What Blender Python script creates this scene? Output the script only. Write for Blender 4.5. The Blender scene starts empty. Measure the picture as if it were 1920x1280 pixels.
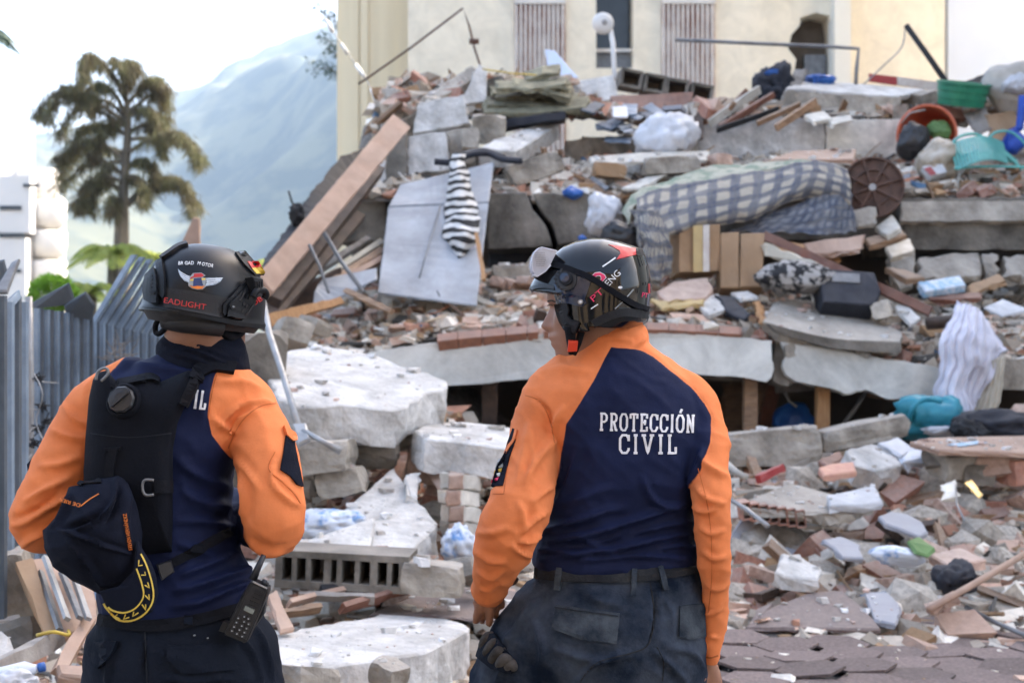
import bpy, bmesh, math, random
import numpy as np
from mathutils import Vector, Matrix, noise as mnoise
from mathutils.bvhtree import BVHTree

random.seed(11)
RNG = np.random.default_rng(5)
SC = bpy.context.scene
COL = SC.collection

# ------------------------------------------------------------------ camera
F = 1920 * 50.0 / 36.0            # focal length in photo pixels
CZ = 1.58                         # eye height
camd = bpy.data.cameras.new('camera')
camd.lens = 50.0
camd.sensor_width = 36.0
camd.clip_start = 0.05
camd.clip_end = 9000
camd.dof.use_dof = True
camd.dof.focus_distance = 3.02
camd.dof.aperture_fstop = 5.6
cam = bpy.data.objects.new('camera', camd)
cam.location = (0, 0, CZ)
cam.rotation_euler = (math.radians(90), 0, 0)
COL.objects.link(cam)
SC.camera = cam

# ------------------------------------------------------------------ light
SUN_AZ = math.radians(53)         # from +Y (view direction) towards +X
SUN_EL = math.radians(40)
world = bpy.data.worlds.new('World')
SC.world = world
world.use_nodes = True
nt = world.node_tree
bg = nt.nodes['Background']
sky = nt.nodes.new('ShaderNodeTexSky')
sky.sky_type = 'NISHITA'
sky.sun_disc = False
sky.sun_elevation = SUN_EL
sky.sun_rotation = SUN_AZ
sky.air_density = 0.75
sky.dust_density = 4.0
sky.ozone_density = 1.0
nt.links.new(sky.outputs[0], bg.inputs[0])
bg.inputs[1].default_value = 0.15
sund = bpy.data.lights.new('sun', 'SUN')
sund.energy = 3.2
sund.angle = math.radians(0.53)
sund.color = (1.0, 0.94, 0.85)
sun = bpy.data.objects.new('sun', sund)
sdir = Vector((math.sin(SUN_AZ) * math.cos(SUN_EL), math.cos(SUN_AZ) * math.cos(SUN_EL), math.sin(SUN_EL)))
sun.rotation_euler = sdir.to_track_quat('Z', 'Y').to_euler()
sun.location = (20, 20, 40)
COL.objects.link(sun)
SC.view_settings.view_transform = 'Standard'
SC.view_settings.look = 'None'
SC.view_settings.gamma = 1.0
SC.view_settings.use_curve_mapping = False
SC.view_settings.exposure = 2.66
SC.view_settings.use_white_balance = True      # camera balanced for open shade
SC.view_settings.white_balance_temperature = 7250
SC.view_settings.white_balance_tint = 10
SC.render.engine = 'CYCLES'
SC.cycles.use_denoising = True
SC.cycles.denoiser = 'OPENIMAGEDENOISE'
SC.cycles.max_bounces = 6
SC.cycles.diffuse_bounces = 3
SC.cycles.glossy_bounces = 3
SC.cycles.transmission_bounces = 4
SC.cycles.volume_bounces = 0
SC.cycles.caustics_reflective = False
SC.cycles.caustics_refractive = False

# ------------------------------------------------------------------ pixel helpers
def P(px, py, D):
    return Vector(((px - 960) / F * D, D, CZ - (py - 640) / F * D))

def proj(co):
    """world (n,3) -> photo pixels"""
    return 960 + F * co[:, 0] / co[:, 1], 640 - F * (co[:, 2] - CZ) / co[:, 1]

def lerp_tab(tab, t):
    if t <= tab[0][0]:
        return tab[0][1]
    for (a, va), (b, vb) in zip(tab, tab[1:]):
        if t <= b:
            return va + (vb - va) * (t - a) / (b - a)
    return tab[-1][1]

def sstep(a, b, x):
    t = min(1, max(0, (x - a) / (b - a)))
    return t * t * (3 - 2 * t)

# ------------------------------------------------------------------ materials
MATS = {}
def mk(name, c1, c2=None, scale=6, rough=.85, bump=.25, bscale=45, metal=0, dust=0, rnd=0, coat=0,
       spec=.4, detail=7, lo=.35, hi=.65, stretch=None, attr=None, sheen=0, trans=0, alpha=1, dustcol=(.44, .395, .35), bdist=.01, sub=0, stain=0):
    m = bpy.data.materials.new(name)
    m.use_nodes = True
    n, l = m.node_tree.nodes, m.node_tree.links
    b = n['Principled BSDF']
    tc = n.new('ShaderNodeTexCoord')
    vec = tc.outputs['Object']
    if stretch:
        mp = n.new('ShaderNodeMapping')
        mp.inputs['Scale'].default_value = stretch
        l.new(vec, mp.inputs[0]); vec = mp.outputs[0]
    if rnd:
        oi = n.new('ShaderNodeObjectInfo')
        ad = n.new('ShaderNodeVectorMath'); ad.operation = 'MULTIPLY_ADD'
        cb = n.new('ShaderNodeCombineXYZ')
        for i in range(3):
            l.new(oi.outputs['Random'], cb.inputs[i])
        l.new(cb.outputs[0], ad.inputs[0]); ad.inputs[1].default_value = (37, 53, 71); l.new(vec, ad.inputs[2])
        vec = ad.outputs[0]
    c2 = c2 or tuple(x * .72 for x in c1)
    if attr:
        at = n.new('ShaderNodeAttribute'); at.attribute_name = attr
        col = at.outputs['Color']
        nz = n.new('ShaderNodeTexNoise'); nz.inputs['Scale'].default_value = scale; nz.inputs['Detail'].default_value = detail
        l.new(vec, nz.inputs['Vector'])
        mr = n.new('ShaderNodeMapRange'); mr.inputs[3].default_value = .7; mr.inputs[4].default_value = 1.25
        l.new(nz.outputs[0], mr.inputs[0])
        mx = n.new('ShaderNodeMix'); mx.data_type = 'RGBA'; mx.blend_type = 'MULTIPLY'; mx.inputs[0].default_value = 1
        l.new(col, mx.inputs[6]); l.new(mr.outputs[0], mx.inputs[7])
        col = mx.outputs[2]
    else:
        nz = n.new('ShaderNodeTexNoise'); nz.inputs['Scale'].default_value = scale; nz.inputs['Detail'].default_value = detail
        nz.inputs['Roughness'].default_value = .62
        l.new(vec, nz.inputs['Vector'])
        cr = n.new('ShaderNodeValToRGB')
        cr.color_ramp.elements[0].position = lo; cr.color_ramp.elements[1].position = hi
        cr.color_ramp.elements[0].color = (*c2, 1); cr.color_ramp.elements[1].color = (*c1, 1)
        l.new(nz.outputs[0], cr.inputs[0])
        col = cr.outputs[0]
    if stain:
        ns = n.new('ShaderNodeTexNoise'); ns.inputs['Scale'].default_value = 2.1; ns.inputs['Detail'].default_value = 9; ns.inputs['Roughness'].default_value = .7
        ns.inputs['Distortion'].default_value = .6
        l.new(vec, ns.inputs['Vector'])
        ms = n.new('ShaderNodeMapRange'); ms.inputs[1].default_value = .34; ms.inputs[2].default_value = .6; ms.inputs[3].default_value = 1 - stain; ms.inputs[4].default_value = 1.06
        l.new(ns.outputs[0], ms.inputs[0])
        mxs = n.new('ShaderNodeMix'); mxs.data_type = 'RGBA'; mxs.blend_type = 'MULTIPLY'; mxs.inputs[0].default_value = 1
        l.new(col, mxs.inputs[6]); l.new(ms.outputs[0], mxs.inputs[7]); col = mxs.outputs[2]
    if rnd:
        mr2 = n.new('ShaderNodeMapRange'); mr2.inputs[3].default_value = 1 - rnd; mr2.inputs[4].default_value = 1 + rnd
        l.new(oi.outputs['Random'], mr2.inputs[0])
        mx2 = n.new('ShaderNodeMix'); mx2.data_type = 'RGBA'; mx2.blend_type = 'MULTIPLY'; mx2.inputs[0].default_value = 1
        l.new(col, mx2.inputs[6]); l.new(mr2.outputs[0], mx2.inputs[7])
        col = mx2.outputs[2]
    if dust:
        # settled dust: patchy, more on faces that look up
        ge = n.new('ShaderNodeNewGeometry')
        sx = n.new('ShaderNodeSeparateXYZ'); l.new(ge.outputs['Normal'], sx.inputs[0])
        nd = n.new('ShaderNodeTexNoise'); nd.inputs['Scale'].default_value = 5; nd.inputs['Detail'].default_value = 8
        l.new(vec, nd.inputs['Vector'])
        ma = n.new('ShaderNodeMath'); ma.operation = 'MULTIPLY_ADD'
        l.new(sx.outputs[2], ma.inputs[0]); ma.inputs[1].default_value = .5
        l.new(nd.outputs[0], ma.inputs[2])
        m3 = n.new('ShaderNodeMapRange'); m3.inputs[1].default_value = .45; m3.inputs[2].default_value = 1.0; m3.inputs[4].default_value = dust
        l.new(ma.outputs[0], m3.inputs[0])
        mx3 = n.new('ShaderNodeMix'); mx3.data_type = 'RGBA'
        l.new(m3.outputs[0], mx3.inputs[0]); l.new(col, mx3.inputs[6]); mx3.inputs[7].default_value = (*dustcol, 1)
        col = mx3.outputs[2]
    l.new(col, b.inputs['Base Color'])
    b.inputs['Roughness'].default_value = rough
    b.inputs['Metallic'].default_value = metal
    b.inputs['Specular IOR Level'].default_value = spec
    if coat:
        b.inputs['Coat Weight'].default_value = coat; b.inputs['Coat Roughness'].default_value = .06
    if sheen:
        b.inputs['Sheen Weight'].default_value = sheen; b.inputs['Sheen Roughness'].default_value = .5
    if trans:
        b.inputs['Transmission Weight'].default_value = trans
    if alpha < 1:
        b.inputs['Alpha'].default_value = alpha
    if sub:
        b.inputs['Subsurface Weight'].default_value = sub; b.inputs['Subsurface Radius'].default_value = (.012, .005, .003)
    if bump:
        nb = n.new('ShaderNodeTexNoise'); nb.inputs['Scale'].default_value = bscale; nb.inputs['Detail'].default_value = 8
        l.new(vec, nb.inputs['Vector'])
        bp = n.new('ShaderNodeBump'); bp.inputs['Strength'].default_value = bump; bp.inputs['Distance'].default_value = bdist
        l.new(nb.outputs[0], bp.inputs['Height']); l.new(bp.outputs[0], b.inputs['Normal'])
    MATS[name] = m
    return m

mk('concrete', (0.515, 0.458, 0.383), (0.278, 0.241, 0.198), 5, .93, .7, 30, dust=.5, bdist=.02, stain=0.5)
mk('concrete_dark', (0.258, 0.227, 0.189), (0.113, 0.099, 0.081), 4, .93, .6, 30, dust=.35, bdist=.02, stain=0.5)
mk('concrete_white', (.78, .76, .73), (.46, .435, .405), 5.5, .92, .8, 26, dust=.3, bdist=.02, dustcol=(.5, .48, .45), stain=0.45)
mk('chunk', (0.556, 0.497, 0.419), (0.268, 0.236, 0.198), 9, .93, .6, 40, dust=.35, rnd=.35)
mk('plaster', (0.762, 0.719, 0.639), (0.536, 0.502, 0.441), 8, .9, .25, 50, rnd=.25, dust=.25, stain=0.3)
mk('beam_paint', (.68, .675, .63), (.52, .51, .47), 2.2, .8, .25, 30, lo=.25, hi=.6, stain=0.35)
mk('brick', (.42, .20, .14), (.26, .12, .085), 12, .92, .5, 60, dust=.45, rnd=.3)
mk('brick_pale', (0.577, 0.394, 0.306), (0.330, 0.207, 0.158), 10, .92, .4, 50, dust=.4, rnd=.2)
mk('terracotta', (.36, .16, .10), (.24, .12, .085), 14, .85, .3, 60, dust=.3)
mk('wood', (.36, .22, .13), (.19, .11, .065), 9, .8, .3, 60, stretch=(1, 1, 6), rnd=.3, dust=.3)
mk('wood_pink', (.46, .30, .22), (.36, .22, .155), 3, .75, .15, 60, dust=.2, stain=0.3)
mk('wood_dark', (.10, .062, .045), (.04, .026, .02), 7, .8, .35, 50, dust=.15)
mk('wood_orange', (.44, .24, .11), (.30, .15, .065), 8, .75, .25, 60, stretch=(8, 8, 1))
mk('wood_red', (.22, .085, .05), (.13, .05, .032), 8, .6, .2, 60, dust=.2)
mk('wood_grey', (.30, .275, .25), (.17, .15, .135), 8, .9, .4, 60, rnd=.2)
mk('cardboard', (.40, .25, .14), (.33, .20, .11), 4, .9, .1, 60, dust=.15, stain=0.25)
mk('tape', (.50, .36, .16), (.44, .31, .14), 9, .45, 0)
mk('white_tape', (.62, .58, .52), (.5, .42, .38), 9, .5, 0)
mk('board_grey', (.36, .39, .43), (.28, .305, .34), 3, .55, .12, 30, dust=.15, stain=0.35)
mk('black', (.018, .018, .02), (.012, .012, .014), 8, .7, .2, 60)
mk('black_plastic', (.022, .024, .028), (.015, .016, .02), 8, .38, .1, 60)
mk('metal_grey', (.22, .225, .23), (.13, .13, .135), 9, .5, .2, 60, metal=.4)
mk('metal_pale', (.38, .38, .38), (.24, .235, .23), 7, .42, .15, 50, metal=.4)
mk('rust', (.13, .062, .04), (.065, .035, .026), 10, .8, .4, 60, dust=.15)
mk('fence_paint', (.25, .325, .41), (.17, .225, .29), 5, .5, .1, 40, metal=.2, dust=.12, dustcol=(.3, .33, .36), stain=0.35)
mk('fence_dark', (.11, .13, .155), (.07, .085, .10), 5, .6, .1, 40, metal=.2)
mk('cloth_white', (.64, .63, .70), (.52, .51, .58), 7, .9, .15, 90)
mk('cloth_cream', (.60, .56, .47), (.5, .46, .38), 7, .9, .15, 90)
mk('cloth_dark', (.03, .033, .045), (.018, .02, .028), 7, .9, .2, 80, dust=.1)
mk('bag_teal', (.03, .29, .36), (.015, .19, .26), 6, .38, .1, 40)
mk('bag_blue', (.025, .13, .42), (.015, .08, .3), 6, .4, .1, 40)
mk('bag_white', (.62, .63, .66), (.46, .47, .5), 7, .5, .15, 40)
mk('bag_bluewhite', (.60, .64, .70), (.12, .28, .55), 9, .45, .1, 40, lo=.36, hi=.45)
mk('bag_black', (.04, .038, .04), (.02, .02, .022), 10, .3, .25, 30)
mk('sack', (.48, .45, .40), (.36, .33, .29), 6, .85, .2, 60, dust=.3)
mk('clear_bag', (.52, .47, .40), (.34, .27, .19), 8, .35, .1, 40)
mk('green_plastic', (.012, .22, .12), (.008, .15, .085), 6, .4, 0, dust=.15)
mk('orange_plastic', (.62, .15, .075), (.5, .115, .06), 6, .4, 0, dust=.15)
mk('turquoise', (.12, .46, .42), (.08, .36, .34), 6, .4, 0)
mk('blue_plastic', (.01, .075, .42), (.008, .05, .3), 6, .35, 0)
mk('red', (.42, .045, .045), (.3, .035, .035), 6, .5, 0, dust=.2)
mk('pink_box', (.60, .34, .24), (.52, .26, .2), 20, .7, 0)
mk('gold', (.7, .5, .2), (.5, .35, .12), 6, .25, 0, metal=.8)
mk('paper', (.68, .68, .69), (.52, .52, .53), 10, .8, 0, rnd=.2)
mk('magazine', (.20, .23, .27), (.05, .07, .10), 14, .6, 0, rnd=.6)
mk('mat_stack', (.23, .21, .14), (.10, .093, .06), 8, .8, .3, 40, rnd=.4)
mk('oval_grey', (.33, .335, .36), (.29, .29, .315), 5, .6, .1)
mk('leafgreen', (.13, .24, .08), (.09, .17, .055), 5, .6, .1)
mk('shingle', (.21, .155, .14), (.105, .078, .072), 60, .95, .5, 130, rnd=.3, dust=.18, dustcol=(.33, .27, .24))
mk('roofing', (.21, .145, .13), (.13, .09, .083), 40, .95, .5, 110, dust=.3)
mk('yellow', (.60, .42, .07), (.45, .3, .05), 8, .5, 0)
mk('rubble_mix', (1, 1, 1), attr='Col', scale=25, rough=.94, bump=.4, bscale=70)
mk('bed', (.29, .25, .215), (.11, .095, .08), 16, .96, 1.0, 35, bdist=.04)  # dirt tone darkened to paint shade into the gaps between pieces

# ------------------------------------------------------------------ object helpers
def tag(o, label=None, cat=None, group=None, kind=None):
    if label: o['label'] = label
    if cat: o['category'] = cat
    if group: o['group'] = group
    if kind: o['kind'] = kind
    return o

def empty(name, loc=(0, 0, 0)):
    o = bpy.data.objects.new(name, None)
    o.empty_display_size = .1
    o.location = loc
    COL.objects.link(o)
    return o

def obj(name, verts, faces, mat, parent=None, smooth=False):
    me = bpy.data.meshes.new(name)
    me.from_pydata([tuple(v) for v in verts], [], [tuple(f) for f in faces])
    me.update()
    return obj_me(name, me, mat, parent, smooth)

def obj_me(name, me, mat, parent=None, smooth=False):
    for mm in (mat if isinstance(mat, (list, tuple)) else [mat]):
        me.materials.append(MATS[mm] if isinstance(mm, str) else mm)
    if smooth:
        me.polygons.foreach_set('use_smooth', [True] * len(me.polygons))
    o = bpy.data.objects.new(name, me)
    COL.objects.link(o)
    if parent is not None:
        o.parent = parent
    return o

def obj_bm(name, bm, mat, parent=None, smooth=False):
    bmesh.ops.recalc_face_normals(bm, faces=bm.faces)
    me = bpy.data.meshes.new(name)
    bm.to_mesh(me); bm.free()
    return obj_me(name, me, mat, parent, smooth)

def settle(root, base=None):
    """put the origin of a thing (built in world coordinates) at its base"""
    meshes = [root] if root.type == 'MESH' else []
    st = list(root.children)
    while st:
        c = st.pop(); st += list(c.children)
        if c.type == 'MESH': meshes.append(c)
    if base is None:
        allc = []
        for o in meshes:
            a = np.empty(len(o.data.vertices) * 3); o.data.vertices.foreach_get('co', a); allc.append(a.reshape(-1, 3))
        a = np.concatenate(allc)
        base = Vector(((a[:, 0].min() + a[:, 0].max()) / 2, (a[:, 1].min() + a[:, 1].max()) / 2, a[:, 2].min()))
    done = set()
    for o in meshes:
        if o.data.name not in done:
            o.data.transform(Matrix.Translation(-Vector(base))); done.add(o.data.name)
    root.location = base
    return root

class MB:
    """collects simple solids for one mesh"""
    def __init__(s): s.v, s.f = [], []
    def add(s, v, f):
        k = len(s.v); s.v += [tuple(x) for x in v]; s.f += [tuple(i + k for i in q) for q in f]; return s
    def box(s, x0, x1, y0, y1, z0, z1, mtx=None):
        v = [Vector((x, y, z)) for z in (z0, z1) for y in (y0, y1) for x in (x0, x1)]
        if mtx is not None: v = [mtx @ p for p in v]
        return s.add(v, [(0, 2, 3, 1), (4, 5, 7, 6), (0, 1, 5, 4), (2, 6, 7, 3), (0, 4, 6, 2), (1, 3, 7, 5)])
    def tube(s, pts, r, n=8, cap=True):
        pts = [Vector(p) for p in pts]
        rs = r if isinstance(r, (list, tuple)) else [r] * len(pts)
        up = None; rings = []
        for i, p in enumerate(pts):
            t = (pts[min(i + 1, len(pts) - 1)] - pts[max(i - 1, 0)]).normalized()
            if up is None:
                up = t.cross(Vector((0, 0, 1)) if abs(t.z) < .9 else Vector((1, 0, 0))).normalized()
            up = (up - t * up.dot(t)).normalized()
            w = t.cross(up)
            rings.append([p + (up * math.cos(a) + w * math.sin(a)) * rs[i] for a in [2 * math.pi * k / n for k in range(n)]])
        v = [q for R in rings for q in R]; f = []
        for i in range(len(rings) - 1):
            for k in range(n):
                f.append((i * n + k, i * n + (k + 1) % n, (i + 1) * n + (k + 1) % n, (i + 1) * n + k))
        if cap:
            f.append(tuple(range(n))[::-1]); f.append(tuple((len(rings) - 1) * n + k for k in range(n)))
        return s.add(v, f)
    def lathe(s, prof, mtx, n=24, closed=False):
        """prof: (r,z) list turned about local z"""
        v = [mtx @ Vector((r * math.cos(2 * math.pi * k / n), r * math.sin(2 * math.pi * k / n), z)) for r, z in prof for k in range(n)]
        f = []
        for i in range(len(prof) - 1):
            for k in range(n):
                f.append((i * n + k, i * n + (k + 1) % n, (i + 1) * n + (k + 1) % n, (i + 1) * n + k))
        return s.add(v, f)
    def obj(s, name, mat, parent=None, smooth=False):
        return obj(name, s.v, s.f, mat, parent, smooth)

def smooth_path(pts, n=6):
    """Catmull-Rom through tuples of any length"""
    out = []
    A = [np.array(p, float) for p in pts]
    for i in range(len(A) - 1):
        p0, p1, p2, p3 = A[max(i - 1, 0)], A[i], A[i + 1], A[min(i + 2, len(A) - 1)]
        for k in range(n):
            t = k / n
            out.append(.5 * ((2 * p1) + (-p0 + p2) * t + (2 * p0 - 5 * p1 + 4 * p2 - p3) * t * t + (-p0 + 3 * p1 - 3 * p2 + p3) * t ** 3))
    out.append(A[-1])
    return out

def slab(name, poly, th, mat, label=None, cat=None, parent=None, jit=.012, seg=.06, group=None, cham=.008, settle_=True):
    """solid whose seen face is the polygon poly [(px,py,D)...]; th thick away from the camera, edges chipped"""
    pts = [P(*p) if len(p) == 3 and not isinstance(p, Vector) else p for p in poly]
    nrm = Vector((0, 0, 0))
    for a, b in zip(pts, pts[1:] + pts[:1]):
        nrm += a.cross(b)
    nrm.normalize()
    c = sum(pts, Vector()) / len(pts)
    if nrm.dot(Vector((0, 0, CZ)) - c) < 0:
        pts.reverse(); nrm = -nrm
    ring = []
    for a, b in zip(pts, pts[1:] + pts[:1]):
        k = max(1, int((b - a).length / seg)) if jit else 1
        ring += [a.lerp(b, i / k) for i in range(k)]
    n = len(ring)
    def jr(p, s): return p + Vector((random.gauss(0, s), random.gauss(0, s), random.gauss(0, s)))
    out = []
    for p in ring:
        d = (p - c); d = (d - nrm * d.dot(nrm)).normalized()
        j = jr(Vector((0, 0, 0)), jit * .6)
        j -= nrm * j.dot(nrm) * .8
        out.append((p + j - d * (cham + abs(random.gauss(0, jit * .4))), p + j - nrm * cham + d * 0,
                    jr(p + j * .5 - nrm * th * random.uniform(.4, .6), jit), jr(p - nrm * th, jit)))
    v = []; f = []
    L = 4
    for l in range(L): v += [o[l] for o in out]
    for l in range(L - 1):
        for k in range(n):
            f.append((l * n + k, (l + 1) * n + k, (l + 1) * n + (k + 1) % n, l * n + (k + 1) % n))
    f.append(tuple(range(n))); f.append(tuple(range((L - 1) * n, L * n))[::-1])
    bm = bmesh.new()
    bv = [bm.verts.new(p) for p in v]
    for q in f: bm.faces.new([bv[i] for i in q])
    bmesh.ops.triangulate(bm, faces=[q for q in bm.faces if len(q.verts) > 4])
    o = obj_bm(name, bm, mat, parent)
    if parent is None:
        tag(o, label, cat, group)
        if settle_: settle(o)
    return o

def bar(name, a, b, w, h, mat, label=None, cat=None, parent=None, roll=0, group=None, jit=.003):
    """squared timber between two pixel points (px,py,D)"""
    a, b = P(*a), P(*b)
    t = (b - a).normalized()
    s = t.cross(Vector((0, 1, 0))).normalized()
    u = s.cross(t)
    q = Matrix.Rotation(math.radians(roll), 3, t)
    s, u = q @ s, q @ u
    v = []
    m = 5
    for i in range(m):
        p = a.lerp(b, i / (m - 1))
        for (x, y) in ((-1, -1), (1, -1), (1, 1), (-1, 1)):
            v.append(p + s * x * w / 2 + u * y * h / 2 + Vector((random.gauss(0, jit), random.gauss(0, jit), random.gauss(0, jit))))
    f = [(i * 4 + k, i * 4 + (k + 1) % 4, (i + 1) * 4 + (k + 1) % 4, (i + 1) * 4 + k) for i in range(m - 1) for k in range(4)]
    f += [(3, 2, 1, 0), tuple((m - 1) * 4 + k for k in range(4))]
    o = obj(name, v, f, mat, parent)
    if parent is None:
        tag(o, label, cat, group); settle(o)
    return o

def rod(name, pts, r, mat, label=None, cat=None, parent=None, n=8, sm=0, group=None):
    pp = [P(*p) for p in (smooth_path(pts, sm) if sm else pts)]
    o = MB().tube(pp, r, n).obj(name, mat, parent, True)
    if parent is None:
        tag(o, label, cat, group); settle(o)
    return o

def rock(name, px, py, D, size, mat, label=None, cat=None, rot=None, rough=.12, group=None, sub=1):
    """broken lump: jittered box, subdivided, chipped; size in metres (x,y,z)"""
    bm = bmesh.new()
    bmesh.ops.create_cube(bm, size=1)
    for v in bm.verts:
        v.co += Vector((random.uniform(-rough, rough), random.uniform(-rough, rough), random.uniform(-rough, rough)))
    if sub:
        bmesh.ops.subdivide_edges(bm, edges=bm.edges, cuts=2 if sub == 1 else 4, use_grid_fill=True)
        sd = random.uniform(0, 99)
        for v in bm.verts:
            q = v.co * 2.3 + Vector((sd, sd, sd))
            v.co += mnoise.noise_vector(q) * rough * .55 + mnoise.noise_vector(q * 3) * rough * .25
            r = v.co.length
            if r > .72: v.co *= .72 / r + (1 - .72 / r) * .4
    rot = rot or (random.uniform(-25, 25), random.uniform(-20, 20), random.uniform(0, 360))
    R = Matrix.Rotation(math.radians(rot[2]), 4, 'Z') @ Matrix.Rotation(math.radians(rot[1]), 4, 'Y') @ Matrix.Rotation(math.radians(rot[0]), 4, 'X')
    bmesh.ops.transform(bm, matrix=Matrix.Translation(P(px, py, D)) @ R @ Matrix.Diagonal((*size, 1)), verts=bm.verts)
    o = obj_bm(name, bm, mat)
    tag(o, label, cat, group); settle(o)
    return o

def blob(name, px, py, D, r, mat, label=None, cat=None, amp=.25, freq=2.2, parent=None, sub=4, seed=None, flat=0):
    """crumpled soft lump, radii r=(x,y,z) metres"""
    bm = bmesh.new()
    bmesh.ops.create_icosphere(bm, subdivisions=sub, radius=1)
    sd = Vector((seed or random.uniform(0, 99),) * 3)
    for v in bm.verts:
        d = v.co.copy()
        k = 1 + amp * (1 - 2 * abs(mnoise.noise(d * freq + sd))) * .6 + amp * .5 * (1 - 2 * abs(mnoise.noise(d * freq * 2.7 + sd))) + amp * .3 * mnoise.noise(d * 6 + sd)
        k *= 1 + .42 * mnoise.noise(d * .95 + sd * 1.7)
        v.co = d * k + mnoise.noise_vector(d * 1.6 + sd) * amp * .35
        if flat and v.co.z < -flat: v.co.z = -flat
    bmesh.ops.transform(bm, matrix=Matrix.Translation(P(px, py, D)) @ Matrix.Diagonal((*r, 1)), verts=bm.verts)
    o = obj_bm(name, bm, mat, parent, True)
    if parent is None:
        tag(o, label, cat); settle(o)
    return o

def sheet(name, rows, mat, label=None, cat=None, n=10, amp=.006, freq=14, th=.006, parent=None, pleat=None):
    """cloth through a grid of control points rows[i][j] = (px,py,D)"""
    rr = [smooth_path(r, n) for r in rows]
    cols = list(zip(*rr))
    cc = [smooth_path(c, n) for c in cols]          # cc[j][i]
    W, H = len(cc), len(cc[0])
    v = []
    for j in range(W):
        for i in range(H):
            p = P(*cc[j][i])
            if pleat: p.y += pleat[0] * math.sin(pleat[1] * j / (W - 1) + 1.5 * mnoise.noise(p * 3)) + pleat[0] * .5 * math.sin(pleat[1] * 2.3 * j / (W - 1) + 1.2 + mnoise.noise(p * 5))
            v.append(p + mnoise.noise_vector(p * freq) * amp + mnoise.noise_vector(p * freq * 2.6) * amp * .4)
    f = [(j * H + i, j * H + i + 1, (j + 1) * H + i + 1, (j + 1) * H + i) for j in range(W - 1) for i in range(H - 1)]
    me = bpy.data.meshes.new(name)
    me.from_pydata([tuple(x) for x in v], [], f)
    uv = me.uv_layers.new(name='UVMap')
    for lp in me.loops:
        j, i = divmod(lp.vertex_index, H)
        uv.data[lp.index].uv = (j / (W - 1), i / (H - 1))
    o = obj_me(name, me, mat, parent, True)
    md = o.modifiers.new('solid', 'SOLIDIFY'); md.thickness = th; md.offset = 0
    if parent is None:
        tag(o, label, cat); settle(o)
    return o
# ================================================================== THE SETTING
mk('ground', (.20, .185, .17), (.12, .11, .10), 3, .95, .6, 25, bdist=.02)
mk('hillside', (.085, .09, .05), (.014, .03, .024), .016, .95, 0, detail=14, lo=.43, hi=.57)
mk('cream_wall', (.84, .745, .59), (.77, .68, .53), .5, .85, .1, 12, stain=.12)
mk('cream_side', (.84, .71, .49), (.77, .64, .43), .6, .85, .1, 12, stretch=(5, 5, .2))
mk('pilaster', (.80, .77, .68), (.76, .72, .63), .6, .8, 0)  # sunlight on the fin is put into this paler tone
mk('bluish_wall', (.60, .68, .82), (.55, .63, .77), .5, .85, 0)
mk('white_wall', (.70, .69, .67), (.64, .63, .61), .4, .8, 0)
mk('slat_back', (.62, .52, .46), (.28, .11, .07), 2.2, .85, 0, stretch=(1, 1, .5), lo=.38, hi=.6)
mk('slat_paint', (.74, .69, .63), (.64, .59, .54), 3, .7, 0)
mk('dark_glass', (.035, .04, .048), (.03, .034, .04), 3, .15, 0)
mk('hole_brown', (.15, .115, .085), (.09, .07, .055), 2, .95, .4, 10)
mk('bark', (.15, .13, .10), (.08, .07, .055), 5, .95, .5, 20, stretch=(1, 1, .3))
mk('conifer', (.115, .12, .06), (.075, .062, .036), 1.3, .8, 0, rnd=0, lo=.4, hi=.6)
mk('palm_leaf', (.42, .46, .10), (.22, .30, .06), 2.5, .6, 0)
mk('palm_dark', (.03, .075, .05), (.02, .05, .035), 3, .55, 0)
mk('bush_leaf', (.22, .42, .05), (.13, .28, .035), 4, .6, 0)

def leafy(nm, k):
    m = MATS[nm]; n, l = m.node_tree.nodes, m.node_tree.links
    b = n['Principled BSDF']; out = [q for q in n if q.type == 'OUTPUT_MATERIAL'][0]
    t = n.new('ShaderNodeBsdfTranslucent'); l.new(b.inputs['Base Color'].links[0].from_socket, t.inputs[0])
    mx = n.new('ShaderNodeMixShader'); mx.inputs[0].default_value = k
    l.new(b.outputs[0], mx.inputs[1]); l.new(t.outputs[0], mx.inputs[2]); l.new(mx.outputs[0], out.inputs[0])
for nm, k in (('palm_leaf', .5), ('bush_leaf', .45), ('conifer', .35), ('palm_dark', .3)): leafy(nm, k)
# ground out to the horizon
bm = bmesh.new()
bmesh.ops.create_grid(bm, x_segments=60, y_segments=60, size=3200)
o = obj_bm('ground', bm, 'ground'); tag(o, 'dusty grey ground reaching to the foot of the mountain', kind='structure')

# mountain: a real ridge about 2 km away
SKY = [(-1500, 330), (-400, 285), (0, 252), (100, 243), (210, 215), (310, 168), (380, 155), (430, 118), (500, 82), (560, 58), (640, 30), (900, -30), (1400, -90), (2600, -60), (3600, 120)]
nx, ny = 200, 70
v = []; f = []
for j in range(ny):
    t = j / (ny - 1) * 1.25
    for i in range(nx):
        px = -1500 + 5100 * i / (nx - 1)
        D = 650 + 1500 * t
        X = (px - 960) / F * D
        top = (640 - lerp_tab(SKY, px)) / F * 2150
        prof = (t ** 1.25 if t <= 1 else 1 - (t - 1) * 1.5)
        q = Vector((X * .004, D * .004, .3))
        rg = 1 - abs(mnoise.noise(Vector((X * .006, D * .0016, 1.7)))) * 2
        w = math.sin(min(t, 1) * math.pi) if t < 1 else 0
        z = top * prof + w * top * (.16 * rg + .10 * mnoise.fractal(q * 1.3, 1, 2, 5)) + 6 * mnoise.noise(q * 9) * min(1, t * 3)
        v.append((X, D, z - 2))
for j in range(ny - 1):
    for i in range(nx - 1):
        f.append((j * nx + i, j * nx + i + 1, (j + 1) * nx + i + 1, (j + 1) * nx + i))
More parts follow.
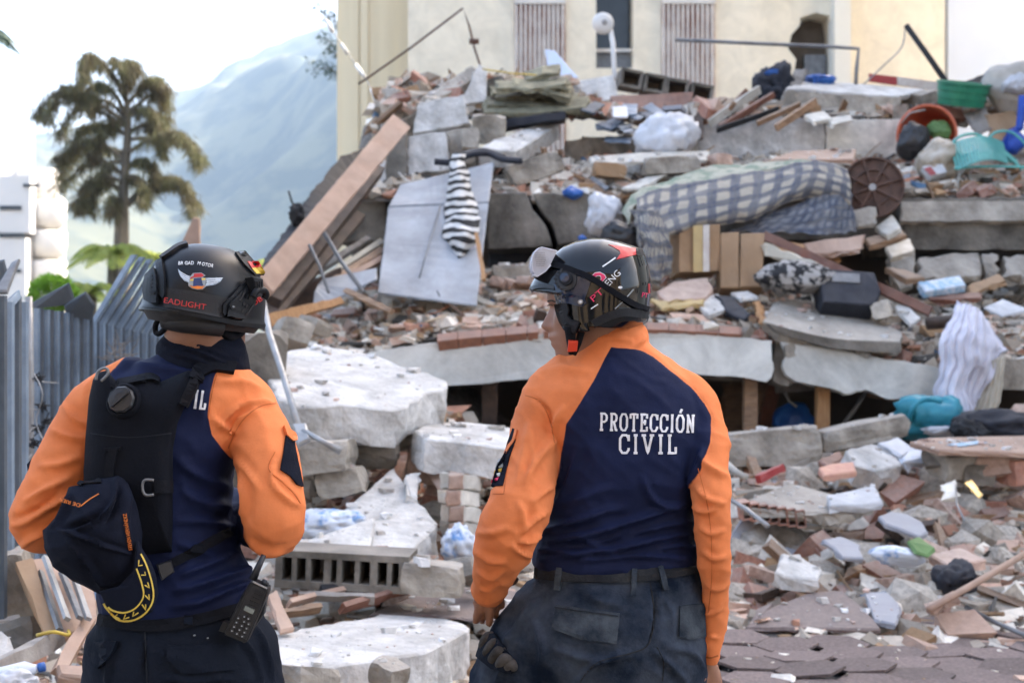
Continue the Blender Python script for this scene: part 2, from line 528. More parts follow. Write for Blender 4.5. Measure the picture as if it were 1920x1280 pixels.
o = obj('mountain', v, f, 'hillside', None, True)
tag(o, 'wooded mountain fading into pale blue haze', kind='structure')

# ---------------------------------------------------------------- cream apartment block behind the rubble
def fx(px, D=30.0): return (px - 960) / F * D
def fz(py, D=30.0): return CZ - (py - 640) / F * D
def wall_with_holes(name, x0, x1, z0, z1, y, holes, depth, mat, parent):
    bm = bmesh.new()
    def loop(pts):
        vs = [bm.verts.new((x, y, z)) for x, z in pts]
        return [bm.edges.new((vs[i], vs[(i + 1) % len(vs)])) for i in range(len(vs))]
    ed = loop([(x0, z0), (x1, z0), (x1, z1), (x0, z1)])
    hed = [loop(h) for h in holes]
    for h in hed: ed += h
    bmesh.ops.triangle_fill(bm, edges=ed, use_beauty=True)
    for h in hed:
        r = bmesh.ops.extrude_edge_only(bm, edges=h)
        bmesh.ops.translate(bm, vec=(0, depth, 0), verts=[g for g in r['geom'] if isinstance(g, bmesh.types.BMVert)])
    return obj_bm(name, bm, mat, parent)
ab = empty('apartment_building')
win = [(fx(1118), fz(128)), (fx(1187), fz(128)), (fx(1187), fz(-70)), (fx(1118), fz(-70))]
urn = [(1500, 34), (1530, 24), (1555, 30), (1560, 60), (1563, 110), (1556, 175), (1492, 175), (1490, 128), (1493, 112), (1478, 92), (1484, 66), (1500, 48)]
wall_with_holes('wall', fx(765), fx(1590), 0, 17, 30.0,
                [win, [(fx(a), fz(b)) for a, b in urn]], .7, 'cream_wall', ab)
MB().box(fx(1118) - .1, fx(1187) + .1, 30.7, 30.75, fz(135), fz(-80)).obj('window_pane', 'dark_glass', ab)
MB().box(fx(1118), fx(1187), 30.3, 30.36, fz(92), fz(86)).obj('window_rail', 'slat_paint', ab)
MB().box(fx(1118), fx(1187), 30.45, 30.5, fz(128), fz(92)).obj('window_panel', 'metal_grey', ab)
MB().box(fx(1460), fx(1590), 30.7, 30.8, fz(190), fz(10)).obj('broken_opening', 'hole_brown', ab)
MB().box(fx(1515), fx(1557), 30.35, 30.6, fz(175), fz(97)).obj('inner_panel', 'metal_grey', ab)
MB().box(fx(1590), fx(1778), 30.25, 30.5, 0, 17).obj('wall', 'cream_wall', ab)
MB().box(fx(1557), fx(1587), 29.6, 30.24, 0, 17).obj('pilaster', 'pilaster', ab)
# set-back side bay with shallow vertical ribs
MB().box(fx(632, 31.4), fx(765, 30) - .003, 31.4, 38, 0, 17).obj('side_bay', 'cream_side', ab)
for k, (a, b) in enumerate(((640, 672), (676, 690), (748, 765))):
    MB().box(fx(a, 31.35), fx(b, 31.35), 31.34, 31.397, 0, 17).obj('rib', 'cream_side', ab)
MB().box(fx(765), fx(1778), 31.6, 38, 0, 17.2).obj('core', 'cream_wall', ab)
for a, b in ((965, 1060), (1240, 1340)):
    MB().box(fx(a), fx(b), 29.95, 29.99, 2, 15).obj('louvre_back', 'slat_back', ab)
    MB().box(fx(a), fx(b), 29.86, 29.94, fz(8) - .02, fz(8) + .1).obj('louvre_rail', 'slat_paint', ab)
    n = 11
    for k in range(n):
        xa = fx(a) + (fx(b) - fx(a)) * (k + .2) / n
        MB().box(xa, xa + .034, 29.88, 29.948, 2, 15).obj('slat', 'slat_paint', ab)
tag(ab, 'cream apartment block with slatted window bays rising behind the rubble', 'building')
o = empty('neighbour_building')
MB().box(fx(1778, 33), 26, 33, 42, 0, 15).obj('wall', 'bluish_wall', o)
MB().box(fx(1770, 33), 26.2, 32.8, 42.2, 15, 15.3).obj('roof', 'white_wall', o)
tag(o, 'plain pale blue wall of the next building past the cream block', 'building')

# tall block added out of view to keep the sun off the whole site
o = empty('unseen_sun_blocker')
MB().box(11, 20, 7, 24.6, 0, 19).obj('wall', 'cream_wall', o)
MB().box(10.8, 20.2, 6.8, 24.8, 19, 19.4).obj('roof', 'white_wall', o)
pane = None
for k in range(5):
    for j in range(4):
        if pane is None:
            pane = MB().box(10.95, 10.998, -.6, .6, 0, 1.4).obj('window', 'dark_glass', o)
            q = pane
        else:
            q = pane.copy(); COL.objects.link(q)
        q.location = (0, 9.5 + j * 4.3, 2 + k * 3.3)
tag(o, 'tall cream block added out of view to shade the site', 'building')

# unseen block added behind the viewer to cut sky light from that side
o = empty('unseen_sky_blocker')
mk('ochre_wall', (.34, .27, .20), (.28, .22, .16), .6, .9, .1, 10)
MB().box(-13, 9, -22, -9, 0, 12.5).obj('wall', 'ochre_wall', o)
MB().box(-13.2, 9.2, -22.2, -8.8, 12.5, 12.8).obj('roof', 'concrete_dark', o)
pane = None
for k in range(4):
    for j in range(8):
        q = MB().box(-.55, .55, -8.998, -8.95, 0, 1.5).obj('window', 'dark_glass', o) if pane is None else pane.copy()
        if pane is None: pane = q
        else: COL.objects.link(q)
        q.location = (-11.5 + j * 2.7, 0, 1.2 + k * 3.0)
tag(o, 'ochre block added unseen behind the viewer to cut sky light', 'building')

# ---------------------------------------------------------------- white apartment house far beyond the fence
wb = empty('white_apartment_house')
R = Matrix.Translation((-20.3, 50, 0)) @ Matrix.Rotation(math.radians(-32), 4, 'Z')
MB().box(-9, 1.6, 0, 3, 0, fz(237, 50), R).obj('wall', 'white_wall', wb)
for k, py in enumerate((342, 396, 452, 508, 566, 620)):
    c = P(86 - (14 if k == 0 else 0), py, 51)
    MB().lathe([(0, -.6), (.62, -.56), (.72, -.2), (.72, .32), (.66, .36), (.6, .1), (0, .1)], Matrix.Translation(c), 28).obj('balcony', 'white_wall', wb, True)
    MB().box(c.x - .9, c.x + .45, c.y, c.y + .8, c.z - .52, c.z + .53).obj('bay', 'white_wall', wb)
for (a_, b_, c_, d_) in ((0, 46, 438, 445), (44, 74, 345, 351), (0, 40, 505, 511), (0, 40, 386, 394)):
    MB().box(fx(a_, 49.6), fx(b_, 49.6), 49.55, 49.6, fz(d_, 49.6), fz(c_, 49.6)).obj('window', 'dark_glass', wb)
MB().box(fx(-60, 49.7), fx(58, 49.7), 49.62, 50.2, fz(437, 49.7), fz(330, 49.7)).obj('parapet', 'white_wall', wb)
MB().box(fx(-60, 49.7), fx(50, 49.7), 49.62, 50.2, fz(640, 49.7), fz(446, 49.7)).obj('parapet', 'white_wall', wb)
tag(wb, 'white apartment house with rounded balconies beyond the metal fence', 'building')

# ---------------------------------------------------------------- trees
def leaf_strip(v, f, p, d, ln, w, side):
    k = len(v)
    s = side.normalized() * w
    m = p + d * ln * .5
    e = p + d * ln
    v += [p - s * .6, p + s * .6, m + s, e, m - s]
    f += [(k, k + 1, k + 2, k + 3, k + 4)]

def drooping_tree():
    t = empty('drooping_conifer')
    D0 = 45.0
    trunk = [(230, 660, D0), (229, 520, D0), (228, 430, D0), (234, 330, D0), (240, 240, D0), (236, 180, D0), (225, 130, D0)]
    pts = smooth_path(trunk, 4)
    rr = np.linspace(.26, .045, len(pts)); rr[:10] = np.linspace(.34, .22, 10)
    MB().tube([P(*p) for p in pts], list(rr), 8).obj('trunk', 'bark', t, True)
    limbs = [((236, 300), (170, 262), (105, 300)), ((234, 330), (180, 300), (112, 350)), ((234, 345), (190, 330), (140, 385)),
             ((236, 290), (280, 262), (335, 250), (380, 300)), ((238, 262), (300, 258), (350, 262), (372, 310)),
             ((232, 385), (280, 345), (330, 335), (372, 385)), ((231, 392), (290, 352), (345, 345), (360, 400)),
             ((238, 240), (180, 205), (110, 175), (70, 215)), ((238, 230), (170, 185), (120, 165), (88, 225)),
             ((238, 225), (200, 190), (150, 195), (110, 250)), ((238, 215), (280, 180), (305, 175), (312, 235)),
             ((237, 200), (270, 160), (300, 150), (310, 190)), ((237, 200), (280, 150), (312, 165)), ((236, 190), (200, 130), (160, 115), (150, 170)),
             ((234, 170), (190, 115), (165, 108), (158, 150)), ((236, 180), (260, 130), (240, 115)), ((236, 190), (240, 140), (215, 112)),
             ((238, 250), (270, 235), (300, 240), (305, 290)), ((238, 255), (200, 235), (150, 245), (125, 300)),
             ((236, 290), (210, 280), (150, 280), (112, 330)), ((235, 320), (260, 300), (285, 310), (290, 350)),
             ((232, 360), (200, 340), (165, 345), (150, 390)), ((237, 215), (210, 170), (180, 160), (170, 210)),
             ((231, 400), (215, 370), (205, 400)), ((233, 340), (250, 330), (270, 350), (268, 380)), ((236, 300), (200, 310), (180, 350), (170, 390)),
             ((237, 225), (265, 205), (290, 215), (300, 260)), ((238, 240), (220, 225), (190, 250), (170, 300))]
    v, f = [], []
    for li, L in enumerate(limbs):
        dd = random.uniform(-1.6, 1.6)
        n = len(L)
        pth = [P(*p) for p in smooth_path([(x, y, D0 + dd * i / (n - 1)) for i, (x, y) in enumerate(L)], 7)]
        MB().tube(pth, list(np.linspace(.075, .015, len(pth))), 5).obj('limb', 'bark', t, True)
        for i, p in enumerate(pth):
            fr = i / (len(pth) - 1)
            if fr < .15: continue
            for k in range(int(52 if fr > .4 else 18)):
                off = Vector((random.gauss(0, .085), random.gauss(0, .22), random.gauss(.02, .06)))
                dr = Vector((random.gauss(0, .38), random.gauss(0, .4), -random.uniform(.3, 1.3))).normalized()
                leaf_strip(v, f, p + off, dr, random.uniform(.15, .55), random.uniform(.008, .022), Vector((random.gauss(0, 1), random.gauss(0, 1), 0)))
    obj('crown', v, f, 'conifer', t)
    tag(t, 'dark drooping evergreen tree standing against the pale sky', 'tree')
    return t
drooping_tree()

def palm(name, px, py, D, nf, ln, mat, label, trunk=True, seed=1, tilt=0):
    rs = random.Random(seed)
    t = empty(name)
    c = P(px, py, D)
    MB().tube([Vector((c.x - .15, c.y, 0)), Vector((c.x - .05, c.y, c.z * .5)), c], [.16, .13, .11], 8).obj('trunk', 'bark', t, True)
    for k in range(nf):
        a = 2 * math.pi * k / nf + rs.uniform(-.2, .2)
        el = rs.uniform(.2, 1.2)
        d = Vector((math.cos(a), math.sin(a), 0))
        pts = []
        for i in range(9):
            s = i / 8
            pts.append(c + d * ln * (s * math.cos(el * .6)) + Vector((0, 0, ln * (math.sin(el) * s - (.35 + .5 * math.sin(el)) * s * s * 1.25))))
        v, f = [], []
        side = d.cross(Vector((0, 0, 1)))
        for i in range(1, 40):
            s = i / 40 * 8
            j = min(7, int(s)); p = pts[j].lerp(pts[j + 1], s - j)
            tg = (pts[j + 1] - pts[j]).normalized()
            w = ln * .28 * math.sin(math.pi * min(1, (i + 6) / 46)) ** .7
            for sg in (-1, 1):
                dr = (side * sg + tg * .7 + Vector((0, 0, -.45 + rs.uniform(-.2, .2)))).normalized()
                leaf_strip(v, f, p, dr, w, .022 * ln / 1.5, tg)
        m = MB(); m.add(v, f); m.tube(pts, list(np.linspace(.03, .006, 9)), 5)
        m.obj('frond', mat, t)
    tag(t, label, 'palm tree')
    return t
palm('palm_tree', 212, 478, 31, 15, 1.15, 'palm_leaf', 'yellow-green palm below the dark drooping tree, behind the bent fence slats', seed=3)
palm('palm_tree', 292, 487, 35, 14, 1.05, 'palm_leaf', 'sunlit palm half hidden behind the winged black helmet', seed=7)
palm('palm_tree', 170, 548, 24, 13, .75, 'palm_leaf', 'low palm just above the dark bent fence flaps', seed=11)
palm('palm_tree', -70, 70, 14, 16, .62, 'palm_dark', 'dark green palm whose frond tip hangs beside the white apartment house', seed=5)
palm('palm_tree', 520, 500, 45, 13, 1.2, 'palm_leaf', 'distant palm seen beside the fallen pinkish plank', seed=9)

def bush(name, px, py, D, r, mat, label):
    t = empty(name)
    c = P(px, py, D)
    v, f = [], []
    for k in range(2600):
        d = Vector((random.gauss(0, 1), random.gauss(0, 1), random.gauss(0, 1))).normalized()
        rr = random.uniform(.72, 1) ** .5 * (1 + .22 * mnoise.noise(d * 2.3))
        p = c + Vector((d.x * r[0], d.y * r[1], d.z * r[2])) * rr
        leaf_strip(v, f, p, (d + Vector((random.gauss(0, .6), random.gauss(0, .6), random.gauss(0, .6)))).normalized(), random.uniform(.05, .1), .02, Vector((random.gauss(0, 1), random.gauss(0, 1), random.gauss(0, 1))))
    obj('foliage', v, f, mat, t)
    MB().tube([Vector((c.x, c.y, 0)), c], [.06, .03], 6).obj('stem', 'bark', t)
    tag(t, label, 'bush')
bush('bush', 98, 552, 20, (.30, .3, .24), 'bush_leaf', 'round bright green bush peeping over the dark fence flaps')

# sparse sprigs beside the cream block
t = empty('sparse_tree')
v, f = [], []
MB().tube([Vector((-3.6, 36, 0)), P(640, 300, 36), P(634, 60, 36)], [.12, .08, .03], 7).obj('trunk', 'bark', t, True)
for (a, b) in (((636, 60), (592, 12)), ((637, 100), (600, 70)), ((640, 140), (585, 130)), ((638, 110), (610, 95)), ((640, 160), (605, 120)), ((640, 60), (615, 25))):
    pth = [P(*p) for p in smooth_path([(*a, 36), ((a[0] + b[0]) / 2, (a[1] + b[1]) / 2 - 6, 36), (*b, 36)], 5)]
    MB().tube(pth, list(np.linspace(.02, .006, len(pth))), 5).obj('limb', 'bark', t, True)
    for p in pth[3:]:
        for k in range(9):
            leaf_strip(v, f, p + Vector((random.gauss(0, .09), random.gauss(0, .15), random.gauss(0, .09))), Vector((random.gauss(0, 1), random.gauss(0, 1), random.gauss(-.3, 1))).normalized(), random.uniform(.06, .12), .03, Vector((random.gauss(0, 1), random.gauss(0, 1), 0)))
obj('crown', v, f, 'palm_dark', t)
tag(t, 'thin sparse twigs with few leaves at the edge of the cream block', 'tree')

# ---------------------------------------------------------------- metal fence
fe = empty('metal_fence')
def slat(pts, w, d, mat='fence_paint'):
    """bent strip through world points, w wide (x), d deep"""
    v, f = [], []
    for p in pts:
        v += [p + Vector((-w / 2, 0, 0)), p + Vector((-w * .32, -d, 0)), p + Vector((w * .32, -d, 0)), p + Vector((w / 2, 0, 0))]
    for i in range(len(pts) - 1):
        for k in range(3):
            f.append((i * 4 + k, i * 4 + k + 1, (i + 1) * 4 + k + 1, (i + 1) * 4 + k))
    return obj('slat', v, f, mat, fe)
n = 6
for k in range(n):                       # straight run beside the pale post
    px = 70 + 18.5 * k; D = 7.0 + .04 * k
    b = P(px, 578 + 2.5 * k, D)
    slat([Vector((b.x, D, 0)), b], .036, .022)
    MB().box(b.x + .018, b.x + .034, D - .006, D, 0, b.z).obj('web', 'fence_dark', fe)
for k in range(9):                       # run with its top bent over
    px = 176 + 16 * k; D = 7.35 + .05 * k
    b = P(px, 604 + 3.6 * k, D)
    tp = P(px + 76 - 1.5 * k, 478 + 4.2 * k, D + .12)
    slat([Vector((b.x, D, 0)), b, tp], .040, .022)
    MB().box(b.x + .017, b.x + .029, D - .006, D, 0, b.z).obj('web', 'fence_dark', fe)
    v = [b + Vector((.017, 0, 0)), b + Vector((.030, 0, 0)), tp + Vector((.030, .004, -.03)), tp + Vector((.017, .004, -.03))]
    obj('web', v, [(0, 1, 2, 3)], 'fence_dark', fe)
slab('bent_flap', [(58, 569, 7.0), (128, 531, 6.9), (138, 560, 6.95), (118, 574, 6.98), (62, 580, 7.0)], .012, 'fence_dark', parent=fe, jit=0)
slab('bent_flap', [(119, 573, 7.1), (160, 548, 7.05), (178, 574, 7.1), (172, 602, 7.15), (124, 592, 7.12)], .012, 'fence_dark', parent=fe, jit=0)
MB().box(P(60, 0, 7).x, P(310, 0, 7.8).x, 7.86, 7.9, .35, .42).obj('rail', 'fence_dark', fe)
tag(fe, 'blue-grey sheet metal fence with its top bent over', 'fence')
fn = empty('leaning_fence_panel')
for k, (px, w, D) in enumerate(((-34, .06, 4.6), (-6, .05, 4.8), (14, .03, 5.0), (30, .022, 5.2), (44, .02, 5.4))):
    b = P(px, 566 - (12 if k % 2 else 0), D)
    MB().box(b.x - w / 2, b.x + w / 2, D, D + .03, 0, b.z).obj('slat', 'fence_paint' if k % 2 == 0 else 'fence_dark', fn)
slab('bent_flap', [(-10, 585, 5.0), (38, 542, 5.2), (42, 556, 5.2), (0, 606, 5.0)], .015, 'fence_paint', parent=fn, jit=0)
slab('bent_flap', [(-10, 545, 5.1), (12, 545, 5.1), (36, 483, 5.3), (22, 490, 5.3)], .015, 'metal_grey', parent=fn, jit=0)
slab('bent_flap', [(-10, 490, 5.3), (6, 486, 5.3), (14, 520, 5.3), (8, 552, 5.3), (-10, 552, 5.3)], .015, 'fence_dark', parent=fn, jit=0)
tag(fn, 'dented panel of the metal fence leaning by the pale post', 'fence panel')
po = P(58, 560, 6.2)
o = MB().tube([Vector((po.x, 6.2, 0)), P(57, 700, 6.2), P(54, 556, 6.2)], .016, 8).obj('fence_post', 'metal_pale', None, True)
tag(o, 'pale rusty pipe post wound with barbed wire', 'post'); settle(o)
wr = empty('barbed_wire')
for pts in ([(0, 690, 5.9), (60, 712, 6.1), (110, 718, 6.3)], [(-5, 762, 5.8), (40, 764, 6.0), (70, 768, 6.1)], [(0, 870, 5.7), (30, 830, 5.9), (66, 800, 6.1)],
            [(-4, 930, 5.6), (24, 900, 5.8), (60, 850, 6.1)], [(64, 700, 6.1), (80, 740, 6.05), (68, 790, 6.1), (84, 830, 6.05)]):
    rod('strand', pts, .0022, 'metal_pale', parent=wr, n=5, sm=5)
for px, py in ((72, 708), (80, 762), (88, 790), (72, 803), (64, 832)):
    m = MB()
    c = P(px, py, 6.12)
    for k in range(16):
        d = Vector((random.gauss(0, 1), random.gauss(0, .6), random.gauss(0, .7))).normalized()
        m.tube([c - d * .012 + Vector((random.gauss(0, .012), 0, random.gauss(0, .012))), c + d * random.uniform(.012, .035)], .003, 4)
    m.obj('barb_knot', 'black', wr)
tag(wr, 'slack barbed wire with dark knots tied to the pale post', 'wire')
v, f = [], []
c = P(226, 650, 7.2)
m = MB()
for k in range(26):
    d = Vector((random.gauss(.2, 1), random.gauss(0, .5), random.gauss(.5, .7))).normalized()
    b0 = c + Vector((random.gauss(0, .03), 0, random.gauss(-.03, .03)))
    m.tube([b0, b0 + d * .05, b0 + d * .09 + Vector((random.gauss(0, .02), 0, .01))], [.003, .0025, .001], 4)
m.tube([Vector((c.x, 7.2, 0)), c], [.008, .004], 5)
o = m.obj('dry_shrub', 'wood_grey'); tag(o, 'dry leafless shrub in front of the bent fence slats', 'shrub')
slab('pointed_board', [(334, 470, 14), (362, 408, 14), (374, 408, 14), (376, 470, 14), (372, 640, 14), (338, 640, 14)], .03, 'wood_pink', 'pinkish pointed board sticking up behind the winged black helmet', 'board', jit=.003)

# ---------------------------------------------------------------- haze
mh = bpy.data.materials.new('haze'); mh.use_nodes = True
for nd in list(mh.node_tree.nodes):
    if nd.type == 'BSDF_PRINCIPLED': mh.node_tree.nodes.remove(nd)
pv = mh.node_tree.nodes.new('ShaderNodeVolumePrincipled')
pv.inputs['Color'].default_value = (.46, .66, .94, 1)
pv.inputs['Density'].default_value = .00027
pv.inputs['Anisotropy'].default_value = .0
mh.node_tree.links.new(pv.outputs[0], [x for x in mh.node_tree.nodes if x.type == 'OUTPUT_MATERIAL'][0].inputs['Volume'])
MATS['haze'] = mh
o = MB().box(-3900, 3900, -3400, 3400, -8, 760).obj('haze', 'haze')
tag(o, 'pale blue haze hanging in the valley air', kind='stuff')
# ================================================================== THE COLLAPSED HOUSE
TA_R = [(3.5, 0), (5.2, .05), (6.0, .10), (7.2, .22), (8.5, .43), (9.6, .70), (10.3, .76), (16, .8)]
TA_L = [(3.5, 0), (4.6, .14), (5.4, .26), (6.2, .34), (6.9, .45), (7.6, .72), (8.6, 1.02), (9.6, 1.15), (10.5, 1.25), (16, 1.4)]
TA_F = [(3.5, 0), (4.3, .05), (5.5, .16), (7, .26), (9, .5), (11, .9), (13, 1.3), (16, 1.3)]
def hA(x, y):
    r, l, q = lerp_tab(TA_R, y), lerp_tab(TA_L, y), lerp_tab(TA_F, y)
    a = sstep(-.75, .15, x + .55 * (1 - sstep(7.6, 9.0, y)) * -1); b = sstep(-2.0, -1.3, x)
    h = (q * (1 - b) + l * b) * (1 - a) + r * a
    if x < -2.2: h *= max(0, 1 - (-2.2 - x) / 1.2)
    return h + .05 * mnoise.noise(Vector((x * 2.2, y * 2.2, 0))) * min(1, max(0, (y - 3.6)))
def hB(x, y):
    z = lerp_tab([(10.3, 1.60), (11.4, 1.90), (12.4, 2.24), (13.2, 2.3)], y)
    z -= .26 * sstep(1.6, 3.3, x) + .22 * (1 - sstep(-1.4, -.5, x))
    return z + .045 * mnoise.noise(Vector((x * 2.5, y * 2.5, 7)))
def hC(x, y):
    z = lerp_tab([(12.4, 2.86), (13.2, 3.06), (14.0, 3.4), (14.8, 3.5)], y)
    return z + .05 * mnoise.noise(Vector((x * 2.2, y * 2.2, 3)))
def hD(x, y):
    z = lerp_tab([(14.0, 3.80), (15, 4.06), (16.5, 4.2)], y) + .25 * (1 - sstep(.3, 1.2, x)) * sstep(13.9, 15, y)
    z -= .5 * (1 - sstep(-1.7, -1.1, x))
    return z + .06 * mnoise.noise(Vector((x * 2, y * 2, 9)))
SHEETS = {'A': (hA, 4.0, 10.6), 'B': (hB, 10.42, 12.5), 'C': (hC, 12.45, 14.1), 'D': (hD, 14.1, 16.4)}
def on(px, py, s):
    """distance at which the pixel's ray meets rubble sheet s"""
    fn, a, b = SHEETS[s]
    D = a
    while D < b:
        p = P(px, py, D)
        if p.z <= fn(p.x, p.y): return D
        D += .02
    return b
for nm, (fn, x0, x1, y0, y1) in {'lower': (hA, -4.6, 6.4, 3.4, 15.2), 'slab': (hB, -1.75, 6.4, 10.5, 12.9), 'mid': (hC, -1.55, 6.4, 12.5, 14.6), 'top': (hD, -1.55, 6.4, 14.1, 16.5)}.items():
    st = .07
    nx, ny = int((x1 - x0) / st), int((y1 - y0) / st)
    v = [];
    for j in range(ny + 1):
        for i in range(nx + 1):
            x, y = x0 + (x1 - x0) * i / nx, y0 + (y1 - y0) * j / ny
            q = Vector((x, y, 0))
            v.append((x, y, fn(x, y) - (.055 if y > 4.6 else .0) + .035 * mnoise.noise(q * 6) + .02 * mnoise.noise(q * 15)))
    f = [(j * (nx + 1) + i, j * (nx + 1) + i + 1, (j + 1) * (nx + 1) + i + 1, (j + 1) * (nx + 1) + i) for j in range(ny) for i in range(nx)]
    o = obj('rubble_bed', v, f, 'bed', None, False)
    tag(o, {'lower': 'dusty crushed rubble bed in front of the white beam', 'slab': 'crushed debris bed lying on the white beam floor',
            'mid': 'crushed debris bed on the second fallen floor', 'top': 'crushed debris bed along the crest of the heap'}[nm], kind='stuff')

def beam(name, top, bot, depth, mat, label, cat):
    """long member given by its top and bottom edge (px,py,D)"""
    tp, bt = smooth_path(top, 4), smooth_path(bot, 4)
    n = len(tp); v = []; f = []
    for a, b in zip(tp, bt):
        A, B = P(*a), P(*b)
        jt = lambda s: Vector((random.gauss(0, s), random.gauss(0, s), random.gauss(0, s)))
        v += [A + jt(.0012), B + jt(.0015 if depth > .2 else .004), B + Vector((0, depth, 0)), A + Vector((0, depth, .0))]
    for i in range(n - 1):
        for k in range(4):
            f.append((i * 4 + k, i * 4 + (k + 1) % 4, (i + 1) * 4 + (k + 1) % 4, (i + 1) * 4 + k))
    f += [(3, 2, 1, 0), tuple((n - 1) * 4 + k for k in range(4))]
    bm = bmesh.new(); bv = [bm.verts.new(p) for p in v]
    for q in f: bm.faces.new([bv[i] for i in q])
    o = obj_bm(name, bm, mat); tag(o, label, cat); settle(o)
    return o
# floor with the white beam
def rows(top, bot): return [tuple(p) for p in smooth_path(top, 3)] + [tuple(p) for p in smooth_path(bot, 3)][::-1]
slab('concrete_beam', rows([(690, 660, 10.42), (840, 640, 10.4), (1000, 628, 10.38), (1230, 622, 10.36), (1380, 632, 10.36), (1446, 640, 10.36)],
     [(690, 735, 10.42), (840, 722, 10.4), (1000, 711, 10.38), (1230, 700, 10.36), (1380, 706, 10.36), (1438, 714, 10.36), (1450, 690, 10.36), (1440, 664, 10.36)]), .36, 'beam_paint',
     'long bowed white-painted concrete beam above the dark gap', 'beam', jit=.007, seg=.07)
slab('concrete_beam', rows([(1464, 641, 10.38), (1560, 655, 10.36), (1660, 672, 10.36), (1770, 690, 10.36)],
     [(1474, 668, 10.38), (1468, 694, 10.38), (1492, 716, 10.38), (1560, 728, 10.36), (1590, 740, 10.36), (1616, 733, 10.36), (1640, 736, 10.36), (1668, 748, 10.36), (1770, 752, 10.36)]), .36, 'beam_paint',
     'shorter white beam cracked off, with a ragged lower edge', 'beam', jit=.007, seg=.06)
rock('concrete_chunk', 1458, 698, 10.55, (.07, .16, .1), 'concrete', 'grey crumb of concrete hanging in the beam crack', 'concrete')
rock('concrete_chunk', 1482, 655, 10.42, (.1, .12, .1), 'concrete', 'grey lump at the top of the beam crack', 'concrete')
beam('concrete_beam', [(1775, 690, 10.42), (1860, 672, 10.42), (2300, 690, 10.42)], [(1775, 745, 10.42), (1860, 730, 10.42), (2300, 740, 10.42)], .35, 'concrete',
     'bare grey beam beyond the hanging white cloth', 'beam')
rock('concrete_chunk', 1466, 676, 10.55, (.16, .25, .34), 'concrete_dark', 'dark broken stub in the crack between the two white beams', 'concrete', rot=(0, 6, 5))
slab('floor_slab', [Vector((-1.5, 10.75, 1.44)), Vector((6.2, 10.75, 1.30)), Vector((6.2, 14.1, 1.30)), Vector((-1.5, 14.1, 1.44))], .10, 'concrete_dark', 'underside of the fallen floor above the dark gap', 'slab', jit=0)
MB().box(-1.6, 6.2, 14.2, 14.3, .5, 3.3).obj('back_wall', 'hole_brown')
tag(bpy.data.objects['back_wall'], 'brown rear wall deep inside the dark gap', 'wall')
# terracotta tile edge along the beam: single tiles
te = empty('tile_edge')
for a, b in ((820, 1010), (1212, 1392)):
    k = 0; x = a
    while x < b:
        w = random.uniform(38, 52)
        yy = lambda q: lerp_tab([(690, 662), (840, 640), (1000, 626), (1230, 620), (1392, 630)], q)
        slab('tile', [(x, yy(x) - 17, 10.40), (min(b, x + w) - 1.5, yy(x + w) - 17, 10.40), (min(b, x + w) - 1.5, yy(x + w) - 3, 10.34), (x, yy(x) - 3, 10.34)], .12, 'terracotta', parent=te, jit=.002, cham=.002)
        x += w
for a in (1020, 1066, 1112, 1158):
    slab('tile', [(a, 609, 10.40), (a + 45, 608, 10.40), (a + 45, 620, 10.34), (a, 621, 10.34)], .12, 'terracotta', parent=te, jit=.002, cham=.002)
tag(te, 'row of terracotta floor tiles along the top of the bowed beam', 'tiles')
slab('fallen_slab', [(1432, 602, 10.45), (1450, 565, 11.0), (1560, 562, 11.4), (1645, 585, 11.2), (1694, 625, 10.6), (1690, 640, 10.4), (1570, 636, 10.36), (1480, 620, 10.36)], .10, 'concrete', 'tilted grey floor slab with rounded lip resting on the cracked beam', 'slab', jit=.01)
beam('slab_lip', [(1440, 606, 10.34), (1560, 634, 10.3), (1690, 642, 10.3)], [(1455, 622, 10.34), (1560, 652, 10.3), (1690, 662, 10.3)], .1, 'concrete_dark', 'dark worn lip under the tilted grey slab', 'slab')
# second floor edge
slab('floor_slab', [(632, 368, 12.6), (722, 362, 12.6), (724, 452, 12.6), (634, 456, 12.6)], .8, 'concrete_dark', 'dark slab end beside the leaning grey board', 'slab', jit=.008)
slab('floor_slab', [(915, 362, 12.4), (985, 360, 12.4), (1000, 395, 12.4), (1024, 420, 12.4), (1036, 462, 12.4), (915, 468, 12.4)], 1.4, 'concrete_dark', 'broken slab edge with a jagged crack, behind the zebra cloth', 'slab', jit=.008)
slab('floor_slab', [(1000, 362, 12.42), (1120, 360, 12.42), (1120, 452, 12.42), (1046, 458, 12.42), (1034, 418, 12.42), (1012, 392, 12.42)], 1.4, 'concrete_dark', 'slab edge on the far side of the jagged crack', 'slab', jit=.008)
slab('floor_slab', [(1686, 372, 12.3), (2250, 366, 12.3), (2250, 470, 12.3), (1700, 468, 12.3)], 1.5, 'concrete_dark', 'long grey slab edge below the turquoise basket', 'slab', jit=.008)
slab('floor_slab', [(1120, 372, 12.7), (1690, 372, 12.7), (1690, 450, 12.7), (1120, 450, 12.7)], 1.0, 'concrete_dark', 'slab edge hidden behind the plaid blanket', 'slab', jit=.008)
slab('concrete_lip', [(1690, 378, 12.28), (2250, 372, 12.28), (2250, 412, 12.22), (1690, 415, 12.22)], .08, 'concrete', 'paler moulded lip along the long grey slab edge', 'ledge', jit=.006)
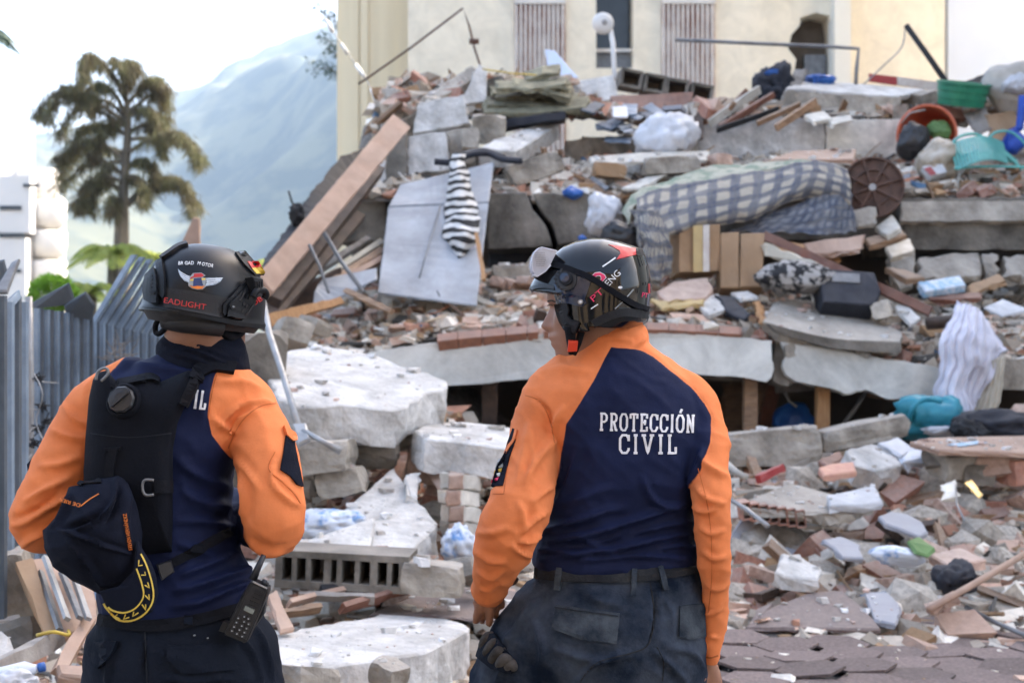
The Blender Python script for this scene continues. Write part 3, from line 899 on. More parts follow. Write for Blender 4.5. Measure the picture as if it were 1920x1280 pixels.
# third tier
slab('wall_fragment', [(1310, 236, 14.0), (1420, 218, 14.0), (1545, 222, 14.0), (1548, 300, 14.0), (1310, 305, 14.0)], .25, 'concrete_white', 'white plastered wall fragment with flaking patches', 'wall', jit=.012)
slab('wall_fragment', [(1550, 224, 13.98), (1694, 224, 13.98), (1690, 300, 13.98), (1550, 302, 13.98)], .25, 'plaster', 'smooth cream wall fragment beside the orange bucket', 'wall', jit=.006)
slab('wall_fragment', [(1060, 262, 14.0), (1310, 246, 14.0), (1310, 305, 14.0), (1060, 310, 14.0)], .25, 'concrete', 'low grey wall fragment behind the white boards', 'wall', jit=.015)
slab('roof_slab', [(1472, 166, 14.3), (1500, 153, 14.9), (1600, 156, 15.0), (1735, 168, 14.8), (1685, 180, 14.2)], .05, 'concrete_white', 'white topped roof slab on the crest', 'slab', jit=.008)
slab('roof_slab', [(1470, 170, 14.28), (1690, 183, 14.2), (1686, 218, 14.2), (1470, 204, 14.28)], .5, 'concrete', 'thick grey slab under the white topped roof slab', 'slab', jit=.01)
rock('concrete_chunk', 1725, 190, 14.6, (.3, .3, .2), 'concrete', 'grey lump at the end of the white topped roof slab', 'concrete')
rock('concrete_chunk', 1690, 215, 14.05, (.16, .14, .18), 'concrete', 'pale lump wedged beside the orange bucket', 'concrete')

# ---------------------------------------------------------------- left: fallen timber
slab('plank', [(738, 213, 12.3), (770, 238, 12.25), (512, 548, 10.1), (484, 515, 10.1)], .045, 'wood_pink', 'wide pinkish plank leaning steeply against the heap', 'plank', jit=.003)
bar('timber_beam', (706, 318, 12.4), (510, 565, 10.3), .13, .10, 'wood_dark', 'dark brown beam slanting under the wide pinkish plank', 'beam')
bar('timber_beam', (668, 400, 12.0), (486, 610, 10.1), .16, .06, 'wood_dark', 'lower dark beam slanting behind the grey pole', 'beam')
slab('torn_roofing', [(684, 278, 12.5), (640, 292, 12.2), (590, 352, 11.6), (556, 402, 11.2), (500, 482, 10.5), (488, 506, 10.3), (520, 482, 10.4), (600, 385, 11.4), (690, 292, 12.5)], .03, 'black', 'torn black roofing strip along the edge of the pinkish plank', 'roofing', jit=.012)
slab('plank', [(560, 420, 11.1), (600, 372, 11.5), (606, 380, 11.5), (520, 492, 10.5), (512, 488, 10.5)], .02, 'wood', 'splintered strip of brown wood on the torn roofing', 'plank')
rod('bent_rod', [(541, 358, 11), (547, 378, 11), (556, 395, 11.1), (560, 410, 11.1)], .008, 'black', 'short black wire standing up from the torn roofing', 'wire')
blob('black_rag', 558, 402, 11.0, (.045, .04, .07), 'black', 'small black rag caught on the torn roofing', 'rag', amp=.6)
rod('steel_pipe', [(603, 428, 11.0), (640, 490, 10.8), (682, 548, 10.5)], .017, 'metal_grey', 'grey steel pipe sloping below the pinkish plank', 'pipe')
rod('steel_pipe', [(580, 458, 10.6), (600, 500, 10.6), (616, 548, 10.4)], .012, 'metal_grey', 'thin short pipe parallel to the grey steel pipe', 'pipe')
for k, (a, b, mt, lb) in enumerate((((716, 455, 11.9), (606, 522, 11.2), 'cloth_cream', 'cream painted lath in the pile of laths'), ((716, 470, 11.7), (620, 530, 11.1), 'wood', 'brown lath below the cream painted lath'),
                                    ((716, 486, 11.5), (640, 528, 11.1), 'wood_pink', 'pink lath at the bottom of the pile of laths'), ((690, 448, 12.1), (596, 508, 11.4), 'wood_grey', 'grey lath on top of the pile of laths'))):
    bar('lath', a, b, .05, .05, mt, lb, 'lath', roll=20)
slab('plank', [(500, 588, 9.6), (640, 556, 10.2), (648, 566, 10.2), (510, 612, 9.6)], .05, 'wood_orange', 'brown board lying low towards the grey pole', 'plank', jit=.004)
slab('plank', [(640, 545, 10.3), (648, 538, 10.3), (735, 578, 10.0), (730, 586, 10.0)], .04, 'wood', 'short brown board at the foot of the leaning grey board', 'plank', jit=.004)
slab('metal_sheet', [(590, 545, 10.6), (604, 522, 11.0), (706, 502, 11.0), (706, 522, 10.8), (586, 580, 10.5)], .02, 'board_grey', 'flat grey sheet under the fallen laths', 'sheet', jit=.004)
slab('board', [(520, 560, 10.9), (640, 500, 11.2), (640, 545, 11.2), (520, 600, 10.9)], .03, 'wood_dark', 'dark board closing the hollow behind the grey sheet', 'board', jit=.006)
rock('concrete_chunk', 548, 628, 9.4, (.22, .2, .16), 'concrete', 'grey lump behind the grey pole', 'concrete')
rock('concrete_chunk', 590, 612, 9.6, (.18, .16, .1), 'concrete', 'flat grey lump by the low brown board', 'concrete')

# ---------------------------------------------------------------- leaning grey board and zebra cloth
gb = empty('leaning_board')
slab('panel', [(728, 388, 12.0), (916, 380, 12.0), (894, 572, 10.9), (708, 548, 10.9)], .02, 'board_grey', parent=gb, jit=.002)
slab('panel', [(728, 386, 12.0), (750, 346, 12.5), (926, 304, 12.6), (916, 378, 12.0)], .02, 'board_grey', parent=gb, jit=.002)
rod('fold', [(772, 572, 11.0), (795, 490, 11.2), (826, 385, 12.0)], .006, 'metal_grey', parent=gb)
tag(gb, 'large bent grey sheet board leaning on the heap', 'board'); settle(gb)
mz = mk('zebra', (.62, .60, .57), (.03, .028, .027), 9, .9, .1)
n_, l_ = mz.node_tree.nodes, mz.node_tree.links
wv = n_.new('ShaderNodeTexWave'); wv.bands_direction = 'Z'; wv.inputs['Scale'].default_value = 4.2; wv.inputs['Distortion'].default_value = 6; wv.inputs['Detail'].default_value = 1.5
tcn = [q for q in n_ if q.type == 'TEX_COORD'][0]; crn = [q for q in n_ if q.type == 'VALTORGB'][0]
l_.new(tcn.outputs['Object'], wv.inputs['Vector']); l_.new(wv.outputs['Fac'], crn.inputs[0]); crn.color_ramp.elements[0].position = .42; crn.color_ramp.elements[1].position = .52
sheet('zebra_cloth', [[(846, 290, 12.3), (858, 282, 12.25), (872, 290, 12.3)], [(842, 340, 12.1), (860, 335, 12.0), (880, 338, 12.1)], [(836, 395, 11.9), (864, 392, 11.75), (896, 392, 11.85)],
                      [(834, 440, 11.6), (866, 445, 11.4), (900, 432, 11.55)], [(846, 470, 11.5), (862, 480, 11.38), (888, 460, 11.5)]], 'zebra', 'zebra striped cloth hanging over the leaning grey board', 'cloth', amp=.028, freq=9, th=.014)
blob('crumpled_sheet', 872, 462, 11.5, (.07, .05, .08), 'cloth_white', 'white crumpled end of the zebra cloth', 'cloth', amp=.3)
bar('stick', (893, 438, 11.4), (908, 526, 10.9), .03, .03, 'wood_orange', 'thin wooden stick beside the zebra cloth', 'stick')
rod('dark_hose', [(815, 303, 12.5), (850, 304, 12.5), (880, 290, 12.6), (915, 288, 12.7), (940, 298, 12.6), (978, 302, 12.5)], .03, 'cloth_dark', 'dark padded strap lying behind the zebra cloth', 'strap', sm=5)
rod('dark_hose', [(868, 292, 12.7), (905, 284, 12.8), (945, 296, 12.7)], .035, 'black_plastic', 'black plastic handle on the dark padded strap', 'handle', sm=5)

# ---------------------------------------------------------------- crest, towards the palms
slab('wall_block', [(785, 192, 13.6), (868, 178, 13.6), (882, 232, 13.5), (776, 250, 13.5)], .3, 'concrete_white', 'large white wall block on the shoulder of the heap', 'wall block', jit=.01)
slab('wall_block', [(764, 256, 13.3), (836, 246, 13.3), (842, 318, 13.2), (762, 330, 13.2)], .35, 'concrete_white', 'white wall block below the large white one', 'wall block', jit=.01)
slab('wall_block', [(838, 246, 13.4), (886, 238, 13.4), (892, 300, 13.3), (842, 318, 13.3)], .3, 'concrete', 'grey stained wall block beside the lower white one', 'wall block', jit=.012)
slab('wall_block', [(724, 262, 13.2), (762, 250, 13.2), (762, 345, 13.1), (722, 356, 13.1)], .3, 'concrete_dark', 'dark upright wall stub next to the pinkish plank', 'wall block', jit=.012)
slab('wall_block', [(640, 372, 12.9), (722, 300, 13.2), (726, 352, 13.1), (690, 360, 13.0), (655, 390, 12.9)], .1, 'concrete_white', 'white plaster piece showing below the pinkish plank', 'wall block', jit=.01)
slab('roof_slab', [(706, 228, 14.2), (790, 182, 14.3), (888, 122, 14.5), (900, 140, 14.4), (800, 198, 14.1), (720, 250, 14.0)], .25, 'concrete', 'sloping grey roof slab running up to the crest', 'slab', jit=.015)
slab('plaster_shard', [(897, 120, 14.3), (914, 128, 14.3), (912, 190, 14.1), (862, 198, 14.0)], .06, 'concrete_white', 'bright triangular plaster shard at the crest', 'shard', jit=.008)
rock('concrete_chunk', 915, 245, 13.4, (.3, .25, .28), 'concrete', 'rounded grey lump below the stack of mats', 'concrete', sub=2)
rock('concrete_chunk', 882, 262, 13.2, (.16, .16, .2), 'concrete', 'small lump against the stained wall block', 'concrete')
rock('concrete_chunk', 930, 165, 14.4, (.2, .2, .18), 'concrete_dark', 'dark lump beside the stack of mats', 'concrete')
slab('concrete_slab', [(902, 278, 12.9), (925, 262, 13.2), (1046, 222, 13.9), (1050, 232, 13.8), (968, 284, 12.9)], .17, 'concrete_white', 'white topped slab tilted below the stack of mats', 'slab', jit=.008)
ms = [((905, 200), (1105, 190), 22), ((912, 188), (1110, 200), 16), ((925, 176), (1075, 170), 14), ((920, 168), (1085, 182), 14), ((930, 158), (1065, 150), 14), ((960, 150), (1070, 160), 14), ((985, 142), (1050, 128), 16), ((905, 212), (1060, 205), 18), ((1000, 152), (1072, 175), 16), ((915, 222), (1020, 208), 12)]
for k, (a, b, h) in enumerate(ms):
    d = 13.7 + .1 * (k % 4)
    yo = random.uniform(-5, 5)
    slab('mat', [(a[0], a[1] - h / 2, d + .3), ((a[0] + b[0]) / 2, (a[1] + b[1]) / 2 - h / 2 + yo, d + .2), (b[0], b[1] - h / 2, d + .3), (b[0] - 4, b[1] + h / 2, d), ((a[0] + b[0]) / 2, (a[1] + b[1]) / 2 + h / 2 + yo, d - .05), (a[0] + 3, a[1] + h / 2, d)], .05, 'mat_stack', 'olive drab mat in the bent stack on the crest', 'mat', jit=.012, group='stack of mats on the crest')
slab('dark_box', [(940, 224, 13.5), (1060, 208, 13.5), (1062, 222, 13.5), (942, 240, 13.5)], .3, 'cloth_dark', 'dark flat case under the stack of mats', 'case', jit=.004)
rod('yellow_rope', [(905, 130, 14.0), (960, 138, 13.9), (1020, 142, 13.9)], .008, 'yellow', 'yellow cord across the stack of mats', 'cord')
slab('glass_pane', [(1022, 92, 15.2), (1040, 95, 15.2), (1084, 145, 15.0), (1060, 150, 15.0), (1028, 130, 15.1)], .02, 'bluish_wall', 'pale pane sticking out of the crest', 'pane', jit=.004)
slab('plaster_shard', [(1080, 150, 14.8), (1150, 140, 14.8), (1162, 190, 14.6), (1130, 205, 14.5), (1090, 190, 14.6)], .1, 'concrete_white', 'rough white plaster piece next to the stack of mats', 'shard', jit=.014)
# hollow blocks on the crest
def hollow_block(px, py, D, s, rotz, label, nh=1, mat='concrete_dark', group=None):
    t = empty('hollow_block')
    m = Matrix.Translation(P(px, py, D)) @ Matrix.Rotation(math.radians(rotz[1]), 4, 'Y') @ Matrix.Rotation(math.radians(rotz[0]), 4, 'Z')
    w, d, h = s; wt = min(w / nh, h) * .16
    MB().box(-w / 2, w / 2, -d / 2, d / 2, h / 2 - wt, h / 2, m).obj('shell', mat, t)
    MB().box(-w / 2, w / 2, -d / 2, d / 2, -h / 2, -h / 2 + wt, m).obj('shell', mat, t)
    for k in range(nh + 1):
        x = -w / 2 + (w - wt) * k / nh
        MB().box(x, x + wt, -d / 2 + .001, d / 2, -h / 2 + wt, h / 2 - wt, m).obj('web', mat, t)
    MB().box(-w / 2 + .002, w / 2 - .002, d / 2 - .03, d / 2 - .001, -h / 2 + .002, h / 2 - .002, m).obj('back', mat, t)
    tag(t, label, 'block', group); settle(t)
for k in range(4):
    hollow_block(1180 + 44 * k, 152 + 9 * k, 15.0 - .02 * k, (.235, .3, .19), (random.uniform(-8, 8), 8 + random.uniform(-5, 5)), 'grey hollow block in the row along the crest', group='hollow blocks along the crest')
slab('red_plywood', [(1144, 180, 14.4), (1300, 172, 14.4), (1292, 218, 14.2), (1240, 212, 14.2), (1150, 206, 14.2)], .03, 'wood_red', 'dull red panel below the row of hollow blocks', 'panel', jit=.004)
slab('panel_offcut', [(1205, 200, 14.1), (1220, 192, 14.1), (1262, 222, 13.9), (1290, 240, 13.8), (1250, 228, 13.8)], .02, 'board_grey', 'grey offcut lying against the dull red panel', 'panel', jit=.006)
slab('brown_board', [(1290, 190, 14.2), (1320, 185, 14.2), (1318, 258, 13.8), (1292, 265, 13.8)], .03, 'wood_dark', 'dark brown upright board beside the dull red panel', 'board', jit=.006)
for k in range(16):
    cx, cy = 1168 + random.gauss(0, 26), 228 + random.gauss(0, 17)
    s = random.uniform(14, 26); an = random.uniform(0, 6.3); d = 13.75 + random.uniform(-.15, .15)
    slab('magazine', [(cx + s * math.cos(an + a) * 1.2, cy + s * .45 * math.sin(an + a), d + .25 * math.sin(an + a) * -1) for a in (.5, 2.6, 3.6, 5.8)], .015, 'magazine' if k % 4 else 'paper', 'loose magazine in the paper heap below the dull red panel', 'magazine', jit=.004, group='loose magazines below the dull red panel')
blob('white_sack', 1254, 262, 13.4, (.22, .16, .19), 'bag_white', 'lumpy white plastic sack beside the magazines', 'sack', amp=.3)
for k, (a, b, w, mt, lb) in enumerate((((1330, 232, 13.9), (1424, 168, 14.3), .09, 'plaster', 'pale board sloping up behind the white plastered fragment'), ((1350, 240, 13.8), (1450, 178, 14.2), .06, 'wood_red', 'reddish slat next to the pale sloping board'), ((1345, 244, 13.75), (1460, 205, 14.0), .06, 'black', 'black slat under the reddish slat'),
                                       ((1420, 232, 13.8), (1500, 196, 14.0), .05, 'wood', 'brown slat lying by the thick grey slab'), ((1455, 240, 13.7), (1530, 190, 13.9), .07, 'wood', 'short brown slat pointing at the white topped roof slab'), ((1330, 222, 14.1), (1400, 186, 14.3), .05, 'wood_dark', 'dark slat behind the pale sloping board'), ((1490, 215, 13.9), (1600, 222, 13.9), .05, 'wood_dark', 'dark slat flat under the thick grey slab'))):
    bar('slat', a, b, w, .03, mt, lb, 'slat', roll=30)
slab('white_tile', [(1510, 214, 13.8), (1545, 208, 13.9), (1562, 222, 13.7), (1525, 228, 13.6)], .04, 'plaster', 'white tile on top of the plastered fragment', 'tile')
slab('white_tile', [(1545, 222, 13.8), (1592, 214, 13.9), (1600, 224, 13.7), (1560, 232, 13.6)], .04, 'plaster', 'second white tile next to the brown slat', 'tile')
blob('dark_bundle', 1455, 160, 14.7, (.17, .14, .17), 'cloth_dark', 'dark bundle with blue rag on the crest', 'bundle', amp=.4)
blob('blue_rag', 1452, 137, 14.6, (.07, .05, .035), 'bag_blue', 'blue rag on the dark bundle', 'rag', amp=.5)
slab('board', [(1478, 158, 14.6), (1490, 130, 14.8), (1512, 128, 14.8), (1500, 160, 14.6)], .05, 'wood_grey', 'upright grey board beside the dark bundle', 'board')
blob('blue_rag', 1535, 152, 14.9, (.12, .1, .05), 'bag_blue', 'dark blue rag lying behind the white topped roof slab', 'rag', amp=.5)
sg = empty('shop_sign')
slab('panel', [(1630, 138, 15.0), (1682, 144, 15.0), (1682, 160, 15.0), (1630, 153, 15.0)], .03, 'red', parent=sg, jit=0)
slab('panel', [(1683, 144, 15.0), (1775, 156, 15.0), (1775, 172, 15.0), (1683, 160, 15.0)], .03, 'white_tape', parent=sg, jit=0)
tag(sg, 'red and white sign strip lying along the crest', 'sign'); settle(sg)
# rods, lamp, pipes
rod('bent_rod', [(672, 158, 15), (690, 146, 15), (770, 90, 15), (868, 16, 15), (880, 50, 15), (890, 92, 15), (902, 128, 14.6)], .012, 'rust', 'thin rusty rod bent to a point above the crest', 'rod')
rod('clamp', [(880, 78, 15), (898, 78, 15)], .03, 'rust', 'small rusty clamp on the bent rod', 'clamp')
rod('water_pipe', [(1266, 75, 15.2), (1420, 82, 15.1), (1560, 88, 15.0), (1610, 92, 15.0), (1606, 130, 14.9), (1604, 170, 14.9)], .02, 'metal_grey', 'long grey water pipe bent down at its end', 'pipe')
rod('steel_pole', [(1699, 48, 15), (1740, 105, 14.9), (1778, 160, 14.6)], .03, 'black', 'black pole slanting over the green tub', 'pole')
rod('wire', [(1697, 56, 15), (1690, 90, 15), (1655, 125, 15), (1618, 160, 14.9)], .008, 'metal_pale', 'pale wire hanging from the black pole', 'wire', sm=5)
lp = empty('round_lamp')
m = Matrix.Translation(P(1131, 44, 15.5)) @ Matrix.Rotation(math.radians(90), 4, 'X') @ Matrix.Rotation(math.radians(14), 4, 'Y')
MB().lathe([(.0, .05), (.07, .045), (.115, .02), (.12, -.02), (.09, -.07), (.0, -.09)], m, 24).obj('head', 'white_wall', lp, True)
MB().lathe([(.0, .058), (.03, .055), (.035, .04)], m, 16).obj('boss', 'metal_pale', lp, True)
MB().tube([P(1143, 50, 15.55), P(1149, 80, 15.5), P(1153, 150, 15.2)], .028, 8).obj('post', 'white_wall', lp, True)
tag(lp, 'white disc on a slim white post standing on the crest', 'lamp'); settle(lp)
rp = empty('rope_of_tubes')
pts = smooth_path([(606, 30, 16), (632, 72, 16), (660, 112, 16), (690, 155, 15.6), (712, 205, 15.0)], 4)
MB().tube([P(*p) for p in pts], .006, 5).obj('cord', 'metal_grey', rp, True)
for i in range(0, len(pts) - 2, 4):
    MB().tube([P(*pts[i + 1]), P(*pts[i + 3])], .022, 8).obj('tube', 'white_wall', rp, True)
tag(rp, 'string of white tubes hanging beside the cream block', 'string'); settle(rp)

# ---------------------------------------------------------------- crest, household goods
gt = empty('green_tub')
m = Matrix.Translation(P(1801, 198, 13.9)) @ Matrix.Rotation(math.radians(14), 4, 'X') @ Matrix.Rotation(math.radians(5), 4, 'Y')
MB().lathe([(.0, .0), (.22, 0), (.225, .06), (.232, .065), (.235, .13), (.245, .135), (.25, .2), (.262, .205), (.262, .225), (.24, .225), (.235, .2), (.215, .03), (0, .03)], m, 32).obj('shell', 'green_plastic', gt, False)
tag(gt, 'round green plastic tub standing on the crest', 'tub'); settle(gt)
for k in range(4):
    a = random.uniform(0, 3); cx, cy = 1800 + random.uniform(-15, 15), 178 + random.uniform(-7, 4)
    slab('paper_scrap', [(cx + 28 * math.cos(a + q), cy + 9 * math.sin(a + q), 13.85) for q in (.4, 2.4, 3.7, 5.6)], .03, ['paper', 'cardboard', 'pink_box', 'paper'][k], ['white paper pad in the green tub', 'brown card in the green tub', 'pinkish box lid in the green tub', 'torn white sheet in the green tub'][k], 'scrap', jit=.004)
ob = empty('orange_bucket')
ax = Vector((-.42, -.9, -.08)).normalized()
m = Matrix.Translation(P(1738, 252, 13.55)) @ ax.to_track_quat('Z', 'Y').to_matrix().to_4x4()
MB().lathe([(0, -.52), (.2, -.52), (.215, -.48), (.262, -.03), (.27, 0), (.285, 0), (.285, .025), (.262, .025), (.25, -.02), (.205, -.46), (0, -.47)], m, 36).obj('shell', 'orange_plastic', ob, True)
MB().tube([P(1690, 232, 13.4), P(1706, 212, 13.35), P(1735, 206, 13.35)], .008, 6).obj('handle', 'metal_pale', ob, True)
tag(ob, 'orange plastic bucket lying on its side with rubbish spilling out', 'bucket'); settle(ob)
blob('black_rubbish_bag', 1714, 262, 13.38, (.12, .1, .14), 'bag_black', 'shiny black rubbish bag in the mouth of the orange bucket', 'bag', amp=.3, freq=3)
blob('floral_bundle', 1762, 248, 13.5, (.08, .08, .08), 'leafgreen', 'green patterned bundle inside the orange bucket', 'bundle', amp=.4)
blob('clear_sack', 1755, 302, 13.0, (.16, .14, .16), 'clear_bag', 'cloudy plastic sack in front of the orange bucket', 'sack', amp=.25)
rb = empty('food_box')
slab('carton', [(1728, 312, 12.85), (1765, 304, 12.85), (1776, 322, 12.8), (1745, 332, 12.8)], .08, 'paper', parent=rb, jit=.002)
slab('red_band', [(1732, 316, 12.835), (1745, 312, 12.835), (1756, 326, 12.79), (1745, 329, 12.79)], .004, 'red', parent=rb, jit=0, cham=.001)
tag(rb, 'small white and red carton by the cloudy sack', 'carton'); settle(rb)
tb = empty('turquoise_basket')
def basket_grid(A, B, Cc, Dd, nu, nv, bow):
    g = lambda u, w: (A.lerp(B, u)).lerp(Dd.lerp(Cc, u), w) + Vector((0, -bow * math.sin(math.pi * u), bow * .5 * math.sin(math.pi * u)))
    m = MB()
    for i in range(nu + 1):
        m.tube([g(i / nu, k / 4) for k in range(5)], .0085, 4)
    for j in range(nv + 1):
        m.tube([g(k / 10, j / nv) for k in range(11)], .0085, 4)
    return m
basket_grid(P(1782, 272, 13.0), P(1880, 268, 13.2), P(1888, 306, 12.8), P(1795, 318, 12.7), 18, 9, .1).obj('lattice', 'turquoise', tb)
basket_grid(P(1830, 250, 13.2), P(1905, 300, 13.3), P(1915, 318, 13.0), P(1845, 262, 13.0), 14, 5, .02).obj('lattice', 'turquoise', tb)
rod('rim', [(1780, 274, 12.98), (1800, 256, 13.05), (1830, 252, 13.1), (1860, 270, 13.1), (1896, 305, 13.0)], .014, 'turquoise', parent=tb, sm=5)
rod('handle', [(1852, 262, 13.2), (1868, 248, 13.2), (1895, 248, 13.2), (1920, 268, 13.2), (1935, 300, 13.2)], .012, 'turquoise', parent=tb, sm=5)
rod('rim', [(1790, 316, 12.7), (1850, 312, 12.75), (1930, 314, 12.8)], .012, 'turquoise', parent=tb, sm=4)
tag(tb, 'turquoise latticed plastic basket tipped over on the ledge', 'basket'); settle(tb)
blob('blue_canister', 1900, 268, 13.5, (.10, .1, .12), 'blue_plastic', 'round blue plastic vessel behind the turquoise basket', 'vessel', amp=.08, freq=1)
rod('blue_chair_leg', [(1918, 180, 13.6), (1912, 240, 13.6), (1890, 252, 13.6)], .04, 'blue_plastic', 'blue plastic bar standing above the turquoise basket', 'bar')
blob('mattress_roll', 1905, 170, 14.0, (.28, .2, .24), 'sack', 'pale rolled bedding piled beside the green tub', 'bedding', amp=.18, freq=1.4)
blob('paper_wad', 1910, 158, 13.75, (.1, .05, .08), 'bag_white', 'white paper wad stuck on the rolled bedding', 'paper', amp=.5)
bar('timber', (1846, 165, 14.2), (1930, 128, 14.3), .06, .05, 'wood_dark', 'dark timber lying over the rolled bedding', 'timber')
slab('dark_board', [(1772, 168, 14.2), (1862, 132, 14.4), (1872, 146, 14.3), (1862, 160, 14.2), (1782, 182, 14.1)], .03, 'black', 'black board propped behind the green tub', 'board')
slab('cardboard_sheet', [(1850, 215, 13.8), (1905, 205, 13.9), (1912, 262, 13.6), (1862, 270, 13.6)], .03, 'cardboard', 'brown cardboard below the rolled bedding', 'cardboard')
slab('cardboard_sheet', [(1808, 212, 13.9), (1850, 200, 13.9), (1860, 240, 13.7), (1830, 250, 13.6)], .03, 'wood_grey', 'grey brown card wedged under the green tub', 'cardboard')
for k, (a, b) in enumerate((((1716, 222, 14.2), (1770, 190, 14.3)), ((1690, 240, 14.1), (1768, 202, 14.2)), ((1700, 232, 14.2), (1750, 212, 14.3)))):
    bar('slat', a, b, .05, .03, 'wood_grey' if k else 'wood_dark', ['dark slat leaning towards the green tub', 'grey slat leaning below the dark one', 'short grey slat by the grey lump'][k], 'slat')

# ---------------------------------------------------------------- plaid blanket, drum and boxes
mp = mk('plaid', (.40, .36, .29), (.28, .25, .21), 5, .95, .2, 90)
n_, l_ = mp.node_tree.nodes, mp.node_tree.links
uvn = n_.new('ShaderNodeUVMap'); sp = n_.new('ShaderNodeSeparateXYZ')
wn = n_.new('ShaderNodeTexNoise'); wn.inputs['Scale'].default_value = 5; wn.inputs['Detail'].default_value = 3; l_.new(uvn.outputs[0], wn.inputs['Vector'])
wm = n_.new('ShaderNodeVectorMath'); wm.operation = 'MULTIPLY_ADD'; l_.new(wn.outputs['Color'], wm.inputs[0]); wm.inputs[1].default_value = (.025, .05, 0); l_.new(uvn.outputs[0], wm.inputs[2])
l_.new(wm.outputs[0], sp.inputs[0])
def stripe(out, fr, lo, hi):
    a = n_.new('ShaderNodeMath'); a.operation = 'MULTIPLY'; a.inputs[1].default_value = fr; l_.new(out, a.inputs[0])
    b = n_.new('ShaderNodeMath'); b.operation = 'FRACT'; l_.new(a.outputs[0], b.inputs[0])
    c = n_.new('ShaderNodeMath'); c.operation = 'PINGPONG'; c.inputs[1].default_value = .5; l_.new(b.outputs[0], c.inputs[0])
    d = n_.new('ShaderNodeMapRange'); d.inputs[1].default_value = lo; d.inputs[2].default_value = hi; l_.new(c.outputs[0], d.inputs[0])
    return d.outputs[0]
bd = [q for q in n_ if q.type == 'BSDF_PRINCIPLED'][0]
prev = None
for src, fr, lo, hi, colr in ((sp.outputs[0], 13, .24, .31, (.032, .048, .092)), (sp.outputs[1], 5, .25, .31, (.032, .048, .092)), (sp.outputs[0], 13, .44, .47, (.10, .10, .11)), (sp.outputs[1], 5, .44, .47, (.12, .11, .10))):
    s = stripe(src, fr, lo, hi)
    ml = n_.new('ShaderNodeMath'); ml.operation = 'MULTIPLY'; ml.inputs[1].default_value = .74; l_.new(s, ml.inputs[0])
    mx = n_.new('ShaderNodeMix'); mx.data_type = 'RGBA'
    l_.new(ml.outputs[0], mx.inputs[0]); mx.inputs[7].default_value = (*colr, 1)
    if prev is None: l_.new([q for q in n_ if q.type == 'VALTORGB'][0].outputs[0], mx.inputs[6])
    else: l_.new(prev, mx.inputs[6])
    prev = mx.outputs[2]
dn = n_.new('ShaderNodeTexNoise'); dn.inputs['Scale'].default_value = 6; dn.inputs['Detail'].default_value = 8; l_.new(uvn.outputs[0], dn.inputs['Vector'])
dm = n_.new('ShaderNodeMapRange'); dm.inputs[1].default_value = .4; dm.inputs[2].default_value = .75; dm.inputs[4].default_value = .32; l_.new(dn.outputs[0], dm.inputs[0])
dx = n_.new('ShaderNodeMix'); dx.data_type = 'RGBA'; l_.new(dm.outputs[0], dx.inputs[0]); l_.new(prev, dx.inputs[6]); dx.inputs[7].default_value = (.40, .37, .32, 1)
l_.new(dx.outputs[2], bd.inputs['Base Color'])
mk('blanket_green', (.40, .385, .31), (.20, .25, .19), 7, .95, .2, 90, lo=.42, hi=.55)
bl = empty('plaid_blanket')
sheet('drape', [[(1195, 372, 11.7), (1240, 352, 11.8), (1330, 335, 11.9), (1440, 318, 12.0), (1530, 302, 12.1), (1590, 318, 12.1)],
                [(1192, 400, 11.3), (1240, 390, 11.4), (1330, 368, 11.5), (1440, 348, 11.7), (1530, 328, 11.8), (1594, 345, 11.9)],
                [(1198, 440, 11.15), (1250, 432, 11.2), (1330, 408, 11.3), (1430, 385, 11.5), (1520, 352, 11.7), (1596, 370, 11.8)],
                [(1205, 470, 11.15), (1256, 445, 11.25), (1330, 426, 11.35), (1420, 408, 11.5), (1510, 370, 11.75), (1596, 392, 11.85)]], 'plaid', parent=bl, amp=.02, freq=6, n=16)
sheet('drape', [[(1180, 392, 11.5), (1206, 392, 11.25), (1236, 392, 11.3)], [(1192, 430, 11.3), (1216, 436, 11.1), (1252, 440, 11.2)], [(1200, 480, 11.2), (1222, 486, 11.05), (1262, 480, 11.2)], [(1208, 520, 11.2), (1230, 526, 11.05), (1258, 518, 11.2)]], 'plaid', parent=bl, amp=.028, freq=9, n=14)
md_ = MATS['plaid'].copy(); md_.name = 'plaid_dark'; MATS['plaid_dark'] = md_
_cr = [q for q in md_.node_tree.nodes if q.type == 'VALTORGB'][0].color_ramp
_cr.elements[0].color = (.10, .115, .15, 1); _cr.elements[1].color = (.20, .205, .22, 1)
sheet('drape', [[(1420, 405, 11.65), (1500, 380, 11.75), (1560, 350, 11.85), (1592, 345, 11.95)], [(1400, 420, 11.6), (1490, 408, 11.6), (1560, 392, 11.7), (1600, 395, 11.85)], [(1355, 434, 11.6), (1450, 436, 11.55), (1550, 438, 11.6), (1604, 436, 11.8)]], 'plaid_dark', parent=bl, amp=.025, freq=10, n=14)
sheet('lining', [[(1168, 398, 11.75), (1190, 362, 11.9), (1260, 335, 12.1), (1340, 312, 12.25), (1430, 304, 12.3), (1520, 300, 12.3)], [(1178, 420, 11.6), (1200, 378, 11.75), (1262, 352, 11.85), (1340, 334, 11.95), (1440, 318, 12.05), (1530, 303, 12.15)]], 'blanket_green', parent=bl, amp=.02, freq=6)
tag(bl, 'blue and grey plaid blanket draped over cardboard boxes', 'blanket'); settle(bl)
dr = empty('drum_lid')
ax = Vector((-.25, -.95, .15)).normalized()
m = Matrix.Translation(P(1636, 352, 12.1)) @ ax.to_track_quat('Z', 'Y').to_matrix().to_4x4()
MB().lathe([(0, 0), (.245, 0), (.25, .03), (.265, .03), (.265, -.03), (0, -.03)], m, 40).obj('disc', 'rust', dr)
MB().lathe([(.15, .002), (.15, .02), (.165, .02), (.165, .002)], m, 32).obj('ring', 'rust', dr)
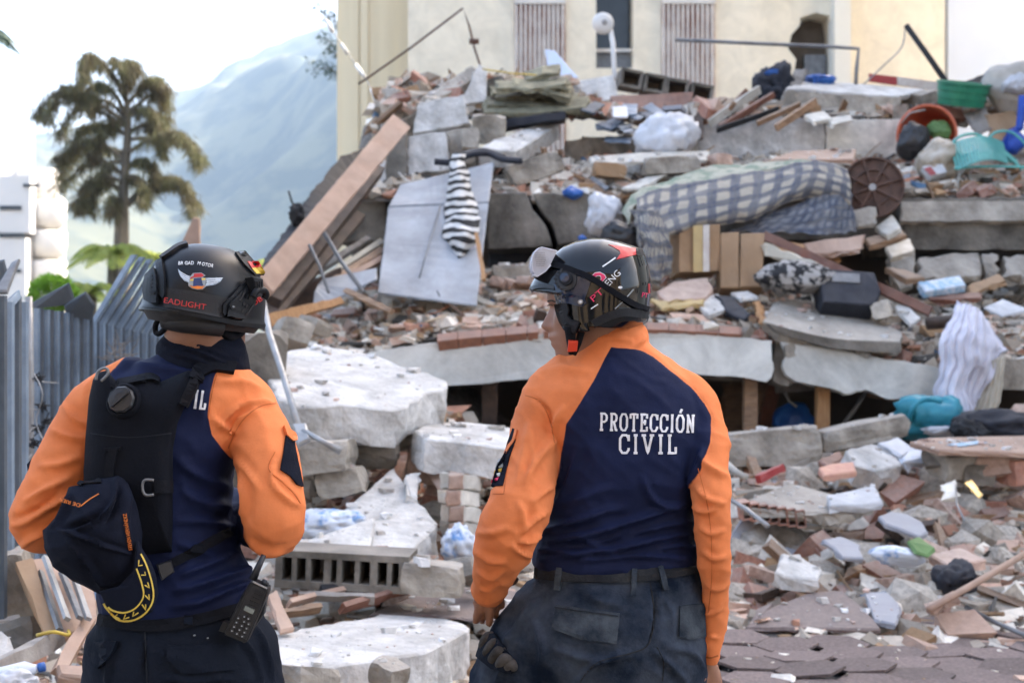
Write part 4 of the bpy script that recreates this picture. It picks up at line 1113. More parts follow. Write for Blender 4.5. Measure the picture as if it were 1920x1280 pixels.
for k in range(8):
    MB().box(.03, .245, -.011, .011, .002, .024, m @ Matrix.Rotation(k * math.pi / 4 + .3, 4, 'Z')).obj('rib', 'rust', dr)
MB().lathe([(0, .026), (.03, .026), (.035, .002)], m, 16).obj('hub', 'metal_pale', dr)
tag(dr, 'round rusty ribbed disc standing beside the plaid blanket', 'disc'); settle(dr)
slab('cable_drum_side', [(1600, 392, 12.0), (1640, 385, 12.0), (1640, 420, 11.9), (1606, 425, 11.9)], .05, 'concrete', 'grey lump below the rusty ribbed disc', 'concrete')
cb = empty('cardboard_box')
slab('carton', [(1274, 424, 11.25), (1350, 420, 11.3), (1350, 508, 11.25), (1274, 510, 11.2)], .3, 'cardboard', parent=cb, jit=.001, cham=.003)
slab('tape', [(1300, 423, 11.235), (1318, 422, 11.245), (1318, 509, 11.195), (1300, 510, 11.185)], .006, 'tape', parent=cb, jit=0, cham=.001)
slab('tape', [(1318.5, 422, 11.235), (1330, 421, 11.245), (1330, 509, 11.195), (1318.5, 509, 11.185)], .006, 'white_tape', parent=cb, jit=0, cham=.001)
tag(cb, 'taped cardboard box under the plaid blanket', 'box'); settle(cb)
slab('cardboard_box', [(1351, 436, 11.3), (1386, 434, 11.3), (1386, 540, 11.15), (1351, 540, 11.15)], .25, 'cardboard', 'narrow upright carton next to the taped box', 'box', jit=.002)
slab('cardboard_box', [(1389, 437, 11.28), (1434, 436, 11.28), (1430, 538, 11.12), (1388, 538, 11.12)], .25, 'cardboard', 'upright carton under the hanging blanket edge', 'box', jit=.002)
slab('plank', [(1430, 462, 11.2), (1436, 455, 11.2), (1546, 500, 11.0), (1540, 513, 11.0), (1432, 476, 11.2)], .03, 'cloth_cream', 'pale splintered plank in front of the black case', 'plank')
slab('plank', [(1440, 452, 11.5), (1560, 460, 11.5), (1575, 484, 11.3), (1450, 470, 11.3)], .03, 'wood_orange', 'light brown plank under the blanket edge', 'plank')
slab('plank', [(1505, 455, 11.4), (1620, 440, 11.4), (1612, 468, 11.2), (1520, 476, 11.3)], .04, 'wood_pink', 'pinkish board end below the blanket corner', 'plank')
bar('timber_beam', (1432, 442, 11.5), (1745, 584, 10.7), .075, .05, 'wood_red', 'long red-brown rail sloping down from the blanket', 'rail')
mk('check_bag', (.36, .34, .32), (.02, .02, .022), 14, .8, .1, lo=.47, hi=.53)
blob('checked_bag', 1495, 522, 11.0, (.26, .15, .12), 'check_bag', 'black and white checked bag beneath the red-brown rail', 'bag', amp=.2)
bc = empty('black_case')
slab('shell', [(1532, 502, 10.95), (1640, 510, 10.95), (1652, 545, 10.8), (1640, 572, 10.75), (1545, 565, 10.75)], .25, 'cloth_dark', parent=bc, jit=.003)
slab('label_plate', [(1560, 510, 10.92), (1612, 513, 10.92), (1612, 530, 10.86), (1560, 527, 10.86)], .006, 'metal_grey', parent=bc, jit=0, cham=.001)
tag(bc, 'black case with a grey plate beneath the red-brown rail', 'case'); settle(bc)
slab('seat_cushion', [(1232, 546, 10.9), (1262, 528, 11.1), (1325, 520, 11.2), (1338, 540, 11.0), (1322, 558, 10.8), (1250, 566, 10.7)], .07, 'brick_pale', 'flat pinkish cushion beside the taped box', 'cushion', jit=.006)
slab('foam_strip', [(1218, 558, 10.8), (1250, 566, 10.7), (1322, 560, 10.75), (1318, 570, 10.7), (1240, 578, 10.65)], .03, 'tape', 'yellow foam strip under the pinkish cushion', 'foam')
slab('floor_tile', [(1298, 562, 10.8), (1345, 550, 11.0), (1382, 572, 10.8), (1330, 590, 10.6)], .035, 'concrete_white', 'square pale tile tilted near the pinkish cushion', 'tile', jit=.002)
slab('floor_tile', [(1370, 548, 11.0), (1402, 545, 11.1), (1422, 555, 10.9), (1390, 560, 10.8)], .03, 'concrete_white', 'small pale tile in front of the upright cartons', 'tile', jit=.002)
slab('folded_cloth', [(1342, 552, 10.9), (1375, 556, 10.9), (1406, 590, 10.6), (1395, 598, 10.6), (1360, 580, 10.7)], .05, 'cloth_dark', 'dark folded rag between two pale tiles', 'rag')
slab('wood_offcut', [(1412, 565, 10.8), (1424, 562, 10.8), (1436, 600, 10.5), (1424, 606, 10.5)], .04, 'wood_orange', 'orange wood offcut standing by the tilted grey slab', 'wood')
# books and boards by the slab edge
for k, (q, mt, lb) in enumerate((([(1640, 425, 12.0), (1672, 402, 12.1), (1690, 425, 11.9), (1662, 440, 11.8)], 'plaster', 'pale block on the rubble below the ribbed disc'),
                                 ([(1622, 446, 11.9), (1690, 428, 12.0), (1700, 440, 11.9), (1632, 460, 11.8)], 'wood', 'brown board below the ribbed disc'),
                                 ([(1660, 462, 11.7), (1706, 446, 11.8), (1716, 468, 11.6), (1672, 482, 11.5)], 'clear_bag', 'tan book lying by the long slab edge'),
                                 ([(1660, 500, 11.4), (1700, 505, 11.4), (1735, 520, 11.2), (1700, 522, 11.2)], 'wood', 'brown lath by the tan book'))):
    slab('offcut', q, .05, mt, lb, 'offcut', jit=.004)
for k, (x0, x1) in enumerate(((1664, 1716), (1722, 1836), (1842, 1872), (1880, 1990))):
    slab('wall_panel_piece', [(x0, 478 + random.uniform(-4, 6), 12.1), (x1, 474, 12.1), (x1 + random.uniform(-14, 6), 520 + random.uniform(-14, 10), 11.9), ((x0 + x1) / 2, 530 + random.uniform(-8, 8), 11.9), (x0 + random.uniform(-4, 14), 516 + random.uniform(-10, 12), 11.9)], .12, 'concrete', 'white wall piece wedged under the long slab edge', 'wall piece', jit=.02, group='wall pieces under the long slab edge')
mk('print_box', (.55, .60, .66), (.25, .42, .55), 22, .6, 0, lo=.45, hi=.56)
slab('printed_box', [(1722, 528, 11.2), (1800, 516, 11.4), (1812, 534, 11.2), (1735, 546, 11.1)], .06, 'print_box', 'flat pale blue printed box by the dusty sacks', 'box', jit=.002)
slab('wood_offcut', [(1812, 535, 11.3), (1878, 512, 11.5), (1885, 525, 11.4), (1822, 552, 11.2)], .04, 'cardboard', 'tan board next to the pale blue printed box', 'board')
slab('wood_offcut', [(1740, 552, 11.2), (1840, 548, 11.2), (1838, 558, 11.1), (1745, 562, 11.1)], .03, 'wood_red', 'reddish board below the pale blue printed box', 'board')
rod('clay_pipe', [(1738, 606, 10.6), (1790, 602, 10.6), (1800, 586, 10.7)], .05, 'wood_dark', 'dark clay pipe beside the hanging white cloth', 'pipe')
slab('floor_tile', [(1676, 574, 10.8), (1694, 564, 10.9), (1726, 595, 10.6), (1708, 608, 10.5)], .03, 'concrete_white', 'beige tile standing on the tilted grey slab', 'tile', jit=.002)
rock('concrete_chunk', 1652, 582, 10.8, (.16, .14, .13), 'chunk', 'pale lump on the tilted grey slab', 'concrete')
slab('floor_tile', [(1838, 610, 10.6), (1856, 600, 10.7), (1872, 620, 10.5), (1854, 630, 10.5)], .03, 'brick_pale', 'pinkish tile behind the hanging white cloth', 'tile', jit=.002)
slab('paper_sheet', [(1845, 575, 10.9), (1880, 560, 11.1), (1932, 580, 10.9), (1880, 592, 10.8)], .02, 'paper', 'white sheet of board behind the hanging white cloth', 'sheet', jit=.003)
# hanging cloth
sheet('hanging_cloth', [[(1794, 565, 10.5), (1815, 570, 10.4), (1838, 578, 10.45), (1850, 610, 10.5)], [(1768, 630, 10.2), (1800, 625, 10.12), (1840, 628, 10.15), (1890, 650, 10.3)], [(1758, 690, 10.15), (1790, 688, 10.05), (1830, 680, 10.12), (1876, 672, 10.25)],
                        [(1754, 742, 10.15), (1785, 748, 10.02), (1822, 735, 10.12), (1852, 712, 10.2)], [(1770, 772, 10.15), (1798, 790, 10.02), (1815, 782, 10.1), (1838, 742, 10.2)]], 'cloth_white', 'pale lilac cloth hanging down over the beam', 'cloth', n=18, amp=.04, freq=5, th=.008, pleat=(.016, 44))
sheet('striped_cloth', [[(1850, 680, 10.25), (1868, 672, 10.22), (1884, 668, 10.25)], [(1846, 720, 10.25), (1862, 718, 10.2), (1880, 716, 10.22)], [(1826, 770, 10.22), (1850, 768, 10.18), (1872, 764, 10.2)]], 'cloth_cream', 'cream cloth with ribs hanging beside the lilac cloth', 'cloth', amp=.008, freq=16, pleat=(.015, 30))

# ---------------------------------------------------------------- the gap under the beam
for (px, w, y0, y1, mt, D, lb) in ((1407, 24, 704, 812, 'wood', 10.6, 'brown timber prop holding up the bowed beam'), (1543, 24, 712, 812, 'wood_orange', 10.55, 'fresh orange timber prop under the cracked beam'), (919, 28, 708, 802, 'wood_dark', 10.7, 'dark timber prop behind the orange sleeve')):
    bar('timber_prop', (px, y0 - 6, D), (px - 2, y1 + 40, D), w / F * D, .09, mt, lb, 'prop')
bar('timber_prop', (1456, 706, 11.6), (1424, 830, 11.4), .1, .08, 'wood_red', 'leaning red-brown plank deep in the gap', 'plank')
bar('timber', (1455, 728, 11.0), (1540, 722, 11.0), .07, .06, 'wood_grey', 'grey crosspiece between the two props', 'timber')
bar('timber', (1630, 735, 11.2), (1720, 752, 11.0), .08, .06, 'wood', 'brown timber end below the ragged beam', 'timber')
rod('white_pipe', [(1578, 800, 10.8), (1604, 765, 10.8), (1622, 736, 10.8)], .016, 'metal_pale', 'pale pipe slanting in the gap', 'pipe')
rod('white_pipe', [(1472, 735, 10.9), (1480, 752, 10.9), (1494, 762, 10.9)], .012, 'metal_pale', 'short curved pale pipe in the gap', 'pipe')
blob('blue_tarp', 1492, 796, 11.2, (.15, .12, .14), 'bag_blue', 'dark blue bundle between the two props', 'bundle', amp=.15)
slab('brown_plywood', [(1360, 720, 12.2), (1440, 715, 12.4), (1440, 830, 12.4), (1360, 830, 12.2)], .04, 'wood', 'brown panel standing deep in the gap', 'panel')
blob('teal_bag', 1752, 785, 9.9, (.185, .15, .155), 'bag_teal', 'teal plastic bag knotted below the lilac cloth', 'bag', amp=.3, freq=1.8, seed=12)
rod('bag_handle', [(1706, 790, 9.85), (1712, 765, 9.8), (1735, 748, 9.8), (1765, 752, 9.8)], .02, 'bag_teal', 'twisted teal handle of the plastic bag', 'handle', sm=5)
blob('white_rag', 1770, 808, 9.72, (.11, .06, .03), 'bag_white', 'white rag lying against the teal bag', 'rag', amp=.4)
blob('black_clothes', 1868, 802, 9.6, (.26, .14, .11), 'cloth_dark', 'heap of black clothes past the teal bag', 'clothes', amp=.35)
blob('black_clothes', 1820, 808, 9.5, (.1, .1, .07), 'black', 'small black garment next to the white rag', 'clothes', amp=.4)
slab('cardboard_sheet', [(1820, 782, 10.0), (1850, 764, 10.1), (1892, 772, 10.0), (1862, 792, 9.9)], .02, 'cardboard', 'dark cardboard piece above the black clothes', 'cardboard')
slab('pink_sheet', [(1868, 776, 10.2), (1935, 748, 10.3), (1935, 775, 10.2), (1890, 790, 10.1)], .02, 'brick_pale', 'pinkish sheet above the black clothes', 'sheet')

# ---------------------------------------------------------------- lower field, under the beam
rock('concrete_block', 1446, 836, 9.7, (.64, .34, .24), 'concrete', 'long rough concrete block in front of the brown prop', 'concrete', rot=(0, -4, 3), sub=2, rough=.07)
rock('concrete_block', 1612, 812, 9.7, (.62, .24, .15), 'concrete', 'rough concrete bar sloping up towards the teal bag', 'concrete', rot=(0, -11, 4), sub=2, rough=.09)
slab('concrete_slab', [(1585, 842, 9.0), (1660, 826, 9.4), (1690, 872, 8.9), (1640, 880, 8.8), (1600, 872, 8.85)], .14, 'concrete_white', 'pale concrete wedge below the concrete bar', 'concrete', jit=.012)
slab('wood_offcut', [(1535, 862, 9.1), (1575, 845, 9.3), (1585, 858, 9.2), (1548, 872, 9.0)], .05, 'wood_red', 'red-brown offcut beside the pale wedge', 'wood')
slab('white_packet', [(1650, 828, 9.2), (1685, 820, 9.4), (1720, 842, 9.2), (1690, 852, 9.0)], .04, 'bag_white', 'white packet next to the pale wedge', 'packet')
slab('white_packet', [(1680, 848, 9.1), (1735, 838, 9.2), (1746, 858, 9.0), (1700, 864, 8.9)], .05, 'bag_bluewhite', 'blue and white packet under the board table', 'packet')
tt = slab('table_board', [(1706, 828, 8.8), (1740, 820, 9.2), (1930, 816, 9.4), (2010, 830, 9.2), (2010, 850, 8.7), (1760, 842, 8.6)], .035, 'wood_pink', 'wide pale board lying flat like a table top', 'board', jit=.003)
slab('printed_sheet', [(1775, 833, 8.78), (1830, 826, 9.0), (1852, 829, 8.98), (1800, 836, 8.74)], .003, 'print_box', 'faded printed sheet on the flat pale board', 'sheet', jit=0, cham=.001)
for k, (px, py, s, mt) in enumerate(((1790, 868, (.3, .2, .16), 'concrete'), (1868, 872, (.3, .2, .15), 'brick_pale'), (1828, 888, (.2, .2, .14), 'concrete_dark'), (1912, 880, (.24, .2, .16), 'brick'), (1760, 860, (.16, .16, .12), 'concrete_dark'), (1950, 870, (.2, .2, .2), 'concrete'))):
    rock('masonry_lump', px, py, 8.85, s, mt, ['broad grey masonry lump propping the flat board', 'pinkish masonry lump under the flat board', 'dark lump low under the flat board', 'red brick lump under the end of the flat board', 'small dark lump at the tip of the flat board', 'grey lump at the far end of the flat board'][k], 'masonry', rough=.16)
slab('white_box', [(1550, 928, 8.1), (1602, 918, 8.35), (1638, 906, 8.5), (1655, 938, 8.05), (1620, 944, 8.0), (1556, 946, 7.95)], .05, 'paper', 'flattened white box in the middle of the debris', 'box', jit=.004)
slab('oval_plate', [(1648, 966, 7.95), (1668, 958, 8.1), (1700, 962, 8.15), (1730, 978, 8.0), (1741, 996, 7.8), (1725, 1004, 7.7), (1690, 990, 7.75), (1660, 980, 7.8)], .03, 'oval_grey', 'smooth oval grey plate tilted in the debris', 'plate', jit=.002)
slab('slate_plate', [(1542, 1010, 7.65), (1575, 1004, 7.8), (1612, 1020, 7.6), (1618, 1045, 7.4), (1580, 1042, 7.4)], .03, 'oval_grey', 'flat grey slate near the white plaster slab', 'slate', jit=.006)
blob('striped_wrapper', 1682, 1042, 7.4, (.12, .06, .045), 'bag_bluewhite', 'blue and white striped food wrapper', 'wrapper', amp=.2)
slab('green_leaf_piece', [(1702, 1012, 7.4), (1722, 1005, 7.5), (1755, 1026, 7.35), (1740, 1040, 7.3), (1718, 1034, 7.3)], .015, 'leafgreen', 'curved green plastic piece above the striped wrapper', 'plastic', jit=.003)
slab('brick_slab', [(1742, 1038, 7.45), (1800, 1026, 7.6), (1852, 1048, 7.35), (1780, 1060, 7.2)], .05, 'brick_pale', 'flat pink brick slab beside the green plastic', 'brick', jit=.006)
slab('plaster_slab', [(1466, 1036, 7.3), (1500, 1042, 7.35), (1540, 1066, 7.15), (1536, 1086, 7.0), (1470, 1080, 7.0), (1455, 1070, 7.0)], .07, 'concrete_white', 'white plaster slab shaped like a wedge', 'plaster', jit=.006)
slab('roofing_piece', [(1395, 1176, 6.6), (1450, 1135, 6.85), (1520, 1108, 7.05), (1580, 1106, 7.05), (1620, 1140, 6.85), (1652, 1178, 6.6)], .025, 'roofing', 'large brown roofing piece with a peaked outline', 'roofing', jit=.004)
slab('roofing_piece', [(1400, 1176, 6.7), (1418, 1140, 6.9), (1450, 1128, 6.95), (1420, 1160, 6.7)], .02, 'roofing', 'narrow roofing piece behind the peaked one', 'roofing', jit=.004)
slab('roofing_piece', [(1620, 1108, 7.1), (1665, 1110, 7.1), (1690, 1135, 6.9), (1680, 1170, 6.6), (1640, 1160, 6.7)], .025, 'oval_grey', 'grey roofing piece next to the peaked one', 'roofing', jit=.005)
rod('shovel_handle', [(1742, 1142, 6.5), (1830, 1092, 6.8), (1935, 1030, 7.2)], .017, 'wood_pink', 'long round wooden handle lying across the debris', 'handle')
slab('wood_offcut', [(1740, 1128, 6.65), (1790, 1104, 6.8), (1800, 1118, 6.75), (1750, 1144, 6.55)], .04, 'brick_pale', 'pinkish offcut under the round wooden handle', 'wood')
blob('dark_garment', 1788, 1085, 6.95, (.08, .08, .07), 'cloth_dark', 'blue-black crumpled garment in the debris', 'clothes', amp=.4)
slab('brass_sheet', [(1808, 904, 8.4), (1822, 898, 8.45), (1842, 925, 8.2), (1836, 934, 8.15)], .006, 'gold', 'shiny brass strip below the flat board', 'strip', jit=.002)
slab('white_plate', [(1770, 905, 8.4), (1790, 898, 8.5), (1792, 925, 8.2), (1772, 932, 8.2)], .03, 'plaster', 'white shard beside the shiny brass strip', 'shard')
bar('red_tube', (1422, 898, 8.5), (1466, 876, 8.7), .045, .045, 'red', 'short red tube in front of the concrete block', 'tube')
slab('pink_box', [(1535, 876, 8.6), (1560, 868, 8.8), (1600, 865, 8.85), (1606, 882, 8.6), (1545, 890, 8.5)], .04, 'pink_box', 'faded pink and blue carton below the pale wedge', 'carton', jit=.003)
rod('plastic_pipe', [(1368, 935, 7.9), (1400, 955, 7.8), (1440, 986, 7.6)], .014, 'metal_pale', 'pale pipe beside the orange sleeve', 'pipe')
rod('plastic_pipe', [(1362, 868, 8.7), (1382, 886, 8.5), (1400, 895, 8.45)], .02, 'plaster', 'white gutter piece by the concrete block', 'pipe')
rod('thin_wire', [(1792, 915, 8.3), (1794, 945, 8.0), (1808, 975, 7.8)], .006, 'metal_pale', 'pale bent wire below the shiny brass strip', 'wire')
# broken hollow brick wall lying in the field
lb = empty('hollow_brick_row')
for k in range(7):
    px = 1400 + 17 * k
    m = Matrix.Translation(P(px, 958 + 2.5 * k, 7.95)) @ Matrix.Rotation(math.radians(-8), 4, 'Y')
    mb = MB()
    for (a, b, c, d) in ((-.026, -.02, -.05, .05), (.02, .026, -.05, .05), (-.0199, .0199, .042, .0499), (-.0199, .0199, -.0499, -.042)):
        mb.box(a, b, 0, .18, c, d, m)
    mb.obj('brick', 'brick', lb)
slab('mortar_bed', [(1392, 940, 8.1), (1520, 952, 8.1), (1525, 962, 7.95), (1392, 950, 7.95)], .04, 'concrete', parent=lb, jit=.006)
tag(lb, 'row of red hollow bricks with mortar sticking out of the debris', 'brick row'); settle(lb)
slab('mortar_slab', [(1400, 935, 8.1), (1480, 905, 8.5), (1640, 945, 8.3), (1600, 962, 8.0), (1500, 958, 7.95)], .06, 'concrete', 'flat dusty mortar slab behind the hollow bricks', 'mortar', jit=.012)

# shingle roof lying flat in front of the debris: hexagonal shingles one by one
sr = empty('shingle_roof')
def zroof(x, y): return .13 + (y - 5.0) * .065 + .03 * math.sin(x * 2.1 + y) + .05 * mnoise.noise(Vector((x, y, 4)))
hx = None
for i in range(17):
    for j in range(12):
        x = .30 + i * .23; y = 4.8 + j * .21 + (.105 if i % 2 else 0)
        if y > 6.55 + .15 * math.sin(x * 3): continue
        if hx is None:
            pts = [(-.148, 0), (-.076, -.098), (.076, -.098), (.148, 0), (.076, .098), (-.076, .098)]
            v = [(a, b, .012) for a, b in pts] + [(a, b, 0) for a, b in pts]
            hx = obj('shingle', v, [tuple(range(6))] + [(q + 6, (q + 1) % 6 + 6, (q + 1) % 6, q) for q in range(6)] + [tuple(range(11, 5, -1))], 'shingle', sr)
            q = hx
        else:
            q = hx.copy(); COL.objects.link(q)
        big = random.random() < .22
        q.location = (x + random.gauss(0, .008), y + random.gauss(0, .008), zroof(x, y) + random.uniform(-.006, .01))
        q.rotation_euler = (math.radians(3.7) + random.gauss(0, .09 if big else .035), random.gauss(0, .08 if big else .03), random.gauss(0, .10 if big else .03))
        if random.random() < .05: q.location.z += .02
bm = bmesh.new()
bmesh.ops.create_grid(bm, x_segments=30, y_segments=20, size=1)
for vv in bm.verts:
    x = 2.1 + vv.co.x * 1.9; y = 5.65 + vv.co.y * .95
    vv.co = (x, y, zroof(x, y) - .03)
obj_bm('underlay', bm, 'black', sr)
tag(sr, 'fallen roof of brown hexagonal shingles lying flat before the debris', 'roof')
slab('roofing_sheet', [(1690, 1165, 6.9), (1725, 1140, 7.2), (1800, 1132, 7.3), (1930, 1150, 7.2), (1930, 1172, 6.9), (1800, 1170, 6.85)], .02, 'shingle', 'lifted shingle sheet curling above the flat shingle roof', 'roofing', jit=.008)
rod('grey_strip', [(1812, 1138, 6.9), (1870, 1168, 6.6), (1935, 1196, 6.4)], .012, 'metal_grey', 'thin grey strip lying on the lifted shingle sheet', 'strip')

# ---------------------------------------------------------------- centre, between the two men
slab('concrete_slab', [(498, 672, 7.9), (545, 655, 8.2), (612, 648, 8.3), (690, 662, 8.2), (770, 690, 8.0), (838, 712, 7.8), (836, 728, 7.6), (792, 742, 7.4), (742, 768, 7.15), (700, 766, 7.1), (640, 758, 7.1), (560, 764, 7.0), (520, 745, 7.1), (505, 705, 7.5)], .19, 'concrete_white', 'big pale concrete slab tilted beside the grey pole', 'slab', jit=.012)
slab('concrete_slab', [(775, 806, 7.3), (800, 795, 7.5), (868, 790, 7.7), (960, 802, 7.8), (1010, 806, 7.8), (1010, 850, 7.0), (900, 832, 7.0), (800, 822, 7.05)], .16, 'concrete_white', 'thick pale slab reaching behind the orange sleeve', 'slab', jit=.008)
for k, (px, py, D, s, mt) in enumerate(((600, 800, 7.5, (.62, .4, .22), 'concrete'), (735, 800, 7.7, (.36, .4, .26), 'concrete'), (660, 832, 7.4, (.5, .3, .16), 'concrete_dark'), (590, 858, 7.0, (.4, .3, .16), 'concrete'), (800, 870, 7.5, (.2, .2, .2), 'brick_pale'), (640, 905, 7.0, (.22, .2, .14), 'concrete'), (690, 850, 7.4, (.24, .2, .14), 'concrete_dark'))):
    rock('concrete_block', px, py, D, s, mt, ['long rough block under the big tilted slab', 'rough block under the far end of the big tilted slab', 'dark rubble block low under the big tilted slab', 'flat grey block at the foot of the pole', 'pinkish block beneath the thick pale slab', 'grey lump above the blue and white plastic', 'dark lump near the pale triangular slab'][k], 'concrete', rot=(random.uniform(-8, 8), random.uniform(-8, 12), random.uniform(-10, 10)), sub=2, rough=.1)
slab('concrete_slab', [(736, 876, 7.2), (820, 980, 6.6), (762, 1042, 6.15), (697, 1038, 6.2), (694, 980, 6.5), (640, 958, 6.75)], .18, 'concrete_white', 'pale triangular slab standing up in the rubble', 'slab', jit=.006)
slab('concrete_slab', [(702, 970, 6.55), (694, 1026, 6.15), (640, 1038, 6.1), (530, 1042, 6.1), (556, 1018, 6.3)], .08, 'concrete_white', 'low white slab leaning on the pale triangular one', 'slab', jit=.004)
blob('plastic_wrap', 622, 982, 6.6, (.17, .1, .06), 'bag_bluewhite', 'blue and white plastic wrap behind the low white slab', 'plastic', amp=.4, freq=3)
blob('plastic_wrap', 862, 1022, 6.5, (.06, .06, .07), 'bag_bluewhite', 'blue and white plastic bag by the pinkish bricks', 'plastic', amp=.4, freq=3)
# long hollow block
hb = empty('hollow_slab_block')
m = Matrix.Translation(P(640, 1072, 5.9)) @ Matrix.Rotation(math.radians(2.5), 4, 'Y') @ Matrix.Rotation(math.radians(-4), 4, 'Z')
W, H, Dp = .56, .155, .26
MB().box(-W / 2, W / 2, 0, Dp, H / 2 - .028, H / 2, m).obj('top_shell', 'concrete_dark', hb)
MB().box(-W / 2, W / 2, 0, Dp, -H / 2, -H / 2 + .03, m).obj('bottom_shell', 'concrete_dark', hb)
xs = [-.28, -.21, -.15, -.075, -.02, .055, .12, .19, .24]
for k, x in enumerate(xs):
    MB().box(x, x + (.02 if k % 3 else .03), .001 + .004 * (k % 2), Dp, -H / 2 + .029, H / 2 - .027, m).obj('web', 'concrete_dark', hb)
MB().box(-W / 2 + .01, W / 2 - .01, Dp - .04, Dp - .002, -H / 2 + .01, H / 2 - .01, m).obj('back', 'concrete_dark', hb)
tag(hb, 'long hollow concrete block showing a row of square holes', 'block'); settle(hb)
rock('concrete_block', 810, 1082, 5.95, (.26, .2, .13), 'concrete', 'solid grey block next to the long hollow one', 'concrete', rot=(0, 5, -6), sub=2, rough=.06)
rock('concrete_block', 880, 1070, 6.2, (.14, .16, .1), 'concrete', 'small grey block behind the sleeve cuff', 'concrete')
# pinkish brick pier
bp = empty('brick_pier')
for k in range(4):
    y0 = 890 + 30 * k; q = random.uniform(-3, 3)
    slab('brick', [(838 + q, y0, 6.9), (868 + q, y0 - 2, 6.9), (868 + q, y0 + 27, 6.9), (838 + q, y0 + 29, 6.9)], .16, 'brick_pale', parent=bp, jit=.004, seg=.03)
    slab('brick', [(870 + q, y0 - 2, 6.9), (902 + q * .5, y0 + 3, 7.05), (902 + q * .5, y0 + 31, 7.05), (870 + q, y0 + 27, 6.9)], .14, 'plaster', parent=bp, jit=.004, seg=.03)
tag(bp, 'short pier of pinkish bricks with a white plastered side', 'brick pier'); settle(bp)
slab('board', [(765, 885, 7.0), (790, 880, 7.1), (780, 935, 6.8), (765, 930, 6.8)], .03, 'concrete_white', 'small white board upright between two slabs', 'board')
bar('timber', (800, 855, 7.3), (850, 925, 7.0), .09, .08, 'brick_pale', 'pink stained beam under the thick pale slab', 'timber')
# front slab
slab('concrete_slab', [(470, 1205, 5.15), (560, 1178, 5.45), (680, 1158, 5.75), (720, 1150, 5.9), (800, 1156, 5.9), (866, 1164, 5.85), (884, 1176, 5.7), (820, 1212, 5.2), (770, 1228, 5.05), (680, 1240, 4.95), (600, 1252, 4.85), (480, 1250, 4.8)], .24, 'concrete_white', 'broad pale slab lying between the two men', 'slab', jit=.012)
rock('concrete_block', 730, 1262, 4.85, (.1, .1, .09), 'concrete', 'round grey stone embedded in the broad pale slab', 'stone', sub=2)
rock('concrete_block', 560, 1272, 4.75, (.26, .14, .08), 'concrete', 'broken lump at the near edge of the broad pale slab', 'concrete')
slab('wood_offcut', [(502, 1112, 5.5), (518, 1104, 5.55), (552, 1176, 5.3), (526, 1182, 5.25)], .02, 'wood_pink', 'pale pointed wood offcut beside the hand radio', 'wood', jit=.002)
slab('tarp', [(690, 1150, 5.95), (780, 1112, 6.3), (905, 1098, 6.5), (990, 1110, 6.4), (990, 1165, 5.8), (880, 1160, 5.85), (800, 1152, 5.9)], .012, 'roofing', 'dusty purplish roofing felt spread behind the broad slab', 'felt', jit=.006)
for k, (a, b, mt, lb) in enumerate((((540, 1130, 5.7), (640, 1108, 5.9), 'wood_pink', 'pale lath in front of the long hollow block'), ((640, 1140, 5.7), (770, 1102, 6.0), 'wood_red', 'dull red lath on the roofing felt'), ((560, 1116, 5.8), (700, 1122, 5.8), 'wood_grey', 'grey lath below the long hollow block'), ((600, 1105, 5.9), (730, 1100, 6.0), 'black', 'black strip at the foot of the long hollow block'), ((520, 1150, 5.6), (600, 1140, 5.7), 'wood', 'brown lath behind the pointed offcut'))):
    bar('lath', a, b, .05, .02, mt, lb, 'lath', roll=50)
# pole with a flattened foot
pl = empty('scaffold_pole')
MB().tube([P(488, 540, 7.3), P(505, 625, 7.0), P(530, 700, 6.7), P(560, 800, 6.4)], [.017, .017, .016, .016], 10).obj('tube', 'metal_pale', pl, True)
slab('foot', [(548, 792, 6.4), (572, 790, 6.4), (580, 822, 6.3), (558, 832, 6.3)], .02, 'metal_pale', parent=pl, jit=.002)
MB().tube([P(568, 806, 6.36), P(606, 828, 6.3), P(640, 845, 6.3)], [.012, .013, .022], 8).obj('strut', 'metal_pale', pl, True)
tag(pl, 'pale dented metal pole with a splayed foot', 'pole'); settle(pl)
rock('concrete_block', 478, 772, 7.6, (.26, .3, .86), 'concrete_dark', 'dark broken pier stub beside the pale pole behind the orange shoulder', 'concrete', rot=(4, 6, 12), sub=2, rough=.09)

# ---------------------------------------------------------------- corner below the fence
ca = empty('broken_shutter')
slab('board', [(60, 1046, 4.9), (165, 1032, 5.1), (186, 1170, 4.7), (110, 1195, 4.6)], .03, 'wood_pink', parent=ca, jit=.002)
slab('edge_strip', [(28, 1050, 4.85), (60, 1042, 4.88), (112, 1192, 4.58), (84, 1190, 4.58)], .035, 'cardboard', parent=ca, jit=.002)
for a, b, mt in (((76, 1072), (112, 1180), 'metal_grey'), ((84, 1044), (126, 1160), 'metal_pale'), ((116, 1072), (150, 1158), 'metal_grey'), ((138, 1080), (166, 1160), 'metal_pale')):
    bar('slat', (a[0], a[1], 4.86), (b[0], b[1], 4.56), .014, .02, mt, parent=ca, jit=.0006)
tag(ca, 'broken pinkish shutter panel with metal slats', 'shutter'); settle(ca)
rock('concrete_block', 38, 1110, 5.0, (.10, .16, .3), 'concrete', 'upright grey concrete post stub beside the broken shutter', 'concrete', rot=(8, -10, 10), sub=2, rough=.06)
rock('concrete_block', 42, 1190, 4.8, (.12, .14, .1), 'concrete_dark', 'dark broken foot of the grey post stub', 'concrete')
bar('timber', (-20, 1265, 4.2), (108, 1196, 4.6), .055, .05, 'wood_grey', 'grey weathered timber pointing at the broken shutter', 'timber')
bar('timber', (110, 1258, 4.35), (168, 1160, 4.65), .045, .03, 'wood_pink', 'pale batten leaning across the splintered boards', 'batten', roll=20)
